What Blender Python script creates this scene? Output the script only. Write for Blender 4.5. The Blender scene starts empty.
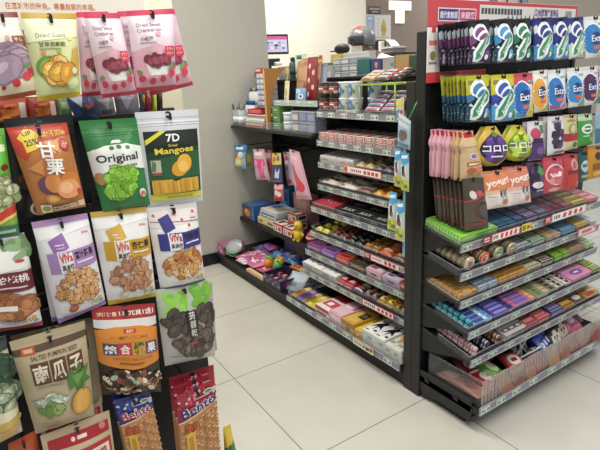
import bpy, math, random
from mathutils import Vector, Matrix
from mathutils.geometry import tessellate_polygon
PI = math.pi
rnd = random.Random(7)
SC = bpy.context.scene
COL = SC.collection

# ------------------------------------------------------------------ camera
FPX, EYE = 500.1, 1.263
RGT = Vector((0.54616743, 0.83623693, -0.04908086))
UPV = Vector((-0.21257451, 0.19503486, 0.95748289))
FWD = Vector((-0.81025503, 0.51251263, -0.28428434))
CAM = Vector((0, 0, EYE))
cd = bpy.data.cameras.new('camera'); cam = bpy.data.objects.new('camera', cd); COL.objects.link(cam)
cd.sensor_width = 36; cd.lens = FPX / 600 * 36; cd.clip_start = .02; cd.clip_end = 60
m3 = Matrix((RGT, UPV, -FWD)).transposed().to_4x4(); m3.translation = CAM
cam.matrix_world = m3
SC.camera = cam

def at(ax, val, px, py):
    """measure: the point of the plane ax=val seen at photo pixel px,py"""
    d = (px - 300) / FPX * RGT - (py - 225) / FPX * UPV + FWD
    i = 'xyz'.index(ax)
    return CAM + d * ((val - CAM[i]) / d[i])

def along(ax, P, px):
    """measure: the coordinate along ax through P that is seen at photo column px"""
    i = 'xyz'.index(ax); k = (px - 300) / FPX
    D = Vector(P) - CAM; D[i] = 0
    g = RGT - k * FWD
    return CAM[i] - D.dot(g) / g[i]

# ------------------------------------------------------------------ materials
def lin(h):
    h = h.lstrip('#'); o = []
    for i in (0, 2, 4):
        c = int(h[i:i + 2], 16) / 255; g = (int(h[0:2], 16) * .3 + int(h[2:4], 16) * .59 + int(h[4:6], 16) * .11) / 255; c = g + (c - g) * .93
        o.append(c / 12.92 if c <= .04045 else ((c + .055) / 1.055) ** 2.4)
    return (*o, 1)
_m = {}
def M(h, rough=.42, metal=0, alpha=1, bump=0, bscale=60, emit=0, noise=0, nscale=8, trans=0):
    k = (h, rough, metal, alpha, bump, bscale, emit, noise, nscale, trans)
    if k in _m: return _m[k]
    m = bpy.data.materials.new('mat_%s_%d' % (h.strip('#'), len(_m))); m.use_nodes = True
    nt = m.node_tree; b = nt.nodes['Principled BSDF']
    b.inputs['Base Color'].default_value = lin(h); b.inputs['Roughness'].default_value = rough
    b.inputs['Metallic'].default_value = metal; b.inputs['Alpha'].default_value = alpha
    if trans: b.inputs['Transmission Weight'].default_value = trans
    if emit: b.inputs['Emission Color'].default_value = lin(h); b.inputs['Emission Strength'].default_value = emit
    if bump or noise:
        tc = nt.nodes.new('ShaderNodeTexCoord'); n = nt.nodes.new('ShaderNodeTexNoise')
        n.inputs['Scale'].default_value = bscale if bump else nscale
        nt.links.new(tc.outputs['Object'], n.inputs['Vector'])
        if bump:
            bp = nt.nodes.new('ShaderNodeBump'); bp.inputs['Strength'].default_value = bump; bp.inputs['Distance'].default_value = .004
            nt.links.new(n.outputs['Fac'], bp.inputs['Height']); nt.links.new(bp.outputs['Normal'], b.inputs['Normal'])
        if noise:
            mx = nt.nodes.new('ShaderNodeMix'); mx.data_type = 'RGBA'; mx.blend_type = 'MULTIPLY'
            mx.inputs['Factor'].default_value = noise; mx.inputs['A'].default_value = lin(h)
            nt.links.new(n.outputs['Color'], mx.inputs['B']) if False else nt.links.new(n.outputs['Fac'], mx.inputs['B'])
            nt.links.new(mx.outputs['Result'], b.inputs['Base Color'])
    _m[k] = m
    return m
def mm(x): return M(x) if isinstance(x, str) else x
BLACK = M('#0f0f10', .5, 0, 1, .15, 300)
BLACK2 = M('#161617', .45)
DARK = M('#0a0a0b', .6)
GREYRAIL = M('#a3a4a8', .25, .1)
ACRYL = M('#c9cfd2', .08, 0, .07)
ACRYL2 = M('#c2c9cd', .12, 0, .2)
WHITE = M('#f2f1ec', .4)
STEEL = M('#9b9ea2', .3, .9)

# ------------------------------------------------------------------ mesh builder
class MB:
    def __init__(s): s.v = []; s.f = []; s.mi = []; s.sm = []; s.mats = []; s.ix = {}
    def m(s, mat):
        mat = mm(mat)
        if mat.name not in s.ix: s.ix[mat.name] = len(s.mats); s.mats.append(mat)
        return s.ix[mat.name]
    def add(s, vs, fs, mat, smooth=False):
        b = len(s.v); i = s.m(mat); s.v += [tuple(q) for q in vs]
        for f in fs: s.f.append([b + k for k in f]); s.mi.append(i); s.sm.append(smooth)
        return s
    def grid(s, P, nu, nv, mat, u0=0, v0=0, u1=1, v1=1, smooth=True, flip=False):
        vs = [P(u0 + (u1 - u0) * i / nu, v0 + (v1 - v0) * j / nv) for j in range(nv + 1) for i in range(nu + 1)]
        fs = []
        for j in range(nv):
            for i in range(nu):
                a = j * (nu + 1) + i; q = [a, a + nu + 1, a + nu + 2, a + 1]
                fs.append(q[::-1] if flip else q)
        return s.add(vs, fs, mat, smooth)
    def box(s, x0, x1, y0, y1, z0, z1, mat, c=.0):
        lo = (min(x0, x1), min(y0, y1), min(z0, z1)); hi = (max(x0, x1), max(y0, y1), max(z0, z1))
        ce = Vector([(a + b) / 2 for a, b in zip(lo, hi)])
        c = min(c, *[(b - a) * .4 for a, b in zip(lo, hi)])
        if c <= 0:
            vs = [(x, y, z) for z in (lo[2], hi[2]) for y in (lo[1], hi[1]) for x in (lo[0], hi[0])]
            return s.add(vs, [(0, 2, 3, 1), (4, 5, 7, 6), (0, 1, 5, 4), (2, 6, 7, 3), (0, 4, 6, 2), (1, 3, 7, 5)], mat)
        vs = []; id = {}
        for sg in [(a, b, d) for a in (0, 1) for b in (0, 1) for d in (0, 1)]:
            for ax in range(3):
                p = []
                for k in range(3):
                    e = (hi if sg[k] else lo)[k]
                    p.append(e if k == ax else e + (-c if sg[k] else c))
                id[sg, ax] = len(vs); vs.append(tuple(p))
        fs = []
        for ax in range(3):
            o = [k for k in range(3) if k != ax]
            for sd in (0, 1):
                q = []
                for a, b in ((0, 0), (1, 0), (1, 1), (0, 1)):
                    sg = [0, 0, 0]; sg[ax] = sd; sg[o[0]] = a; sg[o[1]] = b; q.append(id[tuple(sg), ax])
                fs.append(q)
            for a in (0, 1):
                for b in (0, 1):
                    s0 = [0, 0, 0]; s1 = [0, 0, 0]; s1[ax] = 1
                    s0[o[0]] = s1[o[0]] = a; s0[o[1]] = s1[o[1]] = b
                    fs.append([id[tuple(s0), o[0]], id[tuple(s1), o[0]], id[tuple(s1), o[1]], id[tuple(s0), o[1]]])
        for sg in [(a, b, d) for a in (0, 1) for b in (0, 1) for d in (0, 1)]: fs.append([id[sg, 0], id[sg, 1], id[sg, 2]])
        out = []
        for f in fs:
            p = [Vector(vs[k]) for k in f]; n = (p[1] - p[0]).cross(p[2] - p[0]); m_ = sum(p, Vector()) / len(p)
            out.append(f if n.dot(m_ - ce) > 0 else f[::-1])
        return s.add(vs, out, mat)
    def tube(s, pts, r, mat, n=8, cap=True):
        pts = [Vector(p) for p in pts]; vs = []; fs = []
        rr = r if isinstance(r, (list, tuple)) else [r] * len(pts)
        for i, p in enumerate(pts):
            t = (pts[min(i + 1, len(pts) - 1)] - pts[max(i - 1, 0)]).normalized()
            a = t.cross(Vector((0, 0, 1)));
            if a.length < .05: a = t.cross(Vector((1, 0, 0)))
            a.normalize(); b = t.cross(a)
            for k in range(n):
                w = 2 * PI * k / n; vs.append(p + (a * math.cos(w) + b * math.sin(w)) * rr[i])
        for i in range(len(pts) - 1):
            for k in range(n): fs.append((i * n + k, i * n + (k + 1) % n, (i + 1) * n + (k + 1) % n, (i + 1) * n + k))
        if cap: fs += [tuple(range(n))[::-1], tuple(range(len(vs) - n, len(vs)))]
        return s.add(vs, fs, mat, True)
    def lathe(s, prof, mat, n=20, ax='z', o=(0, 0, 0)):
        vs = []; fs = []
        for r, h in prof:
            for k in range(n):
                w = 2 * PI * k / n; a, b = r * math.cos(w), r * math.sin(w)
                q = {'z': (a, b, h), 'y': (a, h, b), 'x': (h, a, b)}[ax]
                vs.append((q[0] + o[0], q[1] + o[1], q[2] + o[2]))
        for i in range(len(prof) - 1):
            for k in range(n): fs.append((i * n + k, i * n + (k + 1) % n, (i + 1) * n + (k + 1) % n, (i + 1) * n + k))
        if prof[0][0] > 0: fs.append(tuple(range(n))[::-1])
        if prof[-1][0] > 0: fs.append(tuple(range(len(vs) - n, len(vs))))
        return s.add(vs, fs, mat, True)
    def prism(s, poly, a0, a1, mat, ax='y'):
        n = len(poly); f = {'y': lambda p, a: (p[0], a, p[1]), 'x': lambda p, a: (a, p[0], p[1]), 'z': lambda p, a: (p[0], p[1], a)}[ax]
        vs = [f(p, a0) for p in poly] + [f(p, a1) for p in poly]
        fs = [tuple(range(n)), tuple(range(2 * n - 1, n - 1, -1))] + [(i, n + i, n + (i + 1) % n, (i + 1) % n) for i in range(n)]
        return s.add(vs, fs, mat)
    def ball(s, c, r, mat, n=12, m_=8):
        r = r if isinstance(r, tuple) else (r, r, r)
        return s.grid(lambda u, v: (c[0] + r[0] * math.sin(PI * v) * math.cos(2 * PI * u), c[1] + r[1] * math.sin(PI * v) * math.sin(2 * PI * u), c[2] + r[2] * math.cos(PI * v)), n, m_, mat)
    def mesh(s, name='part'):
        me = bpy.data.meshes.new(name); me.from_pydata(s.v, [], s.f)
        for x in s.mats: me.materials.append(x)
        me.polygons.foreach_set('material_index', s.mi); me.polygons.foreach_set('use_smooth', s.sm)
        me.update(); return me

# ------------------------------------------------------------------ lettering
_t = {}
def tmesh(txt, bold):
    k = (txt, bold)
    if k not in _t:
        c = bpy.data.curves.new('lettering', 'FONT'); c.body = txt; c.resolution_u = 2; c.offset = bold
        o = bpy.data.objects.new('lettering', c); me = o.to_mesh()
        v = [(q.co.x, q.co.y) for q in me.vertices]; f = [tuple(p.vertices) for p in me.polygons]
        o.to_mesh_clear(); bpy.data.objects.remove(o); bpy.data.curves.remove(c)
        xs = [q[0] for q in v] or [0, 1]; ys = [q[1] for q in v] or [0, 1]
        a, b = min(xs), max(xs); e, g = min(ys), max(ys)
        _t[k] = ([((x - a) / (b - a + 1e-9), 1 - (y - e) / (g - e + 1e-9)) for x, y in v], f)
    return _t[k]

class Print:
    """prints flat artwork onto a surface P(u, v, off); u to the right, v downward"""
    def __init__(s, mb, P, W, H, eps=.0005, n=1): s.mb = mb; s.P = P; s.W = W; s.H = H; s.k = 0; s.eps = eps; s.n = n
    def off(s): return s.eps * (1 + (.45 if s.n > 1 else .27) * s.k)
    def put(s, uv, fs, mat):
        uv = list(uv); fs = list(fs)
        if s.n > 1:   # follow the curve of the bag: split long edges
            lim = .055; st = []
            for f in fs:
                for i in range(1, len(f) - 1): st.append((f[0], f[i], f[i + 1]))
            out = []; mid = {}
            while st:
                t = st.pop(); d = [(abs(uv[t[i]][0] - uv[t[(i + 1) % 3]][0]) + abs(uv[t[i]][1] - uv[t[(i + 1) % 3]][1]), i) for i in range(3)]
                m, i = max(d)
                if m < lim: out.append(t); continue
                a, b, c = t[i], t[(i + 1) % 3], t[(i + 2) % 3]; k = (min(a, b), max(a, b))
                if k not in mid: mid[k] = len(uv); uv.append(((uv[a][0] + uv[b][0]) / 2, (uv[a][1] + uv[b][1]) / 2))
                st += [(a, mid[k], c), (mid[k], b, c)]
            fs = out
        o = s.off(); s.mb.add([s.P(u, v, o) for u, v in uv], fs, mat, True)
    def R(s, u0, v0, u1, v1, mat):
        s.k += .5; a = max(1, int(s.n * abs(u1 - u0) + .9)); b = max(1, int(s.n * abs(v1 - v0) + .9)); off = s.off()
        s.mb.grid(lambda u, v: s.P(u, v, off), a, b, mat, u0, v0, u1, v1)
    def E(s, cu, cv, ru, rv, mat, rot=0, seg=16):
        s.k += .5 if ru >= .06 else .06; c, d = math.cos(math.radians(rot)), math.sin(math.radians(rot)); uv = [(cu, cv)]
        rings = (1,) if ru < .12 else (.5, 1)
        for q in rings:
            for i in range(seg):
                w = 2 * PI * i / seg; x, y = ru * s.W * math.cos(w) * q, rv * s.H * math.sin(w) * q
                uv.append((cu + (x * c - y * d) / s.W, cv + (x * d + y * c) / s.H))
        fs = [(0, 1 + (i + 1) % seg, 1 + i) for i in range(seg)]
        if len(rings) > 1: fs += [(1 + i, 1 + (i + 1) % seg, 1 + seg + (i + 1) % seg, 1 + seg + i) for i in range(seg)]
        s.put(uv, fs, mat)
    def P_(s, pts, mat):
        s.k += .5; s.put(pts, [tuple(t) for t in tessellate_polygon([[Vector((u, v, 0)) for u, v in pts]])], mat)
    def T(s, txt, u0, v0, u1, v1, mat, rot=0, bold=.012):
        s.k += .5; uv, fs = tmesh(txt, bold); cu, cv = (u0 + u1) / 2, (v0 + v1) / 2
        c, d = math.cos(math.radians(rot)), math.sin(math.radians(rot)); o = []
        for a, b in uv:
            x, y = (a - .5) * (u1 - u0) * s.W, (b - .5) * (v1 - v0) * s.H
            o.append((cu + (x * c - y * d) / s.W, cv + (x * d + y * c) / s.H))
        s.put(o, fs, mat)
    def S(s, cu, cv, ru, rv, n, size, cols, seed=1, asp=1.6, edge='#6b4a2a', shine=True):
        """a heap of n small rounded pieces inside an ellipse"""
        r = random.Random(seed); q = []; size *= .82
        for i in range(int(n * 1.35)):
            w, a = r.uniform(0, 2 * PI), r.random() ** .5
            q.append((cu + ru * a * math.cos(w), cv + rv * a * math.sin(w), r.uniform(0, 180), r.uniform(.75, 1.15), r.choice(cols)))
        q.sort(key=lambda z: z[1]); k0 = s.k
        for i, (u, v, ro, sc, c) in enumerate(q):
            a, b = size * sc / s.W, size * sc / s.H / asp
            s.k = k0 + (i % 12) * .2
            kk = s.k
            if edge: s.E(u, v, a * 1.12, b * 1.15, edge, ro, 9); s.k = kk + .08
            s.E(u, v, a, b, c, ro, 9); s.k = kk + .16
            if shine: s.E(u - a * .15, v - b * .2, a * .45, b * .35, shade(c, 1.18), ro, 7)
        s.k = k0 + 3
    def go(s, art):
        for a in art:
            k = a[0]
            if k == 'R': s.R(*a[1:])
            elif k == 'E': s.E(*a[1:])
            elif k == 'P': s.P_(*a[1:])
            elif k == 'T': s.T(*a[1:])
            elif k == 'S': s.S(*a[1:-1], **a[-1]) if isinstance(a[-1], dict) else s.S(*a[1:])
def shade(h, k):
    h = h.lstrip('#'); return '#' + ''.join('%02x' % max(0, min(255, int(int(h[i:i + 2], 16) * k + (8 if k > 1 else 0)))) for i in (0, 2, 4))

def cname(h):
    import colorsys
    h = h.lstrip('#'); r, g, b = [int(h[i:i + 2], 16) / 255 for i in (0, 2, 4)]; hh, s, v = colorsys.rgb_to_hsv(r, g, b); hh *= 360
    if v < .22: return 'black'
    if s < .13: return 'white' if v > .8 else 'grey'
    n = 'red' if hh < 14 or hh > 345 else 'brown' if hh < 46 and v < .62 else 'orange' if hh < 36 else 'yellow' if hh < 66 else 'green' if hh < 165 else 'blue' if hh < 255 else 'purple' if hh < 300 else 'pink'
    return ('pale ' if s < .3 else 'dark ' if v < .45 else '') + n
# ------------------------------------------------------------------ objects
def tag(o, label=None, cat=None, group=None, kind=None):
    if label: o['label'] = label
    if cat: o['category'] = cat
    if group: o['group'] = group
    if kind: o['kind'] = kind
    return o
def ob(name, mesh, parent=None, loc=(0, 0, 0), rz=0):
    if isinstance(mesh, MB): mesh = mesh.mesh(name)
    o = bpy.data.objects.new(name, mesh); COL.objects.link(o); o.location = loc; o.rotation_euler = (0, 0, rz)
    if parent: o.parent = parent
    return o
def empty(name, loc=(0, 0, 0), rz=0):
    o = bpy.data.objects.new(name, None); o.empty_display_size = .05; COL.objects.link(o); o.location = loc; o.rotation_euler = (0, 0, rz); return o
def struct(name, mb): return tag(ob(name, mb), kind='structure')
def spawn(name, kit, loc, rz, label, cat, group=None, rot=None, scale=None):
    """a thing from a kit: [(part name, mesh, index of the parent part or None, label)]; copies share meshes"""
    if len(kit) == 1: root = ob(name, kit[0][1], None, loc, rz)
    else:
        root = empty(name, loc, rz); made = []
        for k in kit:
            c = ob(k[0], k[1], root if k[2] is None else made[k[2]]); made.append(c)
            if len(k) > 3 and k[3]: c['label'] = k[3]
    if rot: root.rotation_euler = (rot[0], rot[1], rz + rot[2])
    if scale: root.scale = scale
    return tag(root, label, cat, group)
def K(*parts):
    out = []
    for p in parts:
        n, mb = p[0], p[1]
        out.append((n, mb.mesh(n) if isinstance(mb, MB) else mb, p[2] if len(p) > 2 else None, p[3] if len(p) > 3 else None))
    return out

# ------------------------------------------------------------------ kinds of goods
def pouch(quad, t, base, art=(), seal=None, sv=.07, bseal=None, shape=None, seed=1, rough=.36, zip_=None, nu=14, nv=20, hole=True, hole_u=.5):
    """a filled bag hanging by its top edge. quad: TL, TR, BR, BL as (x, z) from the hanging point; faces -y"""
    (ax, az), (bx, bz), (cx, cz), (dx, dz) = quad; r = random.Random(seed)
    ph = [(r.uniform(0, 6), r.uniform(4, 11), r.uniform(3, 9), r.uniform(.05, .11)) for _ in range(4)]
    def P(u, v, off=0):
        x0, z0 = ax + (dx - ax) * v, az + (dz - az) * v; x1, z1 = bx + (cx - bx) * v, bz + (cz - bz) * v
        k = shape(v) if shape else 1; q = .5 + (u - .5) * k
        w = max(0., math.sin(PI * min(1, max(0, u)))) ** .55
        vv = min(1, max(0, (v - sv * .6) / (1 - sv * .6)))
        pr = min(1, vv * 3.2) ** .8 * (min(1, (1 - vv) * 6) ** .6)
        wr = sum(a * math.sin(f * u * 1.3 + g * v + h) for h, f, g, a in ph) * w * pr
        return (x0 + (x1 - x0) * q, -(t * w * pr * (1 + wr) + off), z0 + (z1 - z0) * q)
    W = ((bx - ax) ** 2 + (bz - az) ** 2) ** .5; H = ((dx - ax) ** 2 + (dz - az) ** 2) ** .5
    bag = MB(); bm = M(base, rough, 0, 1, .25, 45) if isinstance(base, str) else base
    bag.grid(lambda u, v: P(u, v), nu, nv, bm)
    bag.grid(lambda u, v: (P(u, v)[0], -.35 * P(u, v)[1] + .0004, P(u, v)[2]), nu // 2, nv // 2, bm, flip=True)
    Print(bag, P, W, H, .0007, 13).go(art)
    kit = [('bag', bag.mesh('bag'), None, None)]
    if seal:
        s = MB(); Print(s, P, W, H, .0005, 14).R(0.0, 0.0, 1, sv, M(seal, .35))
        kit.append(('top_seal', s.mesh('top_seal'), None, '%s sealed top edge' % cname(seal) if isinstance(base, str) and cname(seal) != cname(base) else None))
        if hole:
            h = MB(); q = Print(h, P, W, H, .0016); q.E(hole_u, sv * .55, .05, .05 * W / H, '#26221f'); kit.append(('hang_hole', h.mesh('hang_hole'), 1, None))
    if bseal:
        s = MB(); Print(s, P, W, H, .0009, 14).R(0, .945, 1, 1, M(bseal, .35)); kit.append(('bottom_seal', s.mesh('bottom_seal'), None, '%s sealed bottom edge' % cname(bseal)))
    if zip_:
        s = MB(); q = Print(s, P, W, H, .0008, 10); q.R(0, sv + .03, 1, sv + .05, M(zip_, .25)); q.R(0, sv + .065, 1, sv + .075, M(zip_, .25)); kit.append(('zip_strip', s.mesh('zip_strip'), None, None))
    return kit

def carton(w, d, h, base, front=(), top=(), side=(), c=.0015, lid=None, rough=.4):
    """a closed box x 0..w, y 0..d (front at y = 0), z 0..h"""
    b = MB(); b.box(0, w, 0, d, 0, h, M(base, rough), c)
    Print(b, lambda u, v, o: (u * w, -o, h - v * h), w, h, .0003).go(front)
    Print(b, lambda u, v, o: (u * w, d - v * d, h + o), w, d, .0003).go(top)
    Print(b, lambda u, v, o: (-o, d - u * d, h - v * h), d, h, .0003).go(side)
    Print(b, lambda u, v, o: (w + o, u * d, h - v * h), d, h, .0003).go(side)
    return [('carton', b.mesh('carton'), None, None)]

def roll(w, d, h, cols, band=None):
    """a wrapped sweet roll lying front to back with twisted paper ends"""
    b = MB(); r = min(w, h) / 2; n = 10; L = len(cols)
    for i, c in enumerate(cols):
        y0, y1 = d * (.03 + .94 * i / L), d * (.03 + .94 * (i + 1) / L)
        b.lathe([(r, y0), (r, y1)] if 0 < i < L - 1 else ([(r * .55, 0), (r * .92, y0), (r, y0 + .004), (r, y1)] if i == 0 else [(r, y0), (r, y1 - .004), (r * .92, y1), (r * .55, d)]), M(c, .35), n, 'y', (w / 2, 0, r))
    return [('roll', b.mesh('roll'), None, None)]

def tin(R, d, cols, art=()):
    """a round flat tin standing on its rim, lid to the front"""
    b = MB(); b.lathe([(R * .96, 0), (R, .002), (R, d * .55)], M(cols[0], .3, .5), 24, 'y', (R, 0, R))
    l = MB(); l.lathe([(R * .985, -.003), (R * 1.02, -.001), (R * 1.02, d * .0)], M(cols[1], .3, .5), 24, 'y', (R, 0, R))
    l.lathe([(R * 1.0, d * .55), (R * .97, d)], M(cols[0], .3, .6), 24, 'y', (R, 0, R))
    p = Print(l, lambda u, v, o: (u * 2 * R, -.003 - o, 2 * R - v * 2 * R), 2 * R, 2 * R, .0003); p.go(art)
    return [('can', b.mesh('can'), None, None), ('lid', l.mesh('lid'), None, None)]

def pillow(w, d, h, base, art=(), rough=.3, ends=None, seed=2):
    """a sealed flow-wrap packet lying on the shelf, crimped ends at x = 0 and x = w"""
    b = MB(); r = random.Random(seed); a1, a2 = r.uniform(0, 6), r.uniform(0, 6)
    def P(u, v, o=0):
        e = max(0, math.sin(PI * u)) ** .45; f = max(0, math.sin(PI * v)) ** .5
        return (u * w, d - v * d, h * .5 + h * .5 * e * f * (1 + .1 * math.sin(7 * u + a1) * math.sin(5 * v + a2)) + o)
    b.grid(lambda u, v: P(u, v), 10, 8, M(base, rough, 0, 1, .2, 60))
    b.grid(lambda u, v: (P(u, v)[0], P(u, v)[1], h - P(u, v)[2]), 8, 6, M(base, rough), flip=True)
    Print(b, P, w, d, .0006, 8).go(art)
    kit = [('wrapper', b.mesh('wrapper'), None, None)]
    if ends:
        for k in (0, 1):
            s = MB(); Print(s, P, w, d, .0008, 6).R(.0 if k == 0 else .93, 0, .07 if k == 0 else 1, 1, M(ends, .3)); kit.append(('crimp', s.mesh('crimp'), None, None))
    return kit

def hook(L):
    """flat black peg hook, origin at the panel, running along -y for L, with a turned-up tip"""
    a = MB(); a.box(-.0025, .0025, -L, 0, -.003, .003, BLACK2, .001); t = MB()
    t.box(-.0026, .0026, -L - .003, -L + .002, -.006, .008, BLACK2, .0015); p = MB(); p.box(-.014, .014, -.004, .002, -.02, .012, BLACK2, .001)
    return K(('arm', a), ('tip', t), ('mounting_plate', p))
ORD = ['first', 'second', 'third', 'fourth', 'fifth', 'sixth', 'seventh', 'eighth', 'ninth', 'tenth', 'eleventh', 'twelfth', 'thirteenth', 'fourteenth']

# ================================================================== the setting
def floor_mat():
    m = bpy.data.materials.new('glossy_floor_tiles'); m.use_nodes = True; nt = m.node_tree; b = nt.nodes['Principled BSDF']; L = nt.links.new
    g = nt.nodes.new('ShaderNodeNewGeometry'); sp = nt.nodes.new('ShaderNodeSeparateXYZ'); L(g.outputs['Position'], sp.inputs[0])
    def math_(op, a, bb=None):
        n = nt.nodes.new('ShaderNodeMath'); n.operation = op
        for i, x in enumerate((a, bb)):
            if x is None: continue
            if isinstance(x, (int, float)): n.inputs[i].default_value = x
            else: L(x, n.inputs[i])
        return n.outputs[0]
    def line(o, off):
        t = math_('FRACT', math_('DIVIDE', math_('ADD', o, off), .598))
        return math_('LESS_THAN', math_('ABSOLUTE', math_('SUBTRACT', t, .5)), .0032)
    j = math_('MAXIMUM', line(sp.outputs['X'], 1.803 + .299 + 5.98), line(sp.outputs['Y'], -.757 + .299 + 5.98))
    n1 = nt.nodes.new('ShaderNodeTexNoise'); n1.inputs['Scale'].default_value = 2.2; n1.inputs['Detail'].default_value = 6; L(g.outputs['Position'], n1.inputs['Vector'])
    cr = nt.nodes.new('ShaderNodeValToRGB'); cr.color_ramp.elements[0].color = lin('#b9b6aa'); cr.color_ramp.elements[1].color = lin('#c9c6bb')
    cr.color_ramp.elements[0].position = .3; cr.color_ramp.elements[1].position = .7; L(n1.outputs['Fac'], cr.inputs[0])
    mx = nt.nodes.new('ShaderNodeMix'); mx.data_type = 'RGBA'; L(j, mx.inputs['Factor']); L(cr.outputs[0], mx.inputs['A']); mx.inputs['B'].default_value = lin('#77736a')
    L(mx.outputs['Result'], b.inputs['Base Color'])
    n2 = nt.nodes.new('ShaderNodeTexNoise'); n2.inputs['Scale'].default_value = 9; L(g.outputs['Position'], n2.inputs['Vector'])
    r = nt.nodes.new('ShaderNodeMapRange'); r.inputs['To Min'].default_value = .16; r.inputs['To Max'].default_value = .3; L(n2.outputs['Fac'], r.inputs['Value']); L(r.outputs[0], b.inputs['Roughness'])
    return m
f = MB(); f.box(-8, 3.5, -2.5, 11, -.06, 0, floor_mat()); struct('floor', f)
WALLM = M('#c4c1b2', .75, 0, 1, .1, 40, 0, 0)
w = MB(); w.box(-3.62, -3.2, 1.176, 1.835, 0, 2.9, WALLM, .004); struct('wall_column', w)
w = MB(); w.box(-3.2, -3.188, 1.17, 1.835, 0, .085, M('#16161a', .4), .002); w.box(-3.62, -3.188, 1.164, 1.176, 0, .085, M('#16161a', .4), .002); struct('baseboard_column', w)
w = MB(); w.box(-3.75, -3.6, -2.5, 1.2, 0, 2.9, M('#f6ebca', .75)); struct('wall_side', w)
w = MB(); w.box(-5.8, -5.6, 1.2, 4.77, 0, 3.2, M('#f1ecdd', .75)); struct('wall_back', w)
w = MB(); w.box(-5.8, -5.595, 4.77, 7.55, 0, 3.2, M('#8a7c74', .7)); struct('wall_taupe', w)
w = MB(); w.box(-5.8, -5.6, 7.55, 11, 0, 3.2, M('#dfd3bd', .75)); struct('wall_far', w)

# ================================================================== fixtures
def tagmesh(w=.05, h=.022):
    b = MB(); b.box(-w / 2, w / 2, -.001, 0, -h / 2, h / 2, M('#cfdccd', .4))
    p = Print(b, lambda u, v, o: ((u - .5) * w, -.001 - o, (.5 - v) * h), w, h, .0002)
    p.R(.02, .05, .98, .2, '#bfe0c0'); p.R(.08, .35, .4, .5, '#5d6460'); p.R(.08, .6, .48, .78, '#3b403e'); p.E(.8, .58, .13, .27, '#1c8a4e')
    return b.mesh('price_tag')
TAG = tagmesh()
GREYRAIL = M('#8b8993', .3, .1)
def shelf(root, inv, rz, s0, s1, z, front, back, frame, tags=.11, seed=1, tilt=0, tray=True, railz=.03, toff=.03):
    """a black shelf board with a grey price rail along its front; z is the rail's bottom; built in world axes, parented to root"""
    L = s1 - s0
    loc = (s0, front, z) if frame == 'G' else (front, s0, z)
    D = abs(back - front)
    b = MB(); b.box(0, L, .006, D, .008, railz - .01, BLACK, .002)
    b.box(0, L, .004, .02, .0, .01, BLACK2)
    for x in (0.006, L - .006):   # side brackets
        b.prism([(.02, .008), (D, .008), (D, -.07), (D - .03, -.075), (.06, -.002)], x - .003, x + .003, BLACK, 'x')
    s = ob('shelf', b, root, loc, rz); s.matrix_parent_inverse = inv; s.rotation_euler = (tilt, 0, rz)
    r = MB(); r.box(0, L, -.002, .003, 0, railz, GREYRAIL, .001); r.box(0, L, -.005, .001, 0, .0025, M('#a9a8b0', .25), .001); r.box(0, L, -.004, .001, railz - .0015, railz + .0005, M('#9a99a2', .25), .0005)
    ob('price_rail', r, s)
    q = random.Random(seed); x = toff
    while x < L - .03:
        o = ob('price_tag', TAG, s, (x, -.0025, railz / 2)); x += tags * q.uniform(.75, 1.2)
    return s

# --- the long aisle gondola (front faces -y)
g = empty('gondola_unit', (-2.245, 1.30, 0)); tag(g, 'long black shelving gondola against the column, full of sweets and toys', 'shelving')
gi = Matrix.Translation((-2.245, 1.30, 0)).inverted()
def gp(name, b, parent=g):
    o = ob(name, b, parent); o.matrix_parent_inverse = gi if parent is g else Matrix(); return o
b = MB(); b.box(-3.19, -1.29, 1.835, 1.865, 0, 1.235, BLACK, .003); gp('back_panel', b)
b = MB(); b.box(-3.19, -1.29, 1.80, 1.90, 1.235, 1.25, BLACK2, .003); gp('top_cap', b)
b = MB(); b.box(-1.318, -1.272, 1.30, 2.2, 0, 1.228, M('#1d1d1d', .5, 0, 1, .1, 200), .003); gp('end_panel', b)
b = MB(); b.box(-3.19, -1.318, 1.31, 1.835, 0, .062, DARK, .002); gp('kick_plinth', b)
b = MB(); b.box(-3.19, -1.318, 1.292, 1.835, .062, .088, BLACK, .003); gp('base_deck', b)
for x in (-2.222, -3.17): b = MB(); b.box(x - .015, x + .015, 1.81, 1.85, .08, 1.235, BLACK2, .002); gp('upright', b)
class Sh: pass
def S_(frame, s0, s1, z, front, back, name, tags=.11, seed=1, root=None, inv=None, top=.022, tilt=0):
    o = Sh(); o.frame = frame; o.s0 = s0; o.s1 = s1; o.z = z + top; o.zr = z + .03; o.front = front; o.back = back; o.name = name; o.tilt = tilt
    o.ob = shelf(root, inv, 0 if frame == 'G' else PI / 2, s0, s1, z, front, back, frame, tags, seed, tilt)
    return o
GX0, GX1 = -2.205, -1.32
GS = [S_('G', GX0, GX1, z, y, 1.83, n, .105, i + 3, g, gi, .022, (0, .1, .11, .11, .12, .11, .09, .05, 0)[i]) for i, (z, y, n) in enumerate([
    (.078, 1.284, "gondola's bottom tray"), (.218, 1.388, "gondola's lowest shelf"), (.318, 1.425, "gondola's second shelf"), (.418, 1.462, "gondola's third shelf"),
    (.554, 1.474, "gondola's fourth shelf"), (.669, 1.524, "gondola's fifth shelf"), (.789, 1.532, "gondola's sixth shelf"), (.906, 1.528, "gondola's seventh shelf"), (1.055, 1.534, "gondola's top shelf")])]
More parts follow.
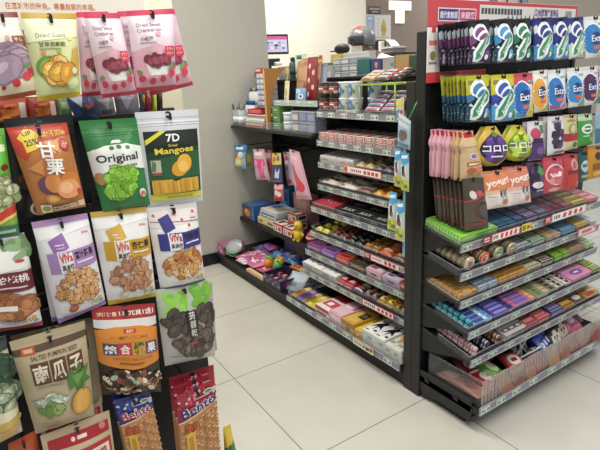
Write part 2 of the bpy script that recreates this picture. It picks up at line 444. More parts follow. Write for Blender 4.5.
# plain shelves of the wall-side bay
b = MB(); b.box(-3.19, -2.235, 1.505, 1.83, .285, .315, BLACK, .003); gp('toy_shelf', b)
b = MB(); b.box(-3.19, -2.21, 1.495, 1.83, .945, .966, BLACK2, .003); gp('stationery_shelf', b)
sp = gp('upper_shelf', (lambda b: (b.box(-2.66, -2.2, 1.545, 1.83, 1.118, 1.128, M('#51585c', .2, 0, .7), .001), b)[1])(MB()))
r = MB(); r.box(-2.655, -2.205, 1.538, 1.545, 1.105, 1.137, M('#b9c3bd', .25, 0, .8), .001); gp('price_rail', r)
for k in range(4):
    o = ob('price_tag', TAG, sp); o.location = (-2.60 + k * .11, 1.5372, 1.121)
for x, y0 in ((-3.1, 1.58), (-2.6, 1.6)):
    pass
rb = MB(); rb.box(-3.15, -2.26, 1.80, 1.815, .80, .825, BLACK2, .002); gp('hook_rail', rb)

# --- the endcap (front faces +x, built facing -y and turned)
e = empty('endcap_unit', (-1.236, 1.30, 0)); tag(e, 'black endcap unit with gum pouches above five sloping price-railed shelves', 'shelving')
ei = Matrix.Translation((-1.236, 1.30, 0)).inverted()
def ep(name, b, parent=e):
    o = ob(name, b, parent); o.matrix_parent_inverse = ei; return o
EY0, EY1 = 1.306, 2.20
b = MB(); b.box(-1.262, -1.236, 1.325, 2.18, .1, 1.385, BLACK, .002)
ep('back_panel', b)
for y in (1.312, 2.188): b = MB(); b.box(-1.272, -1.228, y - .012, y + .012, 0, 1.385, BLACK2, .003); ep('upright', b)
b = MB(); b.box(-1.236, -.97, EY0, EY1, .07, .10, BLACK, .003); b.box(-1.236, -.98, EY0, EY0 + .006, .03, .125, BLACK2, .002); b.box(-1.236, -.98, EY1 - .006, EY1, .03, .125, BLACK2, .002); ep('base_deck', b)
b = MB(); b.box(-1.236, -1.02, EY0 + .02, EY1 - .02, 0, .07, DARK, .002); ep('kick_plinth', b)
for y in (EY0 - .002, EY1 + .002):
    for x in (-1.19, -1.05): b = MB(); b.box(x - .012, x + .012, y - .002, y + .002, .085, .1, DARK, .003); ep('bracket_slot', b)
ES = [S_('E', EY0, EY1, z, x, -1.236, n, .115, i + 31, e, ei, .022, (0, .2, .2, .2, .2, .22)[i]) for i, (z, x, n) in enumerate([
    (.08, -.945, "endcap's bottom bin"), (.248, -.997, "endcap's lowest shelf"), (.352, -1.012, "endcap's second shelf"), (.455, -1.052, "endcap's third shelf"),
    (.558, -1.056, "endcap's fourth shelf"), (.662, -1.060, "endcap's top shelf")])]
for s in ES[1:]:   # side lip
    pass

# --- acrylic guards
def guard(sh, s0, s1, h, depth, label, ribs=0):
    t = empty('acrylic_guard', (0, 0, 0)); G = sh.frame == 'G'
    L = s1 - s0; t.location = (s0, sh.front + .006, sh.z) if G else (sh.front - .006, s0, sh.z); t.rotation_euler = (sh.tilt, 0, 0 if G else PI / 2)
    b = MB(); b.box(0, L, 0, .002, 0, h, ACRYL if h < .09 else M('#d9cdc6', .1, 0, .16)); b.box(0, L, -.0004, .0024, h - .003, h, ACRYL2); ob('front_panel', b, t)
    if depth:
        for x in ((0, L) if L > .5 else (0,)):
            b = MB(); b.box(x - .001, x + .001, .002, depth, 0, h, ACRYL); b.box(x - .0013, x + .0013, .002, depth, h - .003, h, ACRYL2); ob('side_panel', b, t)
        if ribs:
            b = MB(); b.box(0, L, depth, depth + .002, 0, h * .9, ACRYL); ob('back_panel', b, t)
    for k in range(ribs):
        b = MB(); x = (k + .5) * L / ribs; b.box(x - .0008, x + .0008, .003, .010, .003, h * .92, M('#d8d2cc', .2, 0, .4)); ob('rib', b, t)
    return tag(t, label, 'guard')
guard(ES[0], EY0 + .02, EY1 - .02, .105, .25, 'clear ribbed acrylic bin with candy bags along the endcap base', 44)
for s in ES[1:]: guard(s, EY0 + .004, EY1 - .004, .022, .15, 'clear low acrylic lip along the %s' % s.name)
for i, s in enumerate(GS): guard(s, GX0 + .004, GX1 - .004, (.032, .04, .035, .032, .03, .028, .028, .026, .02)[i], .2, 'clear low acrylic lip along the %s' % s.name)

# --- red promotion board behind the top gum pouches
p = empty('promotion_board', (-1.225, 1.30, 1.22)); tag(p, 'red and white redemption promotion board behind the top row of gum', 'sign')
def bp(P0, P1): return (P1[1] - P0[1], P1[2] - P0[2])
b = MB(); b.box(0, .006, .0, .86, .175, .262, M('#c8464d', .4), .001); b.box(0, .006, .0, .30, 0, .035, M('#d2413f', .4), .001); b.box(0, .005, 0, .06, .03, .18, M('#e9e4df', .4), .001)
ob('board', b, p)
a = MB(); q = Print(a, lambda u, v, o: (.006 + o, u * .86, .262 - v * .087), .86, .087, .0004)
q.R(.05, .3, .27, .78, '#e9d5d6'); q.R(.055, .34, .165, .74, '#3d3f86'); q.R(.17, .34, .265, .74, '#b8456d'); q.T('超代軟軟超', .062, .42, .16, .68, '#f2eef4'); q.T('來銀密', .178, .42, .26, .68, '#f2dfe6')
q.R(.29, .14, .985, .95, '#dcd9d6')
for k in range(13): q.R(.3 + k * .021, .25, .316 + k * .021, .48, '#4b4b4f')
for k in range(9): c = ['#7a3d5a', '#3a6b86', '#3c7a55', '#3b3f77', '#6b7a8a'][k % 5]; q.P_([(.46 + k * .03, .9), (.475 + k * .03, .45), (.49 + k * .03, .9)], c)
q.T('口3包購買任意商品', .66, .2, .84, .5, '#5a4a86'); q.T('2.9.5', .68, .55, .9, .9, '#d0333c'); q.R(.9, .25, .95, .5, '#8a9a9a')
q2 = Print(a, lambda u, v, o: (.006 + o, u * .30, .035 - v * .035), .30, .035, .0004); q2.T('買紙製作款好品口好大口', .2, .3, .8, .75, '#f4e6d6')
q3 = Print(a, lambda u, v, o: (.005 + o, u * .06, .18 - v * .15), .06, .15, .0004); q3.R(.1, .3, .7, .4, '#e07a70'); q3.E(.4, .62, .22, .1, '#8a8048'); q3.R(.1, .75, .7, .8, '#8a8a80'); q3.R(.3, .02, .6, .14, '#c6403c')
ob('printed_face', a, p)

# ================================================================== gum pouches hanging on the endcap (face +x)
def quad_from(px, X, up=None):
    """photo corners TL TR BR BL -> local quad and world hanging point on the plane x = X"""
    w = [at('x', X, *p) for p in px]; o = (w[0] + w[1]) / 2
    return [(q.y - o.y, q.z - o.z) for q in w], o
def rectq(w, h): return [(-w / 2, 0), (w / 2, 0), (w / 2, -h), (-w / 2, -h)]
def air(bg, b2, ring, top=None, leaf='#3fae7a'):
    a = [('P', [(.0, .38), (.2, .3), (.26, .5), (.02, .58)], ring), ('P', [(.01, .2), (.12, .14), (.2, .22), (.1, .34), (.02, .36)], '#c4ced4'), ('P', [(.0, .66), (.12, .58), (.24, .68), (.18, .94), (.0, .97)], '#d5dde0'), ('P', [(.03, .76), (.1, .68), (.17, .72), (.12, .9), (.04, .92)], '#2f8f5e')]
    if b2: a.append(('P', [(0, .98), (0, .62), (.5, .72), (1, .5), (1, .98)], b2))
    if top: a += [('R', 0, .07, 1, .22, top), ('P', [(0, .22), (1, .22), (.55, .3), (0, .42)], top), ('P', [(.06, .19), (.1, .1), (.3, .1), (.26, .19)], '#7a7f46')]
    a += [('P', [(.08, .93), (.1, .72), (.36, .5), (.56, .38), (.62, .2), (.72, .2), (.97, .42), (.9, .56), (.62, .68), (.44, .9), (.3, .96)], '#e6efef'),
          ('P', [(.16, .89), (.2, .73), (.48, .52), (.66, .38), (.74, .28), (.9, .42), (.82, .53), (.54, .66), (.36, .86)], '#2f8f5e'),
          ('E', .42, .27, .33, .17, '#e9f0f2', -20), ('E', .43, .29, .25, .115, ring, -20), ('E', .5, .36, .26, .09, '#e9f0f2', -25), ('E', .52, .38, .2, .055, ring, -25),
          ('T', 'Airwaves', .2, .55, .86, .66, '#eef6f0', -52),
          ('E', .74, .8, .13, .1, leaf), ('E', .68, .86, .1, .06, '#dfeef0'), ('E', .86, .86, .08, .06, shade(leaf, .7)), ('R', .08, .955, .6, .975, '#8a9296')]
    return a
def exta(c1, c2, c3, top=None):
    return ([('R', 0, .07, 1, .24, top)] if top else []) + [('P', [(.98, .45), (.98, .98), (.35, .98), (.7, .75)], c2), ('E', .34, .55, .46, .40, '#e8eff3', 0), ('E', .32, .55, .42, .37, c1, 0), ('P', [(.02, .98), (.02, .85), (.5, .9), (.5, .98)], c3),
            ('E', .42, .52, .26, .15, '#1d3f86'), ('T', 'Extra', .2, .44, .88, .6, '#f2f6f8'), ('R', .3, .7, .66, .78, '#e06a4c'), ('R', .62, .16, .9, .2, '#9aa4a8'), ('E', .8, .8, .12, .09, c2)]
HX = -1.082
def hung(rows, X, z_off=0):
    for (pxq, name, label, cat, group, base, art, t, n, opts) in rows:
        q, o = quad_from(pxq, X)
        opts = dict(opts); step = opts.pop('step', .019)
        kit = pouch(q, t, base, art, seed=rnd.randint(1, 99), **opts)
        for k in range(n):
            lab = label if k == 0 else '%s, %s behind' % (label.replace('front ', ''), ORD[k - 1])
            r_ = random.Random(k * 7 + int(o.y * 1000))
            spawn(name, kit, (o.x - k * step, o.y + (r_.uniform(-.003, .003) if k else 0), o.z + (r_.uniform(-.003, .002) if k else 0)), PI / 2, lab, cat, group, rot=(0, r_.uniform(-.03, .03) if k else 0, r_.uniform(-.06, .06) if k else 0))
        spawn('peg_hook', hook(abs(X + 1.236) + .012), (-1.236, o.y, o.z - .008), PI / 2, ' '.join(('hook of the ' + label.replace('front ', '')).split()[:15]), 'hook', 'peg hooks on the endcap')
GT = 'gum pouches on the endcap hooks'
def bx(x0, x1, y0, y1, sl=-1.5): return [(x0, y0), (x1, y0 + sl), (x1 + .5, y1 + sl * 1.6), (x0 + 1.5, y1)]
hung([
 (bx(468, 489, 20.5, 65), 'gum_pouch', 'front black and purple gum pouch, top row by the upright', 'gum', GT, '#17151b', air('#17151b', '#3a2046', '#7c3c78', None, '#7a4a86'), .012, 8, dict(seal='#131217', step=.0165)),
 (bx(493, 512, 20, 64), 'gum_pouch', 'front black and sky-blue gum pouch, top row', 'gum', GT, '#131a20', air('#131a20', '#1d3d58', '#3c8ac0', None, '#5ab0dc'), .012, 3, dict(seal='#14181c')),
 (bx(512, 530, 19.5, 63), 'gum_pouch', 'front black and green gum pouch, top row', 'gum', GT, '#161d1a', air('#161d1a', '#1d3328', '#2a7a52', None, '#49a070'), .012, 3, dict(seal='#151a18')),
 (bx(532.5, 552, 18.5, 62), 'gum_pouch', 'front navy gum pouch with blue foot, top row beside the green one', 'gum', GT, '#2a3078', air('#2a3078', '#3f86c0', '#333a8a'), .012, 2, dict(seal='#262a66')),
 (bx(552, 567.5, 18, 61), 'gum_pouch', 'front slim navy gum pouch with sky-blue foot, top row', 'gum', GT, '#252c70', air('#252c70', '#4a9ad0', '#2f3784'), .012, 2, dict(seal='#232860')),
 (bx(567, 583, 18, 60), 'gum_pouch', 'front navy gum pouch with pale yellow-green foot, top row', 'gum', GT, '#34398a', air('#34398a', '#c6cfae', '#3a4292', None, '#d8d070'), .012, 2, dict(seal='#303478')),
 (bx(583.5, 604, 17, 59), 'gum_pouch', 'front white gum pouch with large blue oval, top row end', 'gum', GT, '#dfe3e2', exta('#2f80c4', '#d8c860', '#dfe3e2'), .012, 2, dict(seal='#d8dcdc')),
 (bx(465, 488.5, 76, 123), 'gum_pouch', 'front teal and black gum pouch with yellow-green header, second row', 'gum', GT, '#142430', air('#142430', '#1d4a66', '#3d7aa8', '#b9b62a', '#5ab0dc'), .012, 7, dict(seal='#b3b02a', step=.0165)),
 (bx(490, 513.5, 75.5, 123), 'gum_pouch', 'front royal-blue gum pouch with yellow-green header, second row', 'gum', GT, '#2f46a0', air('#2f46a0', '#4a9ad0', '#3850b0', '#c6c030'), .012, 3, dict(seal='#bfba2c')),
 (bx(513.5, 532, 74, 119), 'gum_pouch', 'front blue-oval gum pouch with red header, second row', 'gum', GT, '#cfd8dc', exta('#2a6cb8', '#cdbf4a', '#4a90c8', '#c9505a'), .012, 3, dict(seal='#c04850')),
 (bx(532.5, 547, 71, 113), 'gum_pouch', 'front orange-oval gum pouch, second row', 'gum', GT, '#e6e4da', exta('#e2a23c', '#b8c050', '#d8cf90'), .012, 2, dict(seal='#dedcd2')),
 (bx(547.5, 565, 70.5, 111), 'gum_pouch', 'front white gum pouch with blue oval and pink corner, second row', 'gum', GT, '#dde2e6', exta('#3578c0', '#d68ab0', '#9a5aa0'), .012, 3, dict(seal='#d4d8dc')),
 (bx(567, 583, 68.5, 108), 'gum_pouch', 'front white gum pouch with blue oval and green leaf corner, second row', 'gum', GT, '#dfe5e8', exta('#3a8acc', '#7ab07a', '#dfe5e8'), .012, 3, dict(seal='#d8dcde')),
 (bx(582.5, 598, 67, 106), 'gum_pouch', 'front white gum pouch with deep purple oval, second row', 'gum', GT, '#dcdde0', exta('#54305c', '#6a9a6a', '#dcdde0'), .012, 2, dict(seal='#d4d5d8')),
 (bx(598.5, 612, 66, 104), 'gum_pouch', 'front red and white gum pouch at the second row end', 'gum', GT, '#cfa0a0', exta('#c03a48', '#d88a8a', '#cf6a70'), .012, 2, dict(seal='#d4c8c8')),
], HX)
# --- third row: bottle-shaped candy bags, drop-shaped gummies, small bags
def bottle(v):
    if v < .12: return .52
    if v < .3: return .52 + .3 * math.sin((v - .12) / .18 * PI / 2)
    if v < .5: return .82 - .1 * math.sin((v - .3) / .2 * PI)
    return min(1, .82 + .3 * (v - .5))
def drop(v): return .3 + .7 * math.sin(v / .6 * PI / 2) ** 1.2 if v < .6 else max(.12, (1 - ((v - .6) / .402) ** 2)) ** .5
def bottle_art(c, k): return [('R', .12, .02, .88, .12, '#c0202c'), ('R', .1, .3, .9, .315, shade(c, .8)), ('E', .5, .5, .2, .07, '#dfd3dc'), ('E', .5, .5, .13, .045, '#8a6ab0'), ('R', .2, .62, .82, .7, k), ('R', .26, .645, .76, .68, '#f4e8e0'), ('E', .36, .8, .18, .07, k), ('E', .7, .8, .16, .07, shade(k, 1.15)), ('R', .2, .9, .8, .93, shade(c, .85))]
q, o = quad_from([(456, 132), (478, 130.5), (482.5, 179), (458, 181)], -1.075)
kt = pouch(q, .016, '#d0b083', bottle_art('#d0b083', '#b8603c'), shape=bottle, seed=5); kp = pouch(q, .016, '#e0aeba', bottle_art('#e0aeba', '#cf5a70'), shape=bottle, seed=6)
for k in range(8):
    tan = k < 3
    spawn('candy_bag', kt if tan else kp, (o.x - k * .0185, o.y + rnd.uniform(-.003, .003) * (k > 0), o.z), PI / 2, ('front tan bottle-shaped candy bag with red cap, third row' if k == 0 else '%s %s bottle-shaped candy bag with red cap, behind the front one' % (ORD[k] if tan else ORD[k - 3], 'tan' if tan else 'pink')), 'candy', 'bottle-shaped candy bags', rot=(0, rnd.uniform(-.05, .05), 0))
spawn('peg_hook', hook(.17), (-1.236, o.y, o.z - .004), PI / 2, 'black peg hook carrying the bottle-shaped candy bags', 'hook', 'peg hooks on the endcap')
def kororo(c, d, lf): return [('E', .5, .54, .43, .4, d), ('E', .5, .53, .38, .35, c)] + [('E', .5 + .26 * math.cos(a), .5 + .2 * math.sin(a), .14, .1, shade(c, 1.25 if i % 2 else .75)) for i, a in enumerate([k * PI / 4 for k in range(8)])] + [('P', [(.32, .22), (.5, .12), (.7, .2), (.5, .26)], lf), ('E', .24, .8, .1, .07, shade(c, 1.3)), ('T', 'コロロ', .12, .46, .9, .62, '#f4f4ee', 0, .03), ('R', .3, .72, .7, .76, '#d8d8c8')]
CT = 'candy bags on the endcap hooks'
hung([
 ([(474, 127), (507, 125.5), (507.5, 165), (475.5, 167)], 'gummy_bag', 'front drop-shaped purple grape gummy bag edged in gold, third row', 'candy', CT, '#c8a83a', kororo('#4b2e78', '#2a2030', '#5a8a3c'), .02, 2, dict(shape=drop)),
 ([(501, 126), (531, 124.5), (532, 160), (503, 162)], 'gummy_bag', 'front drop-shaped lime green muscat gummy bag, third row', 'candy', CT, '#b8b430', kororo('#8aa828', '#5f8a24', '#d8d24a'), .02, 2, dict(shape=drop)),
 ([(527, 122), (542.5, 121), (544, 159), (528, 161)], 'candy_bag', 'front white and purple candy bag beside the lime gummy drop', 'candy', CT, '#dcd4dc', [('R', 0, .5, 1, .98, '#53306a'), ('E', .4, .3, .3, .14, '#c04868'), ('R', .2, .42, .85, .55, '#3a2448'), ('E', .6, .75, .2, .1, '#7a5a96'), ('R', .7, .1, .95, .3, '#3f8a4c')], .012, 2, dict(seal='#d8d0d8')),
 ([(547.5, 117), (563.5, 116), (564, 153), (547, 156)], 'candy_bag', 'front white candy bag printed with a bunch of dark grapes', 'candy', CT, '#dedce0', [('S', .5, .5, .3, .34, 34, .012, ['#4b3858', '#5a4468', '#3c2c4a'], {'asp': 1.0, 'edge': '#2c2036'}), ('R', .2, .1, .8, .15, '#9a94a0'), ('R', .3, .9, .9, .95, '#8a5a4a')], .012, 3, dict(seal='#d8d6da')),
 ([(563, 115), (576.5, 114), (577.5, 148), (564, 151)], 'candy_bag', 'front cream candy bag with red band and green emblem', 'candy', CT, '#cfc89a', [('R', 0, .52, 1, .74, '#b03038'), ('E', .5, .4, .3, .16, '#8a9a5a'), ('E', .5, .4, .2, .11, '#d8d0a0'), ('R', .2, .14, .8, .2, '#a08a5a'), ('E', .6, .85, .15, .08, '#4a7a34')], .012, 2, dict(seal='#b8ac78')),
 ([(577.5, 114.5), (592, 113.5), (592.5, 144), (578, 147)], 'candy_bag', 'front green candy bag with white round emblem', 'candy', CT, '#3d9a3c', [('R', 0, .06, 1, .2, '#b8d0b0'), ('E', .5, .46, .38, .16, '#dfeee0'), ('E', .5, .46, .26, .1, '#2f7a3c'), ('R', .24, .43, .76, .48, '#eef4ee'), ('E', .7, .8, .14, .08, '#7ac05a'), ('R', .2, .66, .6, .7, '#bfe0b0')], .012, 2, dict(seal='#a8c0a0')),
 ([(595, 113), (609, 112), (609, 141), (595, 144)], 'candy_bag', 'front pale blue candy bag at the third row end', 'candy', CT, '#8ab0c8', [('R', 0, .5, 1, .98, '#4a7a9a'), ('E', .5, .4, .3, .2, '#dce6ea')], .012, 1, dict(seal='#9abcd0')),
], HX)
q, o = quad_from([(462, 179), (483, 177.5), (489, 227), (465, 231)], -1.07)
kb = pouch(q, .017, M('#62574a', .24, .35, 1, .9, 26), [('P', [(0, .08), (1, .07), (1, .25), (0, .42)], '#4a4038'), ('P', [(0, .42), (1, .25), (1, .29), (0, .46)], '#a8404a'), ('E', .3, .3, .12, .08, '#d8ccc8'), ('E', .6, .28, .16, .06, '#c04a58'), ('E', .68, .62, .34, .22, '#8a4a4a'), ('E', .68, .62, .3, .19, '#3c3630'), ('E', .7, .62, .2, .12, '#5a5048'), ('R', 0, .84, 1, .89, '#8a3a3a')], seal='#4a4036', seed=8)
for k in range(8):
    spawn('candy_bag', kb, (o.x - k * .0185, o.y + rnd.uniform(-.003, .003) * (k > 0), o.z), PI / 2, 'front dark olive-brown candy bag with red stripe, fourth row' if k == 0 else 'dark olive-brown candy bag, %s behind the front one' % ORD[k - 1], 'candy', 'dark olive-brown candy bags', rot=(0, rnd.uniform(-.04, .04), 0))
spawn('peg_hook', hook(.17), (-1.236, o.y, o.z - .004), PI / 2, 'black peg hook carrying the olive-brown candy bags', 'hook', 'peg hooks on the endcap')
yog = lambda c, c2: [('R', 0, .08, 1, .5, c), ('P', [(0, .5), (1, .5), (.6, .56), (0, .6)], c2), ('T', 'yogurt', .04, .2, .98, .44, '#f6ece4', -6, .03), ('T', '吸吸', .5, .5, .84, .72, '#3c3638', 0, .03), ('E', .72, .84, .12, .07, '#e0703c'), ('R', .1, .66, .4, .68, '#b0aaa6'), ('R', .1, .74, .46, .75, '#b0aaa6'), ('R', .1, .8, .4, .81, '#b0aaa6'), ('R', .6, .76, .84, .79, '#8a8482')]
hung([
 ([(483, 172), (507.5, 169.5), (510, 206), (485, 210)], 'yogurt_gummy_bag', 'front orange and white yogurt gummy bag nearest the brown bags', 'candy', CT, '#e6e0d8', yog('#e08654', '#ecc0a0'), .013, 2, dict(seal='#d87c50')),
 ([(507, 168), (528, 166), (531, 202), (509.5, 206)], 'yogurt_gummy_bag', 'front coral and white yogurt gummy bag beside the purple grape bag', 'candy', CT, '#e8dcd8', yog('#df8068', '#ecb8a8'), .013, 2, dict(seal='#d87860')),
 ([(526, 163), (542, 162), (544, 196), (528.5, 199)], 'candy_bag', 'front dark purple grape candy bag with green leaf, fourth row', 'candy', CT, '#43305a', [('S', .45, .45, .36, .3, 24, .016, ['#39284e', '#54406c', '#2c2038'], {'asp': 1, 'edge': '#1f162a'}), ('P', [(.5, .25), (.7, .1), (.95, .2), (.9, .35), (.65, .38)], '#4a9a48'), ('E', .5, .62, .34, .1, '#e0d8e4'), ('R', .3, .76, .8, .8, '#b8a8c0')], .013, 2, dict(seal='#5a3a58')),
 ([(542.5, 158), (562.5, 156), (564, 190), (544, 194)], 'candy_bag', 'front red candy bag with a white ring and lettering, fourth row', 'candy', CT, '#c4485a', [('E', .48, .48, .44, .3, '#e6d8d6'), ('E', .48, .48, .39, .265, '#d2505a'), ('P', [(.2, .46), (.26, .42), (.3, .5), (.34, .42), (.4, .5), (.48, .42), (.56, .5), (.64, .4), (.76, .42), (.7, .54), (.3, .56)], '#f4e6e4'), ('E', .3, .66, .15, .09, '#e89a88'), ('E', .62, .68, .17, .09, '#d86a6a'), ('E', .4, .9, .3, .06, '#e8b0a8'), ('R', .4, .24, .7, .3, '#4a5a8a')], .013, 2, dict(seal='#b8404e')),
 ([(563, 155), (577.5, 153.5), (578, 187), (564, 191)], 'candy_bag', 'front red strawberry candy bag, fourth row', 'candy', CT, '#bf4444', [('E', .6, .3, .26, .17, '#dfa89a', -30), ('E', .6, .3, .18, .11, '#c8605a', -30), ('R', .15, .44, .85, .54, '#8a2c30'), ('R', .1, .6, .9, .9, '#c8403c'), ('R', .55, .78, .85, .86, '#d88a80')], .013, 3, dict(seal='#b04044')),
 ([(578, 152), (587.5, 151), (587.5, 180), (579, 183)], 'candy_bag', 'front small teal-green candy bag, fourth row', 'candy', CT, '#28564e', [('E', .5, .48, .4, .2, '#b8ccd0'), ('R', .2, .4, .8, .5, '#3a6a8a'), ('R', .1, .75, .9, .85, '#a8a880')], .011, 1, dict(seal='#244a44')),
 ([(588, 147), (604, 145), (604, 176), (587, 180)], 'candy_bag', 'front amber candy bag with dark round emblem, fourth row end', 'candy', CT, '#c88a2c', [('E', .5, .3, .2, .12, '#3c3028'), ('R', .2, .52, .9, .72, '#8a5a24'), ('E', .4, .84, .2, .08, '#d8b05a')], .012, 2, dict(seal='#b87c28')),
], -1.075)

# ================================================================== goods on the endcap shelves
def row(sh, p0, p1, kitf, dep, h, name, label, cat, group, across=1, deep=1, high=1, gap=.0008, inset=.010, jit=.0015, zs=0, s=None):
    """rows of one kind on a shelf: kitf(width) makes the kit; extent is measured along the shelf front"""
    G = sh.frame == 'G'
    if s: a, b = s
    else:
        if G: a, b = [along('x', (0, sh.front + inset, sh.zr), p) for p in (p0, p1)]
        else: a, b = [along('y', (sh.front - inset, 0, sh.zr), p) for p in (p0, p1)]
    a = max(a, sh.s0 + .008); b = min(b, sh.s1 - .005)
    w = (b - a) / across - gap; kit = kitf(w); r = random.Random(int(a * 1e4))
    for i in range(across):
        for j in range(deep):
            for k in range(high):
                s_ = a + i * (w + gap) + r.uniform(0, jit) * .3; d = inset + j * (dep + gap * 1.5) + r.uniform(0, jit) * .4; z = sh.z + zs + k * (h + .0004)
                dd = d * math.cos(sh.tilt) - (z - sh.z) * math.sin(sh.tilt); zz = sh.z + d * math.sin(sh.tilt) + (z - sh.z) * math.cos(sh.tilt)
                loc = (s_, sh.front + dd, zz) if G else (sh.front - dd, s_, zz)
                pos = []
                if deep > 1: pos.append('front' if j == 0 else ORD[j] + ' back')
                if across > 1: pos.append('column ' + ['one', 'two', 'three', 'four'][i])
                if high > 1: pos.append(['lower', 'upper'][k])
                lab = label + (', ' + ' '.join(pos) if pos else '') + ', ' + sh.name
                spawn(name, kit, loc, 0 if G else PI / 2, lab, cat, group, rot=(sh.tilt, 0, r.uniform(-.01, .01)))
def stick(w_, c, top=(), d=.016, h=.03, side=()): return carton(w_, d, h, c, [('R', .1, .25, .6, .7, shade(c, 1.5)), ('R', .7, .1, .95, .9, shade(c, .7))], top, side, .001)
def gum(c, c2, d=.075, h=.014, band='#e8e8e8'):
    return lambda w: carton(w, d, h, c, [('R', .1, .2, .9, .8, c2)], [('R', .05, .05, .95, .28, c2), ('R', .15, .38, .85, .62, band), ('R', .2, .45, .8, .55, c), ('R', .05, .78, .95, .92, c2)], [('R', .04, .2, .96, .5, c2)], .0012)
E5, E4, E3, E2, E1, E0 = ES[5], ES[4], ES[3], ES[2], ES[1], ES[0]
def rw(sh, p0, p1, c, c2, name, label, across, deep, high=1, d=.034, h=.014, band='#e8e8e8', **k):
    row(sh, p0, p1, gum(c, c2, d, h, band), d, h, name, label, 'sweets', label + ' packs', across, deep, high, **k)
row(E5, 458, 486, lambda w: carton(w, .0125, .03, '#7cc63c', [('R', .06, .2, .5, .75, '#a8e070'), ('R', .6, .15, .94, .85, '#4a9a2c')], [('R', .04, .2, .96, .5, '#98d85c')], [('R', .1, .1, .9, .5, '#a4e06a')], .001), .0125, .03, 'gum_pack', 'bright green gum pack', 'gum', 'bright green gum packs', 1, 12)
rw(E5, 486.5, 497, '#5f9a3c', '#9cc870', 'gum_pack', 'olive green gum pack', 1, 4, 1, .034, .026)
rw(E5, 497.5, 515, '#1f4258', '#3f7a98', 'gum_pack', 'teal-blue gum pack', 2, 4, 1, .034, .026, '#2f5f7a')
rw(E5, 515.5, 524, '#22304c', '#45608c', 'gum_pack', 'midnight blue gum pack', 1, 4, 1, .034, .026, '#8a9ac0')
rw(E5, 524.5, 537, '#3a2a48', '#8a6a98', 'gum_pack', 'plum gum pack', 1, 4, 1, .034, .026, '#c8b8d0')
rw(E5, 537.5, 548, '#3c4252', '#6a7086', 'gum_pack', 'slate grey gum pack', 1, 4, 1, .034, .026, '#a8b0c0')
rw(E5, 548.5, 562, '#4a2438', '#8a4058', 'gum_pack', 'maroon gum pack', 2, 4, 1, .034, .022, '#a86a80')
rw(E5, 562.5, 572, '#5a2028', '#a0404a', 'gum_pack', 'dark red gum pack', 1, 4, 1, .034, .022, '#b88a80')
rw(E5, 572.5, 586.5, '#b09428', '#5a4a20', 'gum_pack', 'mustard yellow gum pack', 1, 4, 1, .034, .022, '#e0cc60')
rw(E5, 587, 601, '#c23a4c', '#e08a90', 'gum_pack', 'crimson gum pack', 1, 5, 1, .03, .02)
# fourth shelf: tins on their rims, then boxes
def tins(p0, n, cols, art, label, R=.026, d=.024):
    y = along('y', (E4.front - .02, 0, E4.z + R), p0) - R
    kit = tin(R, d, cols, art)
    for j in range(n):
        spawn('gum_tin', kit, (E4.front - .012 - j * (d + .001) * .98, max(y, E4.s0 + .008), E4.z + .001 + (.012 + j * (d + .001)) * math.sin(E4.tilt)), PI / 2, '%s, %s, %s' % (label, 'front' if j == 0 else ORD[j] + ' from front', E4.name), 'sweets tin', label + 's', rot=(E4.tilt, 0, 0))
tins(466, 7, ['#b9a98a', '#d8cdb4'], [('E', .5, .5, .44, .44, '#cfc4ae'), ('E', .55, .6, .26, .24, '#b85a4a'), ('R', .25, .3, .75, .4, '#8a7a66'), ('E', .36, .66, .12, .1, '#8a9a5a')], 'champagne-gold round sweets tin')
tins(481, 5, ['#c6a890', '#d8632e'], [('E', .5, .5, .44, .44, '#d8542c'), ('E', .5, .5, .34, .34, '#d8b8a0'), ('E', .42, .55, .18, .2, '#b84038'), ('R', .3, .3, .7, .38, '#a83a30')], 'orange-red round sweets tin')
tins(495, 5, ['#b8b090', '#d2c49a'], [('E', .5, .5, .44, .44, '#5f8a5a'), ('E', .5, .5, .32, .32, '#9ab088'), ('R', .3, .34, .7, .46, '#3f6a48'), ('E', .5, .64, .16, .12, '#cfd8b8')], 'green-lidded round sweets tin')
tins(508, 5, ['#b8a890', '#d8c8a8'], [('E', .5, .5, .44, .44, '#c8a890'), ('E', .5, .5, .34, .34, '#8a7468'), ('R', .28, .36, .72, .5, '#dccfc0'), ('E', .5, .66, .18, .12, '#b88a70')], 'beige round sweets tin')
def bxs(sh, p0, p1, c, c2, label, across, deep, high=1, d=.036, h=.022, band='#e4e4e0', name='sweets_box'): row(sh, p0, p1, gum(c, c2, d, h, band), d, h, name, label, 'sweets', label + 'es', across, deep, high)
bxs(E4, 516, 530, '#b4b8bc', '#5a626a', 'silver sweets box', 2, 4)
bxs(E4, 530.5, 545, '#3c7a48', '#d0d8cc', 'green sweets box', 1, 5, 1, .03)
bxs(E4, 545.5, 560, '#b08a3a', '#d8cfb8', 'bronze sweets box', 2, 4)
bxs(E4, 560.5, 576, '#2f6a9a', '#7ab8dc', 'deep blue sweets box', 1, 5, 1, .03)
bxs(E4, 576.5, 589, '#d2b23c', '#a87a28', 'golden yellow sweets box', 2, 4)
bxs(E4, 589.5, 601, '#8fb8d8', '#d8e4ec', 'pale blue sweets box', 1, 5, 1, .03)
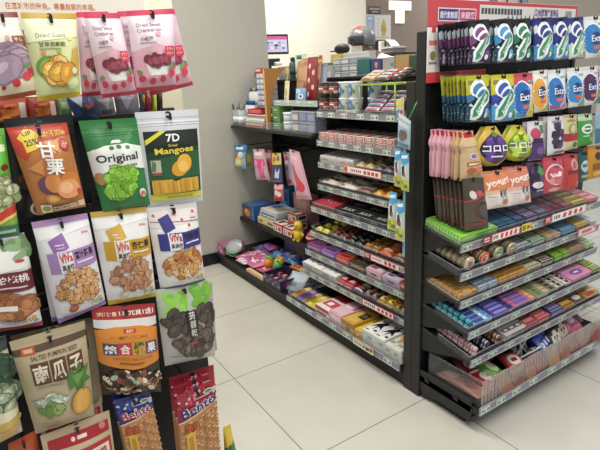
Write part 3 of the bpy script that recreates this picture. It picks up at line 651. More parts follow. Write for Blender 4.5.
# third shelf
def rl(sh, p0, p1, cols, label, across, deep, high=1, d=.03, h=.02): row(sh, p0, p1, lambda w: roll(w, d, h, cols), d, h, 'sweet_roll', label, 'sweets', label + 's', across, deep, high, zs=0)
row(E3, 457, 476, lambda w: carton(w, .021, .026, '#c8954a', [('R', .05, .15, .95, .5, '#8a5a24'), ('R', .2, .2, .7, .4, '#e8d8a8'), ('R', .1, .65, .9, .85, '#e0b870')], [('R', 0, .3, 1, .6, '#a8702c'), ('R', .3, .35, .7, .55, '#e6d49c')], [('E', .5, .5, .3, .3, '#8a6030'), ('R', .0, .8, 1, 1, '#dcb474')], .003), .021, .026, 'caramel_pack', 'honey-gold caramel pack', 'sweets', 'honey-gold caramel packs', 1, 8)
bxs(E3, 477, 497, '#7f92a4', '#c8d4de', 'silver-blue mint box', 2, 5, 1, .032, .026, '#4a6a8a')
bxs(E3, 497.5, 526, '#b07c2e', '#d8a858', 'amber toffee box', 3, 5, 1, .032, .026, '#7a5020')
bxs(E3, 526.5, 540, '#c8c0a4', '#8a7a4a', 'cream and olive mint box', 1, 4, 1, .04, .024, '#efece0')
bxs(E3, 540.5, 553, '#4a3a30', '#c8bca8', 'cocoa brown mint box', 1, 4, 1, .04, .024, '#e4dccc')
bxs(E3, 553.5, 570, '#3f8a34', '#b4dc3c', 'green and lime mint box', 2, 5, 1, .032, .026, '#cfe87a')
bxs(E3, 570.5, 584, '#c4826a', '#6a8a5a', 'salmon pink mint box', 1, 5, 1, .032, .026, '#e4c0b0')
bxs(E3, 584.5, 600, '#7fb04a', '#dfe8c8', 'spring green mint box', 2, 4, 1, .036, .024)
# second shelf: chew rolls
rl(E2, 467, 473, ['#2a6a7a', '#4ab0c4', '#3a8aa8', '#5ac4d4', '#2f7a94'], 'turquoise chew roll', 1, 8, 2, .0245, .02)
row(E2, 473, 492, lambda w: carton(w, .0205, .02, '#7fb4dc', [('R', .04, .1, .6, .9, '#3f4c9a'), ('R', .65, .2, .95, .7, '#d8e4f0')], [('R', .1, .1, .55, .9, '#46509c'), ('R', .6, .1, .7, .9, '#e0e8f4'), ('R', .78, .1, .95, .9, '#4a86c4')], (), .004), .0205, .02, 'chew_stick', 'pale blue chew stick', 'sweets', 'pale blue chew sticks', 1, 8)
row(E2, 492.5, 513, lambda w: carton(w, .0205, .02, '#4a3f94', [('R', .04, .1, .7, .9, '#6a62b8'), ('R', .75, .2, .95, .8, '#c4b8e4')], [('R', .1, .2, .7, .8, '#8a84d0'), ('R', .75, .1, .95, .9, '#35306c')], (), .004), .0205, .02, 'chew_stick', 'violet chew stick', 'sweets', 'violet chew sticks', 1, 8)
row(E2, 513.5, 535, lambda w: carton(w, .0205, .02, '#c86a8a', [('R', .04, .1, .7, .9, '#5a50a8'), ('R', .8, .2, .97, .8, '#9ac48a')], [('R', .1, .2, .7, .8, '#6a64b8'), ('R', .78, .1, .95, .9, '#e0a45a')], (), .004), .0205, .02, 'chew_stick', 'pink and indigo chew stick', 'sweets', 'pink and indigo chew sticks', 1, 7)
row(E2, 535.5, 556, lambda w: carton(w, .0205, .02, '#8a8a60', [('R', .04, .1, .6, .9, '#d8d8d4')], [('R', .1, .1, .3, .9, '#5f7a44'), ('R', .4, .1, .6, .9, '#c8b08a'), ('R', .7, .1, .9, .9, '#4a3c34')], (), .004), .0205, .02, 'chew_stick', 'khaki and white chew stick', 'sweets', 'khaki and white chew sticks', 1, 7)
row(E2, 556.5, 570, lambda w: carton(w, .0205, .02, '#d4ccc4', [('R', .04, .1, .6, .9, '#4a3a38')], [('R', .1, .1, .3, .9, '#3c302e'), ('R', .4, .1, .5, .9, '#b06a6a'), ('R', .7, .1, .9, .9, '#3c3236')], (), .004), .0205, .02, 'chew_stick', 'white and brown chew stick', 'sweets', 'white and brown chew sticks', 1, 7)
row(E2, 570.5, 591, lambda w: carton(w, .06, .024, '#d884ac', [('R', .1, .2, .9, .8, '#e8a8c4')], [('E', .5, .5, .26, .3, '#7a5aa8'), ('R', .05, .05, .95, .18, '#ecb8d0'), ('R', .4, .42, .6, .56, '#e8d4f0')], (), .002), .06, .024, 'chew_box', 'pink chew box with violet oval', 'sweets', 'pink chew boxes', 1, 3)
bxs(E2, 591.5, 603, '#3c4a20', '#a8c43c', 'dark lime candy box', 1, 4, 1, .036, .022, '#c8dc5a')
# lowest shelf
rl(E1, 468, 481, ['#d0a8b0', '#d8c8cc', '#c88a9a', '#dfd4d6', '#b8707e'], 'pink and white sweet roll', 1, 7, 2, .025, .02)
row(E1, 481.5, 492, lambda w: roll(w, .03, .02, ['#2c3050', '#d8d4dc', '#3a3e64', '#c8c4d0', '#4a3c5a']), .03, .02, 'sweet_roll', 'navy and white sweet roll', 'sweets', 'navy and white sweet rolls', 1, 6, 2)
row(E1, 492.5, 504, lambda w: roll(w, .03, .02, ['#7a2c34', '#d8cfae', '#8a3a3c', '#cfc090', '#a8a04a']), .03, .02, 'sweet_roll', 'maroon and cream sweet roll', 'sweets', 'maroon and cream sweet rolls', 1, 6, 2)
row(E1, 504.5, 525, lambda w: carton(w, .045, .03, '#bdb9ba', [('R', .0, .25, 1, .6, '#5a5458'), ('R', .1, .35, .3, .5, '#dcd8d8')], [('R', .04, .3, .96, .7, '#4c464a'), ('R', .12, .4, .3, .6, '#d0cccc'), ('R', .4, .4, .6, .6, '#d0cccc'), ('R', .7, .4, .88, .6, '#d0cccc')], (), .0015), .045, .03, 'candy_box', 'silver and charcoal candy box', 'sweets', 'silver and charcoal candy boxes', 1, 4)
bxs(E1, 525.5, 536, '#c05a40', '#6a3a6a', 'coral candy box', 1, 4, 1, .045, .03, '#e0b090')
bxs(E1, 536.5, 549, '#a83444', '#d87a70', 'scarlet candy box', 1, 4, 1, .045, .028, '#e8b8a8')
bxs(E1, 549.5, 562, '#3f3a68', '#8a84b4', 'indigo candy box', 1, 4, 1, .045, .032, '#b8b4d4')
bxs(E1, 562.5, 573, '#c08a34', '#6a4a2a', 'tawny candy box', 1, 4, 1, .045, .026, '#ddbc78')
def pil(sh, p0, p1, c, art, label, deep=1, across=1, d=.05, h=.024, name='candy_packet', ends=None, high=1): row(sh, p0, p1, lambda w: pillow(w, d, h, c, art, .3, ends), d, h, name, label, 'sweets', label + 's', across, deep, high)
pil(E1, 573.5, 586, '#5a4438', [('E', .5, .5, .3, .3, '#cfc8b8'), ('R', .1, .1, .4, .3, '#8a7a5a')], 'brown printed candy packet', 4)
pil(E1, 586.5, 600, '#b08a3c', [('R', .1, .6, .6, .9, '#b83438'), ('E', .6, .4, .3, .2, '#e0cf90')], 'gold and red candy packet', 4)

# price cards standing in the rails
def price_card(sh, p0, p1, z0, z1, bg, art, label):
    G = sh.frame == 'G'
    a, b = [along('x' if G else 'y', (0, sh.front - .012, (z0 + z1) / 2) if G else (sh.front + .012, 0, (z0 + z1) / 2), p) for p in (p0, p1)]
    w = b - a; h = z1 - z0; c = MB(); c.box(0, w, 0, .001, 0, h, M(bg, .4)); Print(c, lambda u, v, o: (u * w, -o, h - v * h), w, h, .0003).go(art)
    f = MB(); f.box(-.001, w + .001, .001, .003, -.001, .006, ACRYL2)
    spawn('price_card', K(('card', c), ('holder', f)), (a, sh.front - .012, z0) if G else (sh.front + .012, a, z0), 0 if G else PI / 2, label, 'price card', 'promotion price cards')
MAR = [('R', .15, .2, .85, .45, '#e0b8c0'), ('R', .15, .55, .85, .75, '#e0b8c0')]
def promo(n=4): return [('R', .03, .1, .97, .9, '#f0ece6')] + [('R', .06 + i * .045, .25, .09 + i * .045, .7, '#4c4c4c') for i in range(4)] + [('P', [(.3 + i * .16, .75), (.33 + i * .16, .2), (.41 + i * .16, .25), (.39 + i * .16, .8)], '#d0343c') for i in range(n)]
price_card(E5, 483, 491, .668, .698, '#8a2238', MAR, 'small maroon price card under the green gum')
price_card(E5, 491.5, 520, .668, .698, '#cf3c44', promo(), 'white promotion card with red figures under the teal gum')
price_card(E5, 522, 531, .668, .698, '#e0c83c', [('R', .1, .2, .4, .8, '#6a7a3a'), ('R', .55, .3, .9, .7, '#b84a30')], 'small yellow price card on the endcap top shelf')
price_card(E5, 545, 551, .668, .698, '#a8283c', MAR, 'small crimson price card on the endcap top shelf')
price_card(E5, 552, 586, .668, .70, '#cfcac4', promo(), 'long white promotion card below the mustard gum packs')
price_card(E4, 578, 596, .565, .598, '#d88a94', [('R', .05, .1, .95, .9, '#e8d4d4'), ('R', .2, .3, .75, .7, '#c06a74'), ('E', .88, .3, .07, .15, '#d8702c')], 'pink price card on the endcap fourth shelf')

# goods in the bottom bin (lying against each other)
def in_bin(Y, X, c, art, label, w=.09, d=.12, h=.03, rot=(0, 0, 0), name='candy_bag', z=.004): spawn(name, pillow(w, d, h, c, art, .28, shade(c, .8), int(Y * 99)), (X, Y, E0.z + z), PI / 2, label, 'candy', 'candy bags in the bottom bin', rot=rot)
LB = [('E', .5, .5, .3, .25, '#e8dcd0'), ('R', .25, .42, .75, .58, '#8a2a2a'), ('R', .15, .8, .85, .88, '#e0c89a')]
in_bin(1.335, -.975, '#a86a58', [('R', .2, .1, .8, .4, '#d0a898'), ('E', .5, .7, .3, .15, '#8a4a3a')], 'flat peach-brown candy bag against the bin\'s near side', .07, .2, .03)
in_bin(1.41, -.97, '#b03038', LB, 'crimson candy bag lying at the bin front', .1, .11, .035, (.15, .1, .2))
in_bin(1.40, -1.07, '#8a2830', LB, 'dark red candy bag at the bin back', .1, .11, .04, (.3, -.1, -.2))
in_bin(1.48, -.99, '#58a83c', [('E', .5, .5, .32, .28, '#d8e8b0'), ('R', .3, .4, .7, .6, '#2a6a2c'), ('P', [(.1, .1), (.5, .05), (.3, .3)], '#cfe88a')], 'bright green candy bag propped in the bin', .09, .11, .04, (.35, .15, .5))
in_bin(1.50, -1.09, '#a8383c', LB, 'red candy bag tucked behind the green one', .1, .11, .04, (.4, 0, .2))
in_bin(1.56, -.985, '#c24a44', LB, 'bright red candy bag beside the silver straws', .08, .11, .04, (.2, -.15, -.3))
for k in range(9):
    b = MB(); b.tube([(0, 0, 0), (0, 0, .13)], .0042, '#c9ccd0', 8); c = MB(); c.tube([(0, 0, .118), (0, 0, .13)], .0046, '#aeb2b8', 8)
    spawn('candy_straw', K(('tube', b), ('end', c)), (-1.02 - .012 * (k % 3), 1.615 + .014 * k, E0.z + .045), 0, 'silver candy straw, %s of the loose bundle in the bin' % ORD[k], 'candy', 'silver candy straws', rot=(-1.0 + .25 * (k % 4), .7 - .22 * (k % 5), .5 * k))
in_bin(1.70, -1.01, '#3a2a2a', [('E', .5, .5, .3, .25, '#6a4a3c'), ('R', .2, .75, .8, .85, '#8a6a5a')], 'dark brown candy bag under the silver straws', .1, .14, .035)
for k in range(3): in_bin(1.755 + .032 * k, -1.0 - .01 * k, '#26389a', [('R', .1, .3, .9, .5, '#5a70d0'), ('E', .5, .7, .2, .12, '#c8d0f0')], 'royal blue candy bag, %s of three in the bin' % ORD[k], .05, .11, .05, (.5, 0, 0))
for k in range(2): in_bin(1.80 + .06 * k, -.975, '#c88a70', [('R', .1, .2, .5, .8, '#6a4a3a'), ('E', .7, .5, .16, .3, '#e0c4b0')], 'pinkish brown candy bag, %s at the bin front' % ORD[k], .07, .1, .03, (.2, 0, .1))
def cookie(Y, X, c, label, sc=1.0, face='#e9e4da'):
    b = MB(); b.lathe([(.001, -.018), (.035, -.016), (.043, 0), (.035, .014), (.001, .018)], M(c, .4), 22, 'y'); f = MB()
    P = Print(f, lambda u, v, o: ((u - .5) * .08, -.0165 - o - .0015 * (1 - min(1, ((u - .5) ** 2 + (v - .5) ** 2) * 4)), (.5 - v) * .08), .08, .08, .0006)
    P.E(.5, .5, .42, .42, face); P.E(.38, .45, .07, .09, '#2c2a2a'); P.E(.62, .45, .07, .09, '#2c2a2a'); P.E(.5, .62, .06, .04, '#4a4040'); P.E(.22, .2, .1, .1, '#3a3634'); P.E(.78, .2, .1, .1, '#3a3634')
    spawn('biscuit_pack', K(('pack', b), ('printed_lid', f)), (X, Y, E0.z + .048), PI / 2, label, 'biscuits', 'round biscuit packs in the bin', rot=(-.5, 0, .1), scale=(sc,) * 3)
cookie(1.885, -1.03, '#4a4444', 'round white-faced biscuit pack beside the royal blue bags')
cookie(1.965, -1.05, '#8a6a50', 'round brown-rimmed biscuit pack with pale lid in the bin', 1.08, '#dccdb8')
in_bin(2.01, -1.03, '#d86a8a', [('E', .5, .5, .28, .28, '#ecc8d4'), ('E', .4, .45, .08, .1, '#5a8ab0'), ('R', .2, .75, .8, .85, '#b8486a')], 'pink candy bag near the far end of the bin', .11, .12, .05, (.45, 0, .1))
in_bin(2.11, -1.06, '#5a4a44', [('E', .5, .5, .26, .22, '#c8b8a8')], 'brown candy bag at the far end of the bin', .06, .14, .05, (.4, 0, 0))
in_bin(1.63, -.965, '#b88a6a', [('R', .1, .2, .9, .4, '#8a5a4a')], 'tan candy bag lying along the bin front', .12, .06, .025)
for k in range(9):
    in_bin(1.43 + .076 * k, -.957, ['#8a5a48', '#7a4c40', '#94684f', '#84443c', '#9a7458'][k % 5], [('R', .1, .15, .9, .3, ['#7a4a3c', '#a8806a', '#8a3a34'][k % 3])], 'brown candy bag standing against the clear bin front, %s along' % ORD[k], .076, .075, .02, (1.0 + .12 * (k % 3), .1 * (k % 3 - 1), .06 * (k % 4 - 1.5)), 'candy_bag', .0)

# ================================================================== goods on the gondola's priced shelves
def box1(sh, p0, p1, c, front, top, dep, h, name, label, deep=1, across=1, high=1, side=(), cat='sweets'):
    row(sh, p0, p1, lambda w: carton(w, dep, h, c, front, top, side), dep, h, name, label, cat, label + 's', across, deep, high)
T0, T1, T2, T3, T4, T5, T6, T7, T8 = GS
# bottom tray
dv = MB(); dv.box(0, .003, 0, .3, 0, .06, ACRYL2); sd = MB(); sd.box(-.01, .013, 0, .3, -.001, .002, ACRYL2); spawn('shelf_divider', K(('upright_sheet', dv), ('foot', sd)), (-2.195, 1.30, T0.z), 0, 'clear divider at the wall end of the gondola\'s bottom tray', 'divider')
for i, (c, c2, l) in enumerate([('#a8763a', '#e0cfa0', 'tan chocolate bar'), ('#5a3c8a', '#a890cc', 'purple chocolate bar'), ('#8a6a4a', '#d0b890', 'brown biscuit bar'), ('#d8c02c', '#f0e48a', 'yellow chocolate bar'), ('#c8b03a', '#e8dc90', 'mustard chocolate bar')]):
    row(T0, 290 + i * 5, 295 + i * 5, lambda w: pillow(w, .15, .03, c, [('R', .1, .2, .9, .45, c2), ('R', .2, .6, .8, .85, shade(c, .7))], .3, None), .15, .03, 'chocolate_bar', l + ' lying end-on', 'sweets', None, 1, 1)
box1(T0, 315.5, 329, '#e0dcd6', [('R', 0, .0, 1, .4, '#b8343c'), ('R', .1, .55, .8, .8, '#8a2c34')], [('R', 0, 0, 1, .3, '#b02c34'), ('R', .1, .42, .9, .8, '#c8424a'), ('R', .3, .52, .6, .72, '#f2e6e0')], .16, .05, 'biscuit_box', 'red and white biscuit box', 1, 1, 1, [('R', .1, .2, .9, .6, '#b8343c')])
box1(T0, 329.5, 341.5, '#d9a9b4', [('R', .1, .2, .9, .6, '#e6c4cc')], [('R', .06, .06, .94, .94, '#e0b8c2'), ('R', .75, .1, .92, .5, '#a84a5a'), ('R', .2, .4, .6, .5, '#f0dce0')], .17, .062, 'biscuit_box', 'plain pale pink biscuit box')
box1(T0, 342, 354, '#c89a3c', [('R', 0, .1, 1, .5, '#a87a28'), ('E', .5, .6, .2, .22, '#6a4420')], [('R', .1, .1, .9, .9, '#d8b050'), ('R', .45, .25, .95, .62, '#231c18'), ('E', .7, .43, .14, .12, '#6a5a4a')], .16, .06, 'biscuit_box', 'amber biscuit box with a black panel on its lid')
box1(T0, 354.5, 361, '#d8b02c', [('E', .5, .5, .36, .3, '#d8582c'), ('E', .5, .5, .22, .18, '#f0d870')], [('R', .08, .08, .92, .9, '#e0c040'), ('R', .2, .3, .6, .5, '#b88a20')], .19, .045, 'biscuit_box', 'bright yellow biscuit box with orange emblem')
brush = [('R', .03, .03, .97, .97, '#edeeea'), ('P', [(.1, .75), (.2, .5), (.45, .35), (.5, .18), (.66, .12), (.6, .3), (.85, .32), (.7, .5), (.9, .7), (.55, .6), (.45, .85), (.4, .58)], '#17181a'), ('E', .3, .3, .1, .06, '#17181a'), ('E', .76, .82, .12, .05, '#17181a', 20), ('R', .1, .88, .4, .93, '#5a5a5a')]
box1(T0, 362, 384, '#d8d9d6', [('R', .04, .1, .96, .9, '#c8c9c6'), ('R', .5, .3, .9, .5, '#9a9c9a')], brush, .17, .066, 'biscuit_box', 'white biscuit box with black brush strokes', 1, 2)
box1(T0, 384.5, 402, '#d4d2c6', [('R', .06, .15, .94, .9, '#c4c6c0'), ('R', .2, .3, .7, .5, '#8a9a8a')], [('R', .05, .05, .95, .95, '#dcdcd0'), ('E', .4, .35, .26, .2, '#d8a040'), ('E', .4, .35, .17, .13, '#e8c070'), ('E', .7, .6, .18, .16, '#d08a34'), ('R', .1, .75, .6, .85, '#8aa08a')], .17, .06, 'biscuit_box', 'cream biscuit box with round orange biscuits', 1, 2)
price_card(T0, 353, 373, .082, .112, '#e4e0b0', [('R', .03, .05, .97, .14, '#e0c83c'), ('R', .05, .3, .45, .7, '#a8aca8'), ('R', .5, .3, .6, .7, '#4c4c4c'), ('R', .64, .25, .8, .75, '#3c3c3c'), ('E', .9, .4, .08, .3, '#b82c50')], 'yellow-edged price card with a pink dot on the bottom tray')
# lowest shelf
pics = [('R', .03, .04, .97, .96, '#e6e6e2')] + [('E', .14 + .18 * i, .45 + .12 * (i % 2), .07, .13, c) for i, c in enumerate(['#3a5a9a', '#4a9a5a', '#303038', '#3a8ab0', '#5a9a4a'])] + [('E', .16 + .18 * i, .5 + .12 * (i % 2), .035, .06, '#d8c8b0') for i in range(5)] + [('R', .1, .1, .6, .2, '#9aa4b0')]
box1(T1, 303.5, 321.5, '#d6d4d0', [('R', .05, .15, .95, .85, '#b8b4b0'), ('R', .1, .3, .5, .6, '#8a8a90')], pics, .085, .042, 'candy_box', 'white candy box with small coloured pictures, wall end', 2)
box1(T1, 322, 336.5, '#d6d4d0', [('R', .05, .15, .95, .85, '#b8b4b0'), ('R', .1, .3, .5, .6, '#8a8a90')], pics, .085, .042, 'candy_box', 'white candy box with small coloured pictures, by the wafers', 2)
box1(T1, 337, 352, '#b02434', [('R', .1, .2, .9, .5, '#e0d0d0'), ('R', .1, .65, .9, .8, '#8a1a28')], [('R', .08, .3, .6, .6, '#e6dcdc'), ('R', .08, .75, .9, .9, '#d8485a'), ('R', .7, .1, .95, .5, '#5a1018')], .075, .03, 'wafer_pack', 'dark red wafer pack', 2, 2)
def goldp(c): return [('E', .5, .5, .3, .3, shade(c, 1.3)), ('R', .2, .4, .8, .6, '#3a2c20'), ('P', [(.1, .1), (.4, .2), (.2, .4)], '#e8d080'), ('R', .1, .8, .9, .9, shade(c, .6))]
pil(T1, 352.5, 362, '#2c2a36', [('E', .5, .4, .3, .2, '#b84a34'), ('R', .1, .7, .9, .85, '#c8c0d0')], 'black chocolate packet with red spot', 3, 1, .05, .035, 'chocolate_packet')
pil(T1, 362.5, 376, '#3c2a4c', goldp('#7a5a30'), 'violet-black chocolate packet', 3, 2, .055, .035, 'chocolate_packet')
pil(T1, 376.5, 392, '#b08a2c', goldp('#b08a2c'), 'shiny gold chocolate packet', 3, 2, .055, .04, 'chocolate_packet')
pil(T1, 392.5, 404, '#7a5a34', goldp('#8a6a34'), 'bronze chocolate packet', 3, 2, .055, .035, 'chocolate_packet')
price_card(T1, 362, 394, .226, .256, '#c8424a', [('R', .03, .12, .97, .9, '#efe9e4')] + [('R', .08 + i * .06, .3, .12 + i * .06, .7, '#4a4a4c') for i in range(6)] + [('R', .5 + i * .12, .25, .58 + i * .12, .75, '#d03a44') for i in range(4)], 'long white promotion card under the gold chocolate packets')
# second shelf
pt = lambda c, c2: [('R', .05, .06, .95, .94, shade(c, 1.15)), ('R', .15, .35, .85, .65, '#eadfe4'), ('R', .22, .44, .78, .56, c2), ('R', .1, .75, .9, .9, c2), ('R', .1, .1, .5, .25, shade(c, .7))]
box1(T2, 308, 321, '#7a3a70', [('R', .08, .2, .92, .6, '#b87aa8')], pt('#8a4478', '#5a2a5c'), .15, .04, 'biscuit_stick_box', 'plum purple biscuit stick box', 1, 1, 1)
box1(T2, 321.5, 335, '#7a4a98', [('R', .08, .2, .92, .6, '#a88ac8')], pt('#8a58a8', '#4a2c6c'), .15, .04, 'biscuit_stick_box', 'violet biscuit stick box', 1, 1, 1)
box1(T2, 336, 349, '#b83a30', [('R', .08, .2, .92, .6, '#d87a60')], pt('#c04a3c', '#7a1f1c'), .15, .04, 'biscuit_stick_box', 'tomato red biscuit stick box')
box1(T2, 350, 365, '#2c3a26', [('R', .08, .2, .92, .6, '#c86a34')], [('R', .06, .06, .94, .94, '#303c28'), ('S', .5, .5, .4, .4, 26, .006, ['#c8602c', '#b8442c', '#a88a3c'], {'edge': None, 'shine': False}), ('R', .2, .42, .8, .6, '#d8dccc'), ('R', .26, .47, .74, .55, '#2c5a30')], .15, .04, 'biscuit_stick_box', 'dark green biscuit box with orange pieces')
box1(T2, 366.5, 382, '#cf9fae', [('R', .08, .2, .92, .8, '#dfbac4'), ('R', .3, .35, .7, .6, '#7a2c3c')], [('R', .05, .06, .95, .94, '#d8b0bc'), ('R', .1, .2, .9, .4, '#3c2028'), ('R', .1, .55, .5, .75, '#8a3a48'), ('E', .7, .65, .15, .12, '#ecd8dc')], .072, .045, 'biscuit_stick_box', 'dusty pink biscuit box with dark band', 2, 1)
box1(T2, 383, 400, '#c8b4cc', [('R', .08, .2, .92, .8, '#b89ac0'), ('R', .3, .35, .7, .6, '#5a2c5c')], [('R', .05, .06, .95, .94, '#cfc0d4'), ('R', .15, .2, .5, .5, '#2c2028'), ('R', .55, .3, .9, .6, '#7a4a94'), ('E', .35, .7, .2, .12, '#6a3a30')], .072, .045, 'biscuit_stick_box', 'lilac biscuit box with purple print', 2, 1)
box1(T2, 400.5, 406, '#a82830', [('R', .1, .2, .9, .5, '#d8a090')], [('R', .1, .2, .9, .5, '#c8403c')], .12, .045, 'biscuit_stick_box', 'narrow crimson biscuit box by the post')
# third shelf
for i in range(3):
    pass
pil(T3, 315, 328, '#c9bb24', [('R', .1, .3, .9, .55, '#3a3620'), ('R', .1, .7, .9, .85, '#e8e070'), ('E', .3, .2, .15, .1, '#e8e8c0')], 'lemon yellow candy packet', 3, 2, .06, .03, ends='#a89a1c')
pil(T3, 328.5, 346, '#4a2420', [('S', .5, .5, .4, .35, 12, .006, ['#a83a34', '#c8a090', '#7a2c28'], {'edge': None, 'shine': False}), ('R', .15, .4, .85, .6, '#b8504a')], 'brown-red candy packet', 3, 2, .06, .034)
pil(T3, 346.5, 362, '#1c1a1c', [('T', 'BLACK', .2, .42, .8, .58, '#d0ccc8'), ('E', .7, .25, .1, .08, '#8a5a30')], 'black candy packet with pale lettering', 3, 2, .06, .036)
pil(T3, 362.5, 378, '#a8702c', [('E', .5, .5, .32, .25, '#d8a050'), ('E', .5, .5, .2, .14, '#5a3418'), ('R', .1, .8, .9, .92, '#6a4420')], 'golden brown candy packet', 3, 2, .06, .036)
pil(T3, 378.5, 391, '#c4502c', [('E', .5, .5, .32, .25, '#e09060'), ('R', .2, .1, .8, .25, '#4a7a34'), ('R', .2, .42, .8, .58, '#f0dcc8')], 'vivid orange candy packet', 3, 1, .06, .04)
pil(T3, 391.5, 404, '#8a5a34', [('E', .5, .5, .3, .25, '#c89a60'), ('R', .2, .7, .8, .85, '#3a5a2c')], 'brown and green candy packet', 3, 1, .06, .036)
price_card(T3, 364, 370, .422, .454, '#8a2440', MAR, 'small maroon price card under the golden candy packets')
price_card(T3, 370.5, 405, .42, .452, '#c43440', [('R', .02, .12, .98, .92, '#eee8e2')] + [('R', .06 + i * .05, .35, .09 + i * .05, .65, '#c05a60') for i in range(6)] + [('R', .42 + i * .12, .25, .5 + i * .12, .78, '#c8323c') for i in range(3)] + [('P', [(.82 + i * .05, .85), (.85 + i * .05, .2), (.88 + i * .05, .2), (.85 + i * .05, .85)], '#5a4a20') for i in range(3)], 'long red-edged promotion card under the orange candy packets')
# fourth shelf
box1(T4, 310.5, 334, '#b0323c', [('R', .05, .2, .95, .7, '#8a2028')], [('R', .04, .04, .96, .96, '#b83a44'), ('S', .5, .5, .42, .42, 40, .007, ['#e4d8d4', '#8a1c28', '#d86a70'], {'edge': None, 'shine': False})], .15, .03, 'chocolate_box', 'red speckled chocolate box', 1, 1)
blk = [('R', .02, .04, .98, .96, '#222226'), ('R', .08, .6, .35, .66, '#6a6a6c'), ('T', 'BLACK', .3, .3, .94, .66, '#b8b8b8', 0, .02)]
box1(T4, 334.5, 386, '#19191c', [('R', .1, .3, .5, .6, '#4a4a4c'), ('T', 'BLACK', .2, .25, .6, .75, '#9a9a9a')], blk, .074, .026, 'chocolate_box', 'matt black chocolate box', 3, 3, 1)
box1(T4, 386.5, 403, '#19191c', [('R', .1, .3, .5, .6, '#4a4a4c')], [('R', .02, .04, .98, .96, '#202024'), ('T', 'BLACK', .04, .2, .98, .8, '#f0f0f0', 0, .03)], .075, .03, 'chocolate_box', 'black chocolate box with large white lettering', 3, 1, 1)
# fifth shelf
def ms(c, k, c2): return [('R', .1, .3, .9, .7, c), ('T', k, .14, .34, .86, .66, c2), ('E', .25, .85, .1, .08, '#a8502c'), ('E', .7, .15, .1, .08, '#5a7a34')]
pil(T5, 321, 337, '#cabfae', [('R', .15, .3, .85, .65, '#4a2f22'), ('E', .3, .8, .15, .1, '#6a4a34')], 'white and cocoa chocolate pouch', 3, 1, .075, .036, 'chocolate_packet')
pil(T5, 337.5, 356, '#d8d4cc', ms('#4a3024', 'm&m', '#e8e4dc'), 'white and dark brown chocolate pouch', 3, 1, .075, .036, 'chocolate_packet')
pil(T5, 356.5, 372, '#6a4430', ms('#dcd6cc', 'm&m', '#4a2c20'), 'brown chocolate bean pouch', 3, 1, .075, .036, 'chocolate_packet')
pil(T5, 372.5, 392, '#d8982c', ms('#c8802c', 'm&m', '#4a2c14'), 'amber yellow chocolate bean pouch', 3, 2, .075, .04, 'chocolate_packet')
# sixth shelf
wb = [('R', .03, .03, .97, .97, '#e8e6e2'), ('R', .1, .2, .25, .26, '#8a5a50'), ('R', .5, .5, .65, .56, '#8a5a50'), ('R', .7, .2, .9, .3, '#d4ccc4')]
box1(T6, 320.5, 337, '#dad6d0', [('R', .06, .2, .94, .8, '#c8c2ba'), ('R', .2, .35, .5, .6, '#b08a80')], wb, .09, .042, 'biscuit_box', 'plain white biscuit box at the wall end', 2, 1)
box1(T6, 337.5, 354, '#dad6d0', [('R', .06, .2, .94, .8, '#c8c2ba'), ('R', .2, .35, .5, .6, '#b08a80')], wb, .09, .042, 'biscuit_box', 'plain white biscuit box behind the promotion card', 2, 1)
pil(T6, 355, 373, '#c8b070', [('E', .5, .5, .32, .28, '#e8dcb0'), ('R', .2, .4, .8, .6, '#6a4a24'), ('E', .2, .2, .1, .1, '#3a2a20')], 'cream and gold chocolate packet', 3, 2, .06, .036, 'chocolate_packet')
pil(T6, 373.5, 392, '#4a4058', [('R', .1, .35, .9, .6, '#c8c4d4'), ('E', .3, .75, .2, .12, '#8a7a5a')], 'plum grey chocolate packet', 3, 2, .06, .036, 'chocolate_packet')
price_card(T6, 343.5, 381.5, .794, .83, '#c8565c', [('R', .02, .1, .98, .9, '#f0e8e2'), ('E', .07, .5, .05, .4, '#d8402c')] + [('R', .2 + i * .05, .35, .23 + i * .05, .7, '#6a5a5a') for i in range(6)] + [('R', .55 + i * .1, .3, .62 + i * .1, .75, '#c8404a') for i in range(4)], 'long red-framed promotion card across the white biscuit boxes')
# seventh shelf
rf = [('R', .06, .1, .94, .9, '#c0392c'), ('E', .5, .5, .34, .3, '#ddd4cc'), ('R', .3, .42, .7, .58, '#b0242a')]
for a, b_, l in ((319, 336, 'first bay'), (337, 353.5, 'second bay'), (354.5, 373.5, 'third bay'), (375, 394, 'fourth bay')):
    box1(T7, a, b_, '#d8cec6', rf, [('R', .04, .1, .5, .9, '#b83830'), ('R', .55, .2, .95, .8, '#c8bcb4'), ('R', .1, .3, .4, .6, '#8a2a28')], .055, .024, 'wafer_pack', 'red and white wafer pack, ' + l, 3, 2, 2)
# top shelf: tins, tubs, rack of bars
jar = MB(); jar.lathe([(.030, 0), (.032, .003), (.032, .068), (.029, .072)], '#2a211f', 20); jl = MB(); Print(jl, lambda u, v, o: ((.0325 + o) * math.cos(PI + u * PI), (.0325 + o) * math.sin(PI + u * PI), .06 - v * .05), .1, .05, .0003, 10).go([('R', 0, .12, 1, .95, '#b9aca4'), ('R', 0, .16, 1, .5, '#b03428'), ('R', .3, .26, .7, .4, '#ecdcd0'), ('R', 0, .78, 1, .95, '#3a241c'), ('E', .5, .7, .2, .2, '#3a241c'), ('E', .5, .66, .12, .1, '#8a5a3c')])
jc = MB(); jc.lathe([(.0325, .066), (.0325, .073), (.028, .075), (.0, .075)], '#3c302c', 20)
kj = K(('tin_can', jar), ('label_band', jl), ('tin_lid', jc))
x0 = along('x', (0, 1.575, 1.12), 325); x1 = along('x', (0, 1.575, 1.12), 335.5)
for i, x in enumerate((x0, x1)):
    for k in range(2): spawn('cocoa_tin', kj, (x, 1.578, T8.z + k * .0765), 0, 'black cocoa tin with red label, %s, %s of the small block' % (['wall side', 'tub side'][i], ['lower', 'upper'][k]), 'tin', 'black cocoa tins on the top shelf')
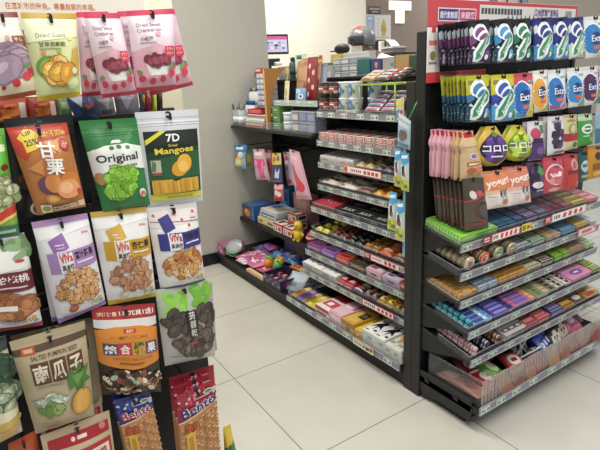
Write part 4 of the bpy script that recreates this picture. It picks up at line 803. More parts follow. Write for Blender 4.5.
tb = MB(); tb.lathe([(.028, 0), (.033, .066), (.034, .070)], '#e2e6e6', 20); tl = MB(); tl.lathe([(.035, .067), (.035, .074), (0, .075)], '#eef0ee', 20)
tp = MB(); Print(tp, lambda u, v, o: ((.0325 + o - .003 * v) * math.cos(PI + u * PI), (.0325 + o - .003 * v) * math.sin(PI + u * PI), .064 - v * .055), .1, .055, .0004, 10).go([('R', 0, 0, .55, 1, '#2f78ac'), ('E', .4, .5, .2, .4, '#2f78ac'), ('E', .62, .62, .12, .18, '#4a9a4c', 40), ('E', .3, .5, .14, .2, '#dfe8ec'), ('R', .75, .2, .95, .3, '#9ab0bc')])
kt2 = K(('tub', tb), ('printed_sleeve', tp), ('tub_lid', tl))
for i in range(3):
    x = along('x', (0, 1.58, 1.12), 345 + i * 10.5)
    for k in range(2): spawn('gum_tub', kt2, (x, 1.585 + (.05 if i > 1 else 0), T8.z + k * .0765), 0, 'white and blue gum tub, %s from the tins, %s layer' % (ORD[i], ['lower', 'upper'][k]), 'tub', 'white and blue gum tubs')
row(T8, 336, 356, lambda w: carton(w, .03, .018, '#d8ccc8', [('R', .04, .2, .5, .8, '#c85a60'), ('R', .6, .3, .9, .7, '#b08a8a')], [('R', .05, .1, .5, .9, '#cf8a8c'), ('R', .6, .3, .9, .7, '#e8e0dc')], ()), .03, .018, 'mint_box', 'low pink and white mint box before the tubs', 'sweets', None, inset=.008)
# lime wire rack with chocolate bars
xa = along('x', (0, 1.545, 1.15), 359.5); xb = along('x', (0, 1.545, 1.15), 395); LIME = M('#9ab83a', .35)
t = empty('wire_rack', (xa, 1.545, T8.z)); tag(t, 'lime green wire rack holding chocolate bars on the top shelf', 'rack'); w_ = xb - xa; hh = .135
for x in (0, w_):
    for y in (0, .17): ob('post', (lambda b: (b.tube([(x, y, 0), (x, y, hh)], .0035, LIME), b)[1])(MB()), t)
b = MB(); b.tube([(0, 0, hh), (w_, 0, hh)], .004, LIME); b.tube([(0, .17, hh), (w_, .17, hh)], .004, LIME); b.tube([(0, 0, hh), (0, .17, hh)], .004, LIME); b.tube([(w_, 0, hh), (w_, .17, hh)], .004, LIME)
for k in range(1, 8): b.tube([(w_ * k / 8, 0, hh), (w_ * k / 8, .17, hh)], .002, LIME, 6)
ob('top_deck', b, t)
b = MB(); b.tube([(0, 0, .004), (w_, 0, .004)], .003, LIME, 6); b.tube([(0, .17, .004), (w_, .17, .004)], .003, LIME, 6); ob('bottom_rail', b, t)
snk = lambda c: [('R', .08, .2, .92, .8, '#d8d4dc'), ('P', [(.1, .75), (.2, .25), (.92, .25), (.8, .75)], '#3a4a9a'), ('T', 'SNICKERS', .18, .36, .86, .64, '#e8e8f0', 0, .02), ('R', .0, .86, 1, .98, '#9a2c30')]
kk = pillow(.115, .034, .024, '#33241f', snk(0), .28, '#4a3428', 4)
for i in range(2):
    for k in range(5):
        spawn('chocolate_bar', kk, (xa + .012 + i * .112, 1.562 + k * .021, T8.z + .004 + k * .017), 0, 'blue and white nut chocolate bar, %s row up, %s side of the rack' % (ORD[k], ['wall', 'post'][i]), 'chocolate bar', 'chocolate bars inside the lime rack', rot=(.55, 0, 0))
kk2 = pillow(.1, .036, .026, '#b89868', [('R', .1, .2, .9, .8, '#d8c49a'), ('T', 'SNICKERS', .16, .34, .84, .62, '#5a4a8a', 0, .02), ('R', 0, .86, 1, .98, '#8a5a30')], .28, '#a8804a', 4)
kk3 = pillow(.1, .036, .026, '#3a2a28', [('P', [(.1, .75), (.2, .25), (.92, .25), (.8, .75)], '#d4d4dc'), ('T', 'SNICKERS', .18, .36, .84, .64, '#3a4a9a', 0, .02), ('E', .86, .5, .1, .3, '#c8343c')], .28, '#4a3430', 4)
kk4 = pillow(.06, .036, .03, '#2a201e', [('E', .3, .5, .2, .3, '#c8b89a'), ('E', .7, .4, .18, .3, '#8a6a4a'), ('R', .4, .2, .6, .8, '#d8d0c4')], .28, '#3a2c28', 4)
for i, (kq, xo, l) in enumerate([(kk2, 0, 'tan'), (kk3, .103, 'brown and blue'), (kk4, .21, 'dark nut')]):
    for k in range(3): spawn('chocolate_bar', kq, (xa + xo - .005, 1.555 + k * .028, T8.z + hh + .006 + k * .012), 0, '%s chocolate bar on top of the lime rack, %s row' % (l, ORD[k]), 'chocolate bar', 'chocolate bars on top of the lime rack', rot=(.4, 0, 0))

# toy bags clipped to the end of the gondola (face -y)
def toyq(px, Y): w = [at('y', Y, *p) for p in px]; o = (w[0] + w[1]) / 2; return [(q.x - o.x, q.z - o.z) for q in w], o
toy_art = [('R', 0, 0, 1, .24, '#4aa4d4'), ('P', [(.12, .16), (.14, .08), (.88, .05), (.86, .13)], '#dcecf2'), ('P', [(0, .24), (1, .24), (.5, .32)], '#4aa4d4'), ('R', 0, .7, 1, .98, '#d8d030'), ('E', .5, .48, .36, .18, '#e6ece8'), ('P', [(.3, .58), (.34, .36), (.6, .3), (.66, .5), (.5, .62)], '#2c3a4a'), ('E', .62, .56, .12, .07, '#c84a3c'), ('E', .36, .78, .16, .07, '#5ab04a'), ('R', .55, .82, .9, .9, '#3a8ac0')]
for i, (px, lab) in enumerate([
    ([(395, 148), (401, 149), (402, 188), (394.5, 186)], 'blue-topped yellow toy bag, upper column nearer the shelves'), ([(401, 152), (409, 153.5), (409, 192), (401.5, 190)], 'blue-topped yellow toy bag, upper column nearer the endcap'),
    ([(390, 191), (397, 193), (396.5, 232), (387.5, 229)], 'blue-topped yellow toy bag, lower column nearer the shelves'), ([(397, 200), (404.5, 202), (404.5, 242), (396, 238)], 'blue-topped yellow toy bag, lower column nearer the endcap')]):
    q, o = toyq(px, 1.265 - .006 * i)
    spawn('toy_bag', pouch(q, .008, '#c8d8d0', toy_art, seal='#3a94c8', sv=.06, seed=i), o, 0, lab, 'toy', 'toy bags clipped to the gondola end')
q, o = toyq([(398.5, 112), (411, 121), (410, 150), (397.5, 146)], 1.268)
spawn('toy_card', pouch(q, .004, '#a8c0cc', [('P', [(0, 0), (1, 0), (.9, .12), (.1, .12)], '#dde2dc'), ('R', .08, .2, .92, .34, '#cfdbe0'), ('E', .4, .62, .26, .18, '#6a6a72'), ('E', .62, .55, .16, .14, '#8a5a4a'), ('R', .1, .84, .9, .95, '#5a8aa8')], seal='#e4e6e0', sv=.1, hole=False), o, 0, 'pale blue toy card above the toy bags at the gondola end', 'toy')
b = MB(); b.tube([(0, 0, 0), (.036, .0, .058)], .0022, M('#3fae6a', .35)); c = MB(); c.tube([(.034, 0, .055), (.036, 0, .058)], .0026, M('#2f8a52', .35)); P0 = at('y', 1.262, 409, 119)
spawn('green_straw', K(('stick', b), ('end', c)), P0, 0, 'thin green stick poking up above the pale blue toy card', 'stick')
b = MB(); b.box(-.006, .006, -.001, .001, -.5, 0, M('#8ac8d8', .3, 0, .7), .001); h = MB(); h.tube([(0, 0, 0), (0, .02, .012), (0, .034, .0)], .002, STEEL)
spawn('clip_strip', K(('strip', b), ('hook', h)), at('y', 1.272, 405, 122), 0, 'hanging clip strip carrying toy bags on the gondola end', 'display strip')
q, o = toyq([(396, 101), (404, 96), (404, 118), (397, 120)], 1.45)
spawn('toy_card', pouch(q, .004, '#d8d8c8', [('R', .1, .1, .9, .4, '#d8c84a'), ('R', .1, .5, .5, .9, '#3a9ad0'), ('E', .7, .7, .2, .12, '#d04a4a')], seal='#e0d8b0', hole=False), o, 0, 'small yellow and blue toy card beside the lime rack', 'toy')

# ================================================================== toys on the wall-side bay
Zs, Zb = .315, .088
def toybox(name, x0, x1, y0, y1, z, h, c, front, top, label, side=(), rz=0, cat='toy box', group=None):
    return spawn(name, carton(x1 - x0, y1 - y0, h, c, front, top, side), (x0, y0, z), rz, label, cat, group)
toybox('toy_box', -3.165, -3.02, 1.52, 1.70, Zs, .10, '#3a5a8a', [('R', .04, .06, .96, .94, '#6a4a38'), ('E', .5, .55, .3, .3, '#c07a3c'), ('E', .4, .45, .12, .14, '#d8b090'), ('R', .05, .08, .95, .22, '#2c3a5a')], [('R', .05, .05, .95, .95, '#4a6a9a')], 'blue toy box with orange picture at the wall end of the toy shelf')
toybox('toy_box', -3.01, -2.985, 1.515, 1.70, Zs, .105, '#2a5a9a', [('R', .1, .1, .9, .9, '#3a78c0')], [], 'slim blue toy box standing beside the orange-picture box')
toybox('game_box', -2.96, -2.73, 1.53, 1.70, Zs, .045, '#c8b890', [('R', .04, .1, .96, .9, '#d8c8a0'), ('R', .1, .3, .3, .7, '#a85a34'), ('R', .6, .3, .9, .7, '#6a7a4a')], [('R', .04, .04, .96, .96, '#cdbf9a')], 'tan game box under the blue and white picture books')
for k in range(3):
    toybox('picture_book', -2.95 + k * .012, -2.74 + k * .012, 1.54, 1.70, Zs + .0455 + k * .021, .02, '#c8ccd0', [('R', .05, .2, .95, .8, ['#8a8a50', '#4a6a9a', '#b8bcc0'][k])], [('R', .04, .04, .96, .96, '#d0d4d4'), ('R', .08, .1, .5, .6, '#5a7ab0'), ('R', .55, .3, .9, .8, '#a8a070'), ('E', .3, .75, .15, .12, '#d8c878')], 'blue and white picture book, %s in the stack on the tan game box' % ['lowest', 'middle', 'uppermost'][k], cat='book', group='picture books on the toy shelf')
dom = [('R', .04, .06, .96, .94, '#d8d0c8'), ('R', .0, .0, 1, .2, '#c02c34'), ('R', .12, .35, .42, .8, '#2a2a2c'), ('R', .56, .35, .86, .8, '#b8343a'), ('R', .18, .42, .36, .7, '#e4ded8')]
for k, (x, y, z, l) in enumerate([(-2.72, 1.515, Zs, 'front one near the books'), (-2.60, 1.515, Zs, 'front one near the priced shelves'), (-2.70, 1.61, Zs + .0, 'taller stack behind, lower'), (-2.695, 1.612, Zs + .056, 'taller stack behind, upper')]):
    toybox('game_box', x, x + .11, y, y + .09, z, .055, '#b8303a', dom, [('R', .05, .05, .95, .95, '#e0d8d0'), ('R', .2, .2, .5, .8, '#2c2c30'), ('R', .55, .1, .95, .4, '#c03038')], 'small red and white tile game box, ' + l, [('R', .1, .1, .9, .9, '#d8ccc4'), ('R', .2, .3, .8, .7, '#2c2c2e')], group='tile game boxes on the toy shelf')
toybox('toy_box', -2.99, -2.86, 1.73, 1.80, Zs, .21, '#2a5a8a', [('R', .1, .08, .9, .4, '#1f3f66'), ('E', .5, .6, .3, .2, '#3a8ac0'), ('E', .5, .6, .16, .1, '#8ab0c8')], [], 'tall dark blue toy box at the back of the toy shelf')
toybox('toy_box', -2.82, -2.62, 1.74, 1.81, Zs, .20, '#9a6a6a', [('R', .06, .06, .94, .94, '#b07a78'), ('R', .2, .2, .8, .5, '#c89a90'), ('R', .2, .6, .6, .7, '#7a4a50')], [], 'tall dusty pink toy box behind the tile games')
# yellow toy figure and red ball at the shelf end
b = MB(); Y_ = M('#d8b82c', .4)
b.lathe([(0, 0), (.022, .002), (.032, .022), (.03, .045), (.018, .062), (.012, .066)], Y_, 18); b.ball((0, 0, .09), (.03, .028, .03), Y_)
for s_ in (-1, 1): b.tube([(s_ * .028, 0, .05), (s_ * .052, -.012, .036)], [.009, .006], Y_); b.tube([(s_ * .014, 0, .006), (s_ * .018, -.03, .004)], [.01, .007], Y_)
d_ = MB()
for s_ in (-1, 1): d_.ball((s_ * .011, -.0265, .096), .004, '#201a14', 8, 6)
k_ = MB(); k_.tube([(0, -.026, .085), (0, -.038, .083)], [.007, .002], '#d87a2c')
spawn('toy_figure', K(('body', b), ('eye', d_), ('beak', k_)), (-2.44, 1.53, Zs), .2, 'plain yellow plastic toy figure by the priced shelves', 'toy')
b = MB(); b.ball((0, 0, .036), .036, M('#b82c30', .3), 18, 12); c = MB(); c.lathe([(.0362, .03), (.0365, .036), (.0362, .042)], '#e0cfc0', 20)
spawn('toy_ball', K(('ball', b), ('stripe', c)), (-2.34, 1.56, Zs), 0, 'small red ball behind the yellow toy figure', 'toy')
# hook toys
def htoy(px, Y, base, art, name, label, t=.012, shape=None, extra=None, seal=None, hole=True):
    q, o = toyq(px, Y); spawn(name, pouch(q, t, base, art, seal=seal, shape=shape, hole=hole, seed=rnd.randint(1, 50)), o, 0, label, 'toy', 'hanging toys on the wall-side bay')
    spawn('peg_hook', hook(1.80 - Y + .01), (o.x, 1.80, o.z - .006), 0, ' '.join(('peg hook of the ' + label).split()[:14]), 'hook', 'peg hooks of the toy bay')
eight = lambda v: .78 + .22 * abs(math.cos(PI * v * 1.0)) * (1 if v < .5 else .9)
htoy([(234, 145), (247, 145), (246, 169), (235, 168)], 1.50, '#7aa8c8', [('R', 0, .0, 1, .3, '#2f7ab8'), ('E', .3, .42, .2, .12, '#d05a5a'), ('E', .7, .4, .2, .12, '#e8e4c8'), ('E', .5, .7, .34, .2, '#d8c84a'), ('E', .5, .7, .22, .12, '#e8e0a0'), ('R', .2, .08, .8, .18, '#d8e4ea')], 'toy_pack', 'blue blister toy pack with yellow disc beside the column', .018, eight)
htoy([(246, 148), (254, 148), (253, 166), (246, 166)], 1.58, '#8a8a6a', [('E', .5, .6, .36, .25, '#c8a83a'), ('R', .1, .05, .9, .3, '#4a6a8a')], 'toy_pack', 'dull blue and yellow toy pack behind the blue blister pack', .014, eight)
htoy([(253, 149), (264, 149), (270, 180), (256.5, 180)], 1.50, '#b49aa2', [('R', .04, .03, .96, .97, '#b8a2aa'), ('P', [(.1, .35), (.2, .3), (.9, .32), (.95, .5), (.8, .58), (.82, .92), (.5, .95), (.45, .6), (.1, .55)], '#e23c8c'), ('E', .26, .44, .14, .09, '#f0a0c4'), ('R', .2, .1, .8, .2, '#e8c8d0')], 'toy_pack', 'pink bag with a bright pink toy dryer inside', .016, None, None, '#b8808c')
htoy([(264, 150), (271, 150), (276, 182), (268, 182)], 1.56, '#a86a70', [('E', .5, .5, .3, .2, '#c83a4a'), ('R', .1, .1, .9, .25, '#d0a8a0')], 'toy_pack', 'rosy toy bag tucked behind the pink dryer bag', .012)
htoy([(272, 153), (281, 153), (283, 183), (273, 183)], 1.50, '#2c3f70', [('R', 0, .03, 1, .38, '#d8b83a'), ('E', .3, .2, .16, .09, '#c8503c'), ('E', .7, .18, .16, .09, '#3a6ab0'), ('P', [(.3, .8), (.45, .5), (.6, .65), (.85, .5), (.7, .85)], '#c8d0dc'), ('R', .1, .9, .9, .95, '#5a78b0')], 'toy_pack', 'navy toy card with yellow header', .008, None, None, '#c8a832')
htoy([(274, 184), (283.5, 184), (284, 201), (274, 201)], 1.50, '#b84a5a', [('R', .06, .05, .94, .3, '#d8b0b0'), ('E', .35, .5, .2, .15, '#e8d8d8'), ('E', .65, .6, .2, .14, '#e8d8d8'), ('R', .1, .82, .9, .92, '#8a2c3a')], 'toy_pack', 'red and white toy card below the navy one', .008)
htoy([(283, 152), (290, 152), (295, 185), (288, 186)], 1.55, '#b0a0b0', [('E', .5, .22, .3, .1, '#c83a6a'), ('E', .5, .3, .2, .06, '#d8d0d8'), ('R', .25, .38, .7, .75, '#8a8a9a'), ('R', .3, .45, .6, .5, '#3a3a44'), ('E', .5, .85, .3, .08, '#a83a6a')], 'toy_pack', 'silver and pink wand toy in a narrow bag', .012)
htoy([(289, 149), (299.5, 152), (312, 200), (297, 199)], 1.47, '#cf9cac', [('R', .05, .02, .95, .98, '#d4a4b4'), ('P', [(.15, .25), (.4, .3), (.62, .5), (.85, .72), (.7, .85), (.4, .8), (.25, .55)], '#c8485c'), ('E', .62, .72, .24, .11, '#d8404a'), ('E', .4, .45, .14, .08, '#b85a8a'), ('E', .3, .78, .1, .06, '#5a6ab0'), ('R', .12, .92, .9, .95, '#b88aa0'), ('R', .1, .12, .7, .18, '#dcb8c4')], 'toy_pack', 'large pale pink toy bag with a red toy inside, nearest the priced shelves', .018, None, None, '#c08c9c')
# base deck toys
toybox('toy_box', -3.17, -3.08, 1.305, 1.47, Zb, .075, '#b84a80', [('R', .06, .1, .94, .9, '#c05a90'), ('R', .2, .3, .5, .6, '#e0a0c0'), ('E', .7, .6, .15, .2, '#d8c8d8')], [('R', .06, .06, .94, .94, '#b05a8a')], 'magenta toy box at the wall end of the base deck')
m_ = MB(); m_.ball((0, 0, .014), (.07, .045, .014), M('#aab2b6', .2, .2), 20, 10); fr = MB(); fr.tube([(.073 * math.cos(a), .048 * math.sin(a), .014) for a in [k * PI / 14 for k in range(29)]], .006, '#8a9498', 8); hd = MB(); hd.tube([(-.07, 0, .014), (-.13, -.01, .012)], [.009, .007], '#4a9a5a')
spawn('toy_mirror', K(('glass', m_), ('rim', fr), ('handle', hd)), (-2.99, 1.36, Zb + .075), .35, 'oval silver toy mirror with green handle beside the magenta box', 'toy', None, (.95, -.15, 0))
def bag(x, y, w, d, h, c, art, label, rz=0, rot=(0, 0, 0), z=0.0, name='toy_bag'): spawn(name, pillow(w, d, h, c, art, .25, shade(c, 1.15), int(abs(x * 100))), (x, y, Zb + z), rz, label, 'toy', 'bagged toys on the base deck', rot=rot)
bag(-3.02, 1.50, .3, .14, .06, '#5a4a80', [('S', .5, .5, .42, .4, 24, .024, ['#8a70a8', '#6a5a90', '#4a3c6a', '#a898c0', '#5a6ab0'], {'asp': 1.8, 'edge': None})], 'purple bagged toy behind the toy mirror', .1)
bag(-2.80, 1.50, .28, .09, .07, '#2f66a0', [('S', .5, .5, .42, .4, 20, .022, ['#5a94c8', '#3a7ab8', '#244a80', '#86b0d8'], {'asp': 1.9, 'edge': None})], 'blue bagged toy lying near the back of the base deck', .15)
bag(-2.98, 1.33, .3, .2, .045, '#c06a90', [('S', .5, .5, .42, .4, 40, .022, ['#d84a6a', '#e8b0c8', '#8a5aa0', '#d88ab0', '#b83a6a', '#e4d4dc'], {'asp': 1.8, 'edge': None}), ('P', [(.1, .1), (.4, .15), (.2, .3)], '#ecdce4'), ('P', [(.6, .7), (.9, .8), (.7, .86)], '#ecdce4')], 'pink bagged toy set beside the silver mirror')
bag(-2.675, 1.34, .165, .15, .03, '#b85070', [('S', .5, .5, .4, .4, 26, .02, ['#d88aa4', '#8a2c4a', '#c8647c', '#e0b8c0'], {'asp': 1.7, 'edge': None})], 'rose bagged toy set next to the toy balls', .1)
for k, (x, y, c, l) in enumerate([(-2.66, 1.44, '#5f9a34', 'green'), (-2.61, 1.40, '#d8802c', 'orange'), (-2.57, 1.45, '#c8b42c', 'yellow'), (-2.53, 1.42, '#4a9a4a', 'leaf green'), (-2.60, 1.48, '#d89a34', 'amber')]):
    b = MB(); b.ball((0, 0, .03), .03, M(c, .25), 16, 10); s_ = MB(); s_.tube([(0, 0, .058), (.004, 0, .068)], .004, '#4a6a2c')
    spawn('toy_fruit', K(('fruit', b), ('stalk', s_)), (x, y, Zb + .03), 0, l + ' round toy fruit among the base deck toys', 'toy', 'toy fruit')
for k, (x, y, w, d, c, cs, l, rz) in enumerate([(-3.08, 1.31, .11, .06, '#3a9a5a', ['#5ac47a', '#d8e0a0'], 'green bagged whistle set below the toy mirror', .1), (-2.90, 1.31, .12, .05, '#c8b4c4', ['#d84a8a', '#e8d4e0'], 'clear bagged bead set at the base deck edge', .05), (-2.68, 1.53, .16, .07, '#3a4a9a', ['#6a8ad8', '#d8c84a'], 'blue and yellow bagged blocks behind the toy fruit', .2), (-2.93, 1.53, .13, .08, '#9a4a8a', ['#c87ab8', '#5a4a9a'], 'magenta bagged craft set behind the pink set', -.1), (-2.56, 1.52, .12, .06, '#c8782c', ['#e8b05a', '#8a3a2c'], 'orange bagged car by the navy case', .1)]):
    bag(x, y, w, d, .04, c, [('S', .5, .5, .4, .38, 16, .012, cs, {'asp': 1.6, 'edge': None})], l, rz, z=.045 if k in (2, 3) else .0)
toybox('toy_box', -2.72, -2.50, 1.295, 1.325, Zb, .018, '#c8a070', [('R', .02, .1, .98, .9, '#d0a878')], [('R', .04, .05, .96, .95, '#d8b48a')], 'flat peach card lying at the base deck edge')
t = empty('open_toy_box', (-2.50, 1.30, Zb)); tag(t, 'dark purple open-topped toy box with sweets inside, on the base deck', 'toy box')
pc = M('#2c2448', .4)
for nm, a in (('front_panel', (0, .2, 0, .004, 0, .06)), ('back_panel', (0, .2, .146, .15, 0, .07)), ('side_panel', (0, .004, .004, .146, 0, .06)), ('side_panel', (.196, .2, .004, .146, 0, .06)), ('bottom_panel', (.004, .196, .004, .146, 0, .004))):
    b = MB(); b.box(*a, pc)
    if nm == 'front_panel':
        q = Print(b, lambda u, v, o: (u * .2, -o, .06 - v * .06), .2, .06, .0003)
        for k in range(6): q.E(.1 + k * .16, .35 + .3 * (k % 2), .05, .14, ['#8a90c8', '#c8485a', '#5a8ac0'][k % 3])
    if a[0] == .196: 
        q = Print(b, lambda u, v, o: (.2 + o, u * .15, .06 - v * .06), .15, .06, .0003); q.R(.1, .15, .9, .85, '#4a2c40'); q.E(.5, .5, .25, .3, '#b04a5a')
    ob(nm, b, t)
for k in range(6): bag(-2.49 + .055 * (k % 3), 1.315 + .06 * (k // 3), .05, .05, .04, ['#3a2a50', '#6a2c3c', '#2c2c34'][k % 3], [('E', .5, .5, .3, .3, ['#8a3a4a', '#c87a50', '#5a5a90'][k % 3])], 'small dark sweet packet in the open purple box, %s' % ORD[k], z=.005, name='sweet_packet')
toybox('toy_case', -2.74, -2.42, 1.60, 1.80, Zb, .16, '#1f2c58', [('R', .05, .08, .95, .92, '#263668'), ('E', .4, .5, .22, .3, '#4a3a6a'), ('E', .6, .45, .16, .24, '#6a5040'), ('R', .1, .1, .9, .2, '#3a4a80')], [('R', .05, .05, .95, .95, '#2a3a6a')], 'dark navy toy case at the back of the base deck')
b = MB(); b.box(0, .13, 0, .002, 0, .12, M('#7a8a9a', .3)); Print(b, lambda u, v, o: (u * .13, -o, .12 - v * .12), .13, .12, .0003).go([('R', .1, .1, .9, .5, '#a8b8c8'), ('R', .1, .6, .6, .8, '#4a5a70')]); f = MB(); f.box(.0, .13, -.001, .003, .108, .121, '#9aa6b2')
spawn('toy_card', K(('card', b), ('header', f)), (-2.32, 1.33, Zb + .01), 0, 'grey-blue card leaning beside the bottom tray', 'toy card', None, (-.9, 0, .3))

# ================================================================== stationery on the upper shelf
ZT, ZU = .966, 1.128
poly = [(1.505, ZT), (1.522, ZT), (1.528, 1.04), (1.540, 1.12), (1.562, 1.20), (1.60, 1.27), (1.65, 1.318), (1.505, 1.318)]
wp = MB(); wp.prism([(y - 1.505, z - ZT) for y, z in poly], 0, .016, M('#b9803f', .5, 0, 1, .1, 30, 0, .25, 14), 'x'); we = MB(); we.box(-.002, .018, -.003, .0, 0, .352, M('#c8935a', .45), .001)
spawn('wooden_side_panel', K(('panel', wp), ('front_edging', we)), (-2.70, 1.505, ZT), 0, 'curved light wooden panel dividing the stationery shelf', 'panel')
ac = MB(); ac.prism([(0, 0), (.32, 0), (.32, .36), (.22, .36), (0, .06)], 0, .003, ACRYL, 'x'); ed = MB(); ed.tube([(0.0015, 0, .06), (.0015, .22, .36), (.0015, .32, .36)], .0022, M('#aab0b2', .2, 0, .5)); spawn('acrylic_side_sheet', K(('sheet', ac), ('edge', ed)), (-3.17, 1.502, ZT), 0, 'sloping clear acrylic side sheet of the stationery display by the column', 'display sheet')
fl = MB(); fl.box(0, .97, 0, .003, 0, .045, ACRYL); fe = MB(); fe.box(0, .97, -.0005, .0035, .042, .046, ACRYL2)
spawn('acrylic_guard', K(('front_panel', fl), ('top_edge', fe)), (-3.17, 1.498, ZT - .004), 0, 'clear acrylic lip along the stationery shelf', 'guard')
def cup(x, y, l, cols, h=.1, r=.032):
    t = empty('pen_cup', (x, y, ZT)); tag(t, l, 'cup'); b = MB(); b.lathe([(r, 0), (r, h), (r - .003, h), (r - .003, .004)], M('#c9d2d4', .12, 0, .45), 16); ob('cup', b, t); b = MB(); b.lathe([(r + .001, .02), (r + .001, .06)], '#dfe6e4', 16); ob('label_band', b, t)
    for k, c in enumerate(cols):
        a = k * 2.1; px, py = .4 * r * math.cos(a), .4 * r * math.sin(a)
        p = MB(); p.tube([(0, 0, 0), (px, py, .10)], .0042, c, 8); q = MB(); q.tube([(px, py, .10), (px * 1.25, py * 1.25, .135)], .0052, shade(c, .6), 8)
        spawn('pen', K(('barrel', p), ('pen_cap', q)), (x + px * .8, y + py * .8, ZT + .006), 0, '%s pen in the %s' % (ORD[k], l), 'pen')
cup(-3.155, 1.537, 'clear pen cup nearest the column', ['#4a6a7a', '#c8ccd0', '#5a8a7a', '#d8dcdc'])
cup(-3.08, 1.537, 'clear pen cup beside the white bottles', ['#d8d4d0', '#6a6a72', '#dfe3e3'])
def bottle_(x, y, z, c, cap, l, h=.11, r=.018):
    b = MB(); b.lathe([(r * .9, 0), (r, .004), (r, h * .7), (r * .55, h * .82), (r * .5, h * .85)], M(c, .3), 16); k = MB(); k.lathe([(r * .62, h * .83), (r * .62, h * .97), (r * .5, h), (0, h)], M(cap, .35), 16); s_ = MB(); s_.lathe([(r * 1.02, h * .2), (r * 1.02, h * .5)], shade(c, .82), 16)
    spawn('bottle', K(('body', b), ('bottle_cap', k), ('label_band', s_)), (x, y, z), 0, l, 'bottle', 'small bottles on the stationery shelf')
for i in range(3): bottle_(-3.10 + .042 * i, 1.592, ZT, '#e6e8e6', '#2f58a8', 'white glue bottle with blue cap, %s along the row' % ORD[i], .16, .02)
for i in range(3): bottle_(-3.13 + .042 * i, 1.645, ZT + .101, '#e0e4e6', ['#3a62b0', '#c8b83a', '#3a62b0'][i], 'white bottle on the upper step, %s along the row' % ORD[i], .14, .02)
st = MB(); st.box(0, .13, 0, .05, 0, .1, ACRYL2, .002); sf = MB(); sf.box(-.002, .132, -.002, .0, .094, .1, '#b8c0c4'); spawn('acrylic_step', K(('step', st), ('step_edge', sf)), (-3.165, 1.62, ZT), 0, 'clear acrylic step under the upper white bottles', 'display stand')
toybox('red_pack', -3.165, -3.075, 1.70, 1.73, 1.27, .06, '#c03038', [('R', .1, .1, .9, .35, '#e0d8d8'), ('R', .2, .5, .8, .8, '#8a2028')], [], 'red stationery pack at the top of the acrylic display', cat='stationery')
bk = MB(); bk.box(0, .125, 0, .09, 0, .303, ACRYL, .002); bs = MB(); bs.box(0, .125, -.002, 0, .298, .304, ACRYL2); spawn('acrylic_stand', K(('block', bk), ('step_edge', bs)), (-3.185, 1.68, ZT), 0, 'tall clear acrylic stand holding the red pack', 'display stand')
for k in range(6):
    d = MB(); d.box(0, .10, 0, .10, 0, .033, M('#b4b8be', .2, 0, .7), .003); f = MB(); f.box(.01, .09, -.002, 0, .006, .026, '#d4d6da'); kn = MB(); kn.box(.045, .055, -.006, -.002, .012, .02, '#8a8f96')
    spawn('storage_box', K(('tray', d), ('front_plate', f), ('pull', kn)), (-3.03, 1.635, 1.09 + k * .0345), 0, 'grey plastic stationery box, %s from the bottom of its stack' % ORD[k], 'box', 'grey boxes by the wooden panel')
for k in range(4):
    d = MB(); d.box(0, .24, 0, .10, 0, .02, M(['#d4cfc8', '#e2dfd8', '#a8a4a4', '#dcd6d0'][k], .5), .002); f = MB(); f.box(.002, .242, -.001, .002, .004, .016, ['#b8443c', '#8a8a90', '#e8e6e0', '#a86a6a'][k])
    spawn('notebook', K(('pages', d), ('spine', f)), (-3.0 + .012 * k, 1.513, ZT + k * .0205), 0, '%s notebook up the stack at the foot of the wooden panel' % ORD[k], 'notebook', 'stacked notebooks')
t = MB(); t.box(0, .19, 0, .1, 0, .004, M('#c02c34', .35)); t.box(0, .19, 0, .003, 0, .03, M('#c8323a', .35)); t.box(0, .003, 0, .1, 0, .03, M('#c02c34', .35)); t.box(.187, .19, 0, .1, 0, .03, M('#c02c34', .35)); tl = MB(); tl.box(.03, .16, -.001, 0, .006, .024, '#d85a5a')
spawn('tray', K(('tray', t), ('label_plate', tl)), (-2.955, 1.515, ZT + .084), 0, 'red plastic tray on top of the notebooks', 'tray')
rs = MB(); rs.box(0, .26, 0, .12, .113, .122, M('#6c7074', .3)); rs.box(0, .006, 0, .12, 0, .113, M('#6c7074', .3)); rs.box(.254, .26, 0, .12, 0, .113, M('#6c7074', .3)); re_ = MB(); re_.box(0, .26, -.002, 0, .112, .123, '#8a8e92'); spawn('display_riser', K(('riser', rs), ('front_edging', re_)), (-3.035, 1.63, ZT), 0, 'grey riser under the stack of grey stationery boxes', 'display stand')
# beyond the wooden panel
gb = lambda: carton(.085, .085, .044, '#4f7a3e', [('R', .05, .1, .95, .9, '#5a8a46'), ('R', .15, .3, .85, .6, '#2f5a2c'), ('R', .2, .36, .7, .5, '#c8d8b8')], [('R', .1, .1, .9, .9, '#5f9048')])
for k in range(3): spawn('staple_box', gb(), (-2.665, 1.53, ZT + k * .0445), 0, 'green stationery box, %s in the stack by the wooden panel' % ['bottom', 'middle', 'top'][k], 'box', 'green stationery boxes')
for i in range(2):
    for k in range(2):
        b = MB(); b.lathe([(.042, 0), (.044, .002), (.044, .04)], M('#c8ccd8', .2, 0, .85), 20); l_ = MB(); l_.lathe([(.046, .038), (.046, .05), (.0, .051)], M('#e2e4e2', .35), 20)
        spawn('clay_tub', K(('tub', b), ('lid', l_)), (-2.52 + i * .03, 1.57 + i * .1, ZT + k * .052), 0, 'white lidded tub, %s, %s pair' % (['lower', 'upper'][k], ['front', 'back'][i]), 'tub', 'white lidded tubs')
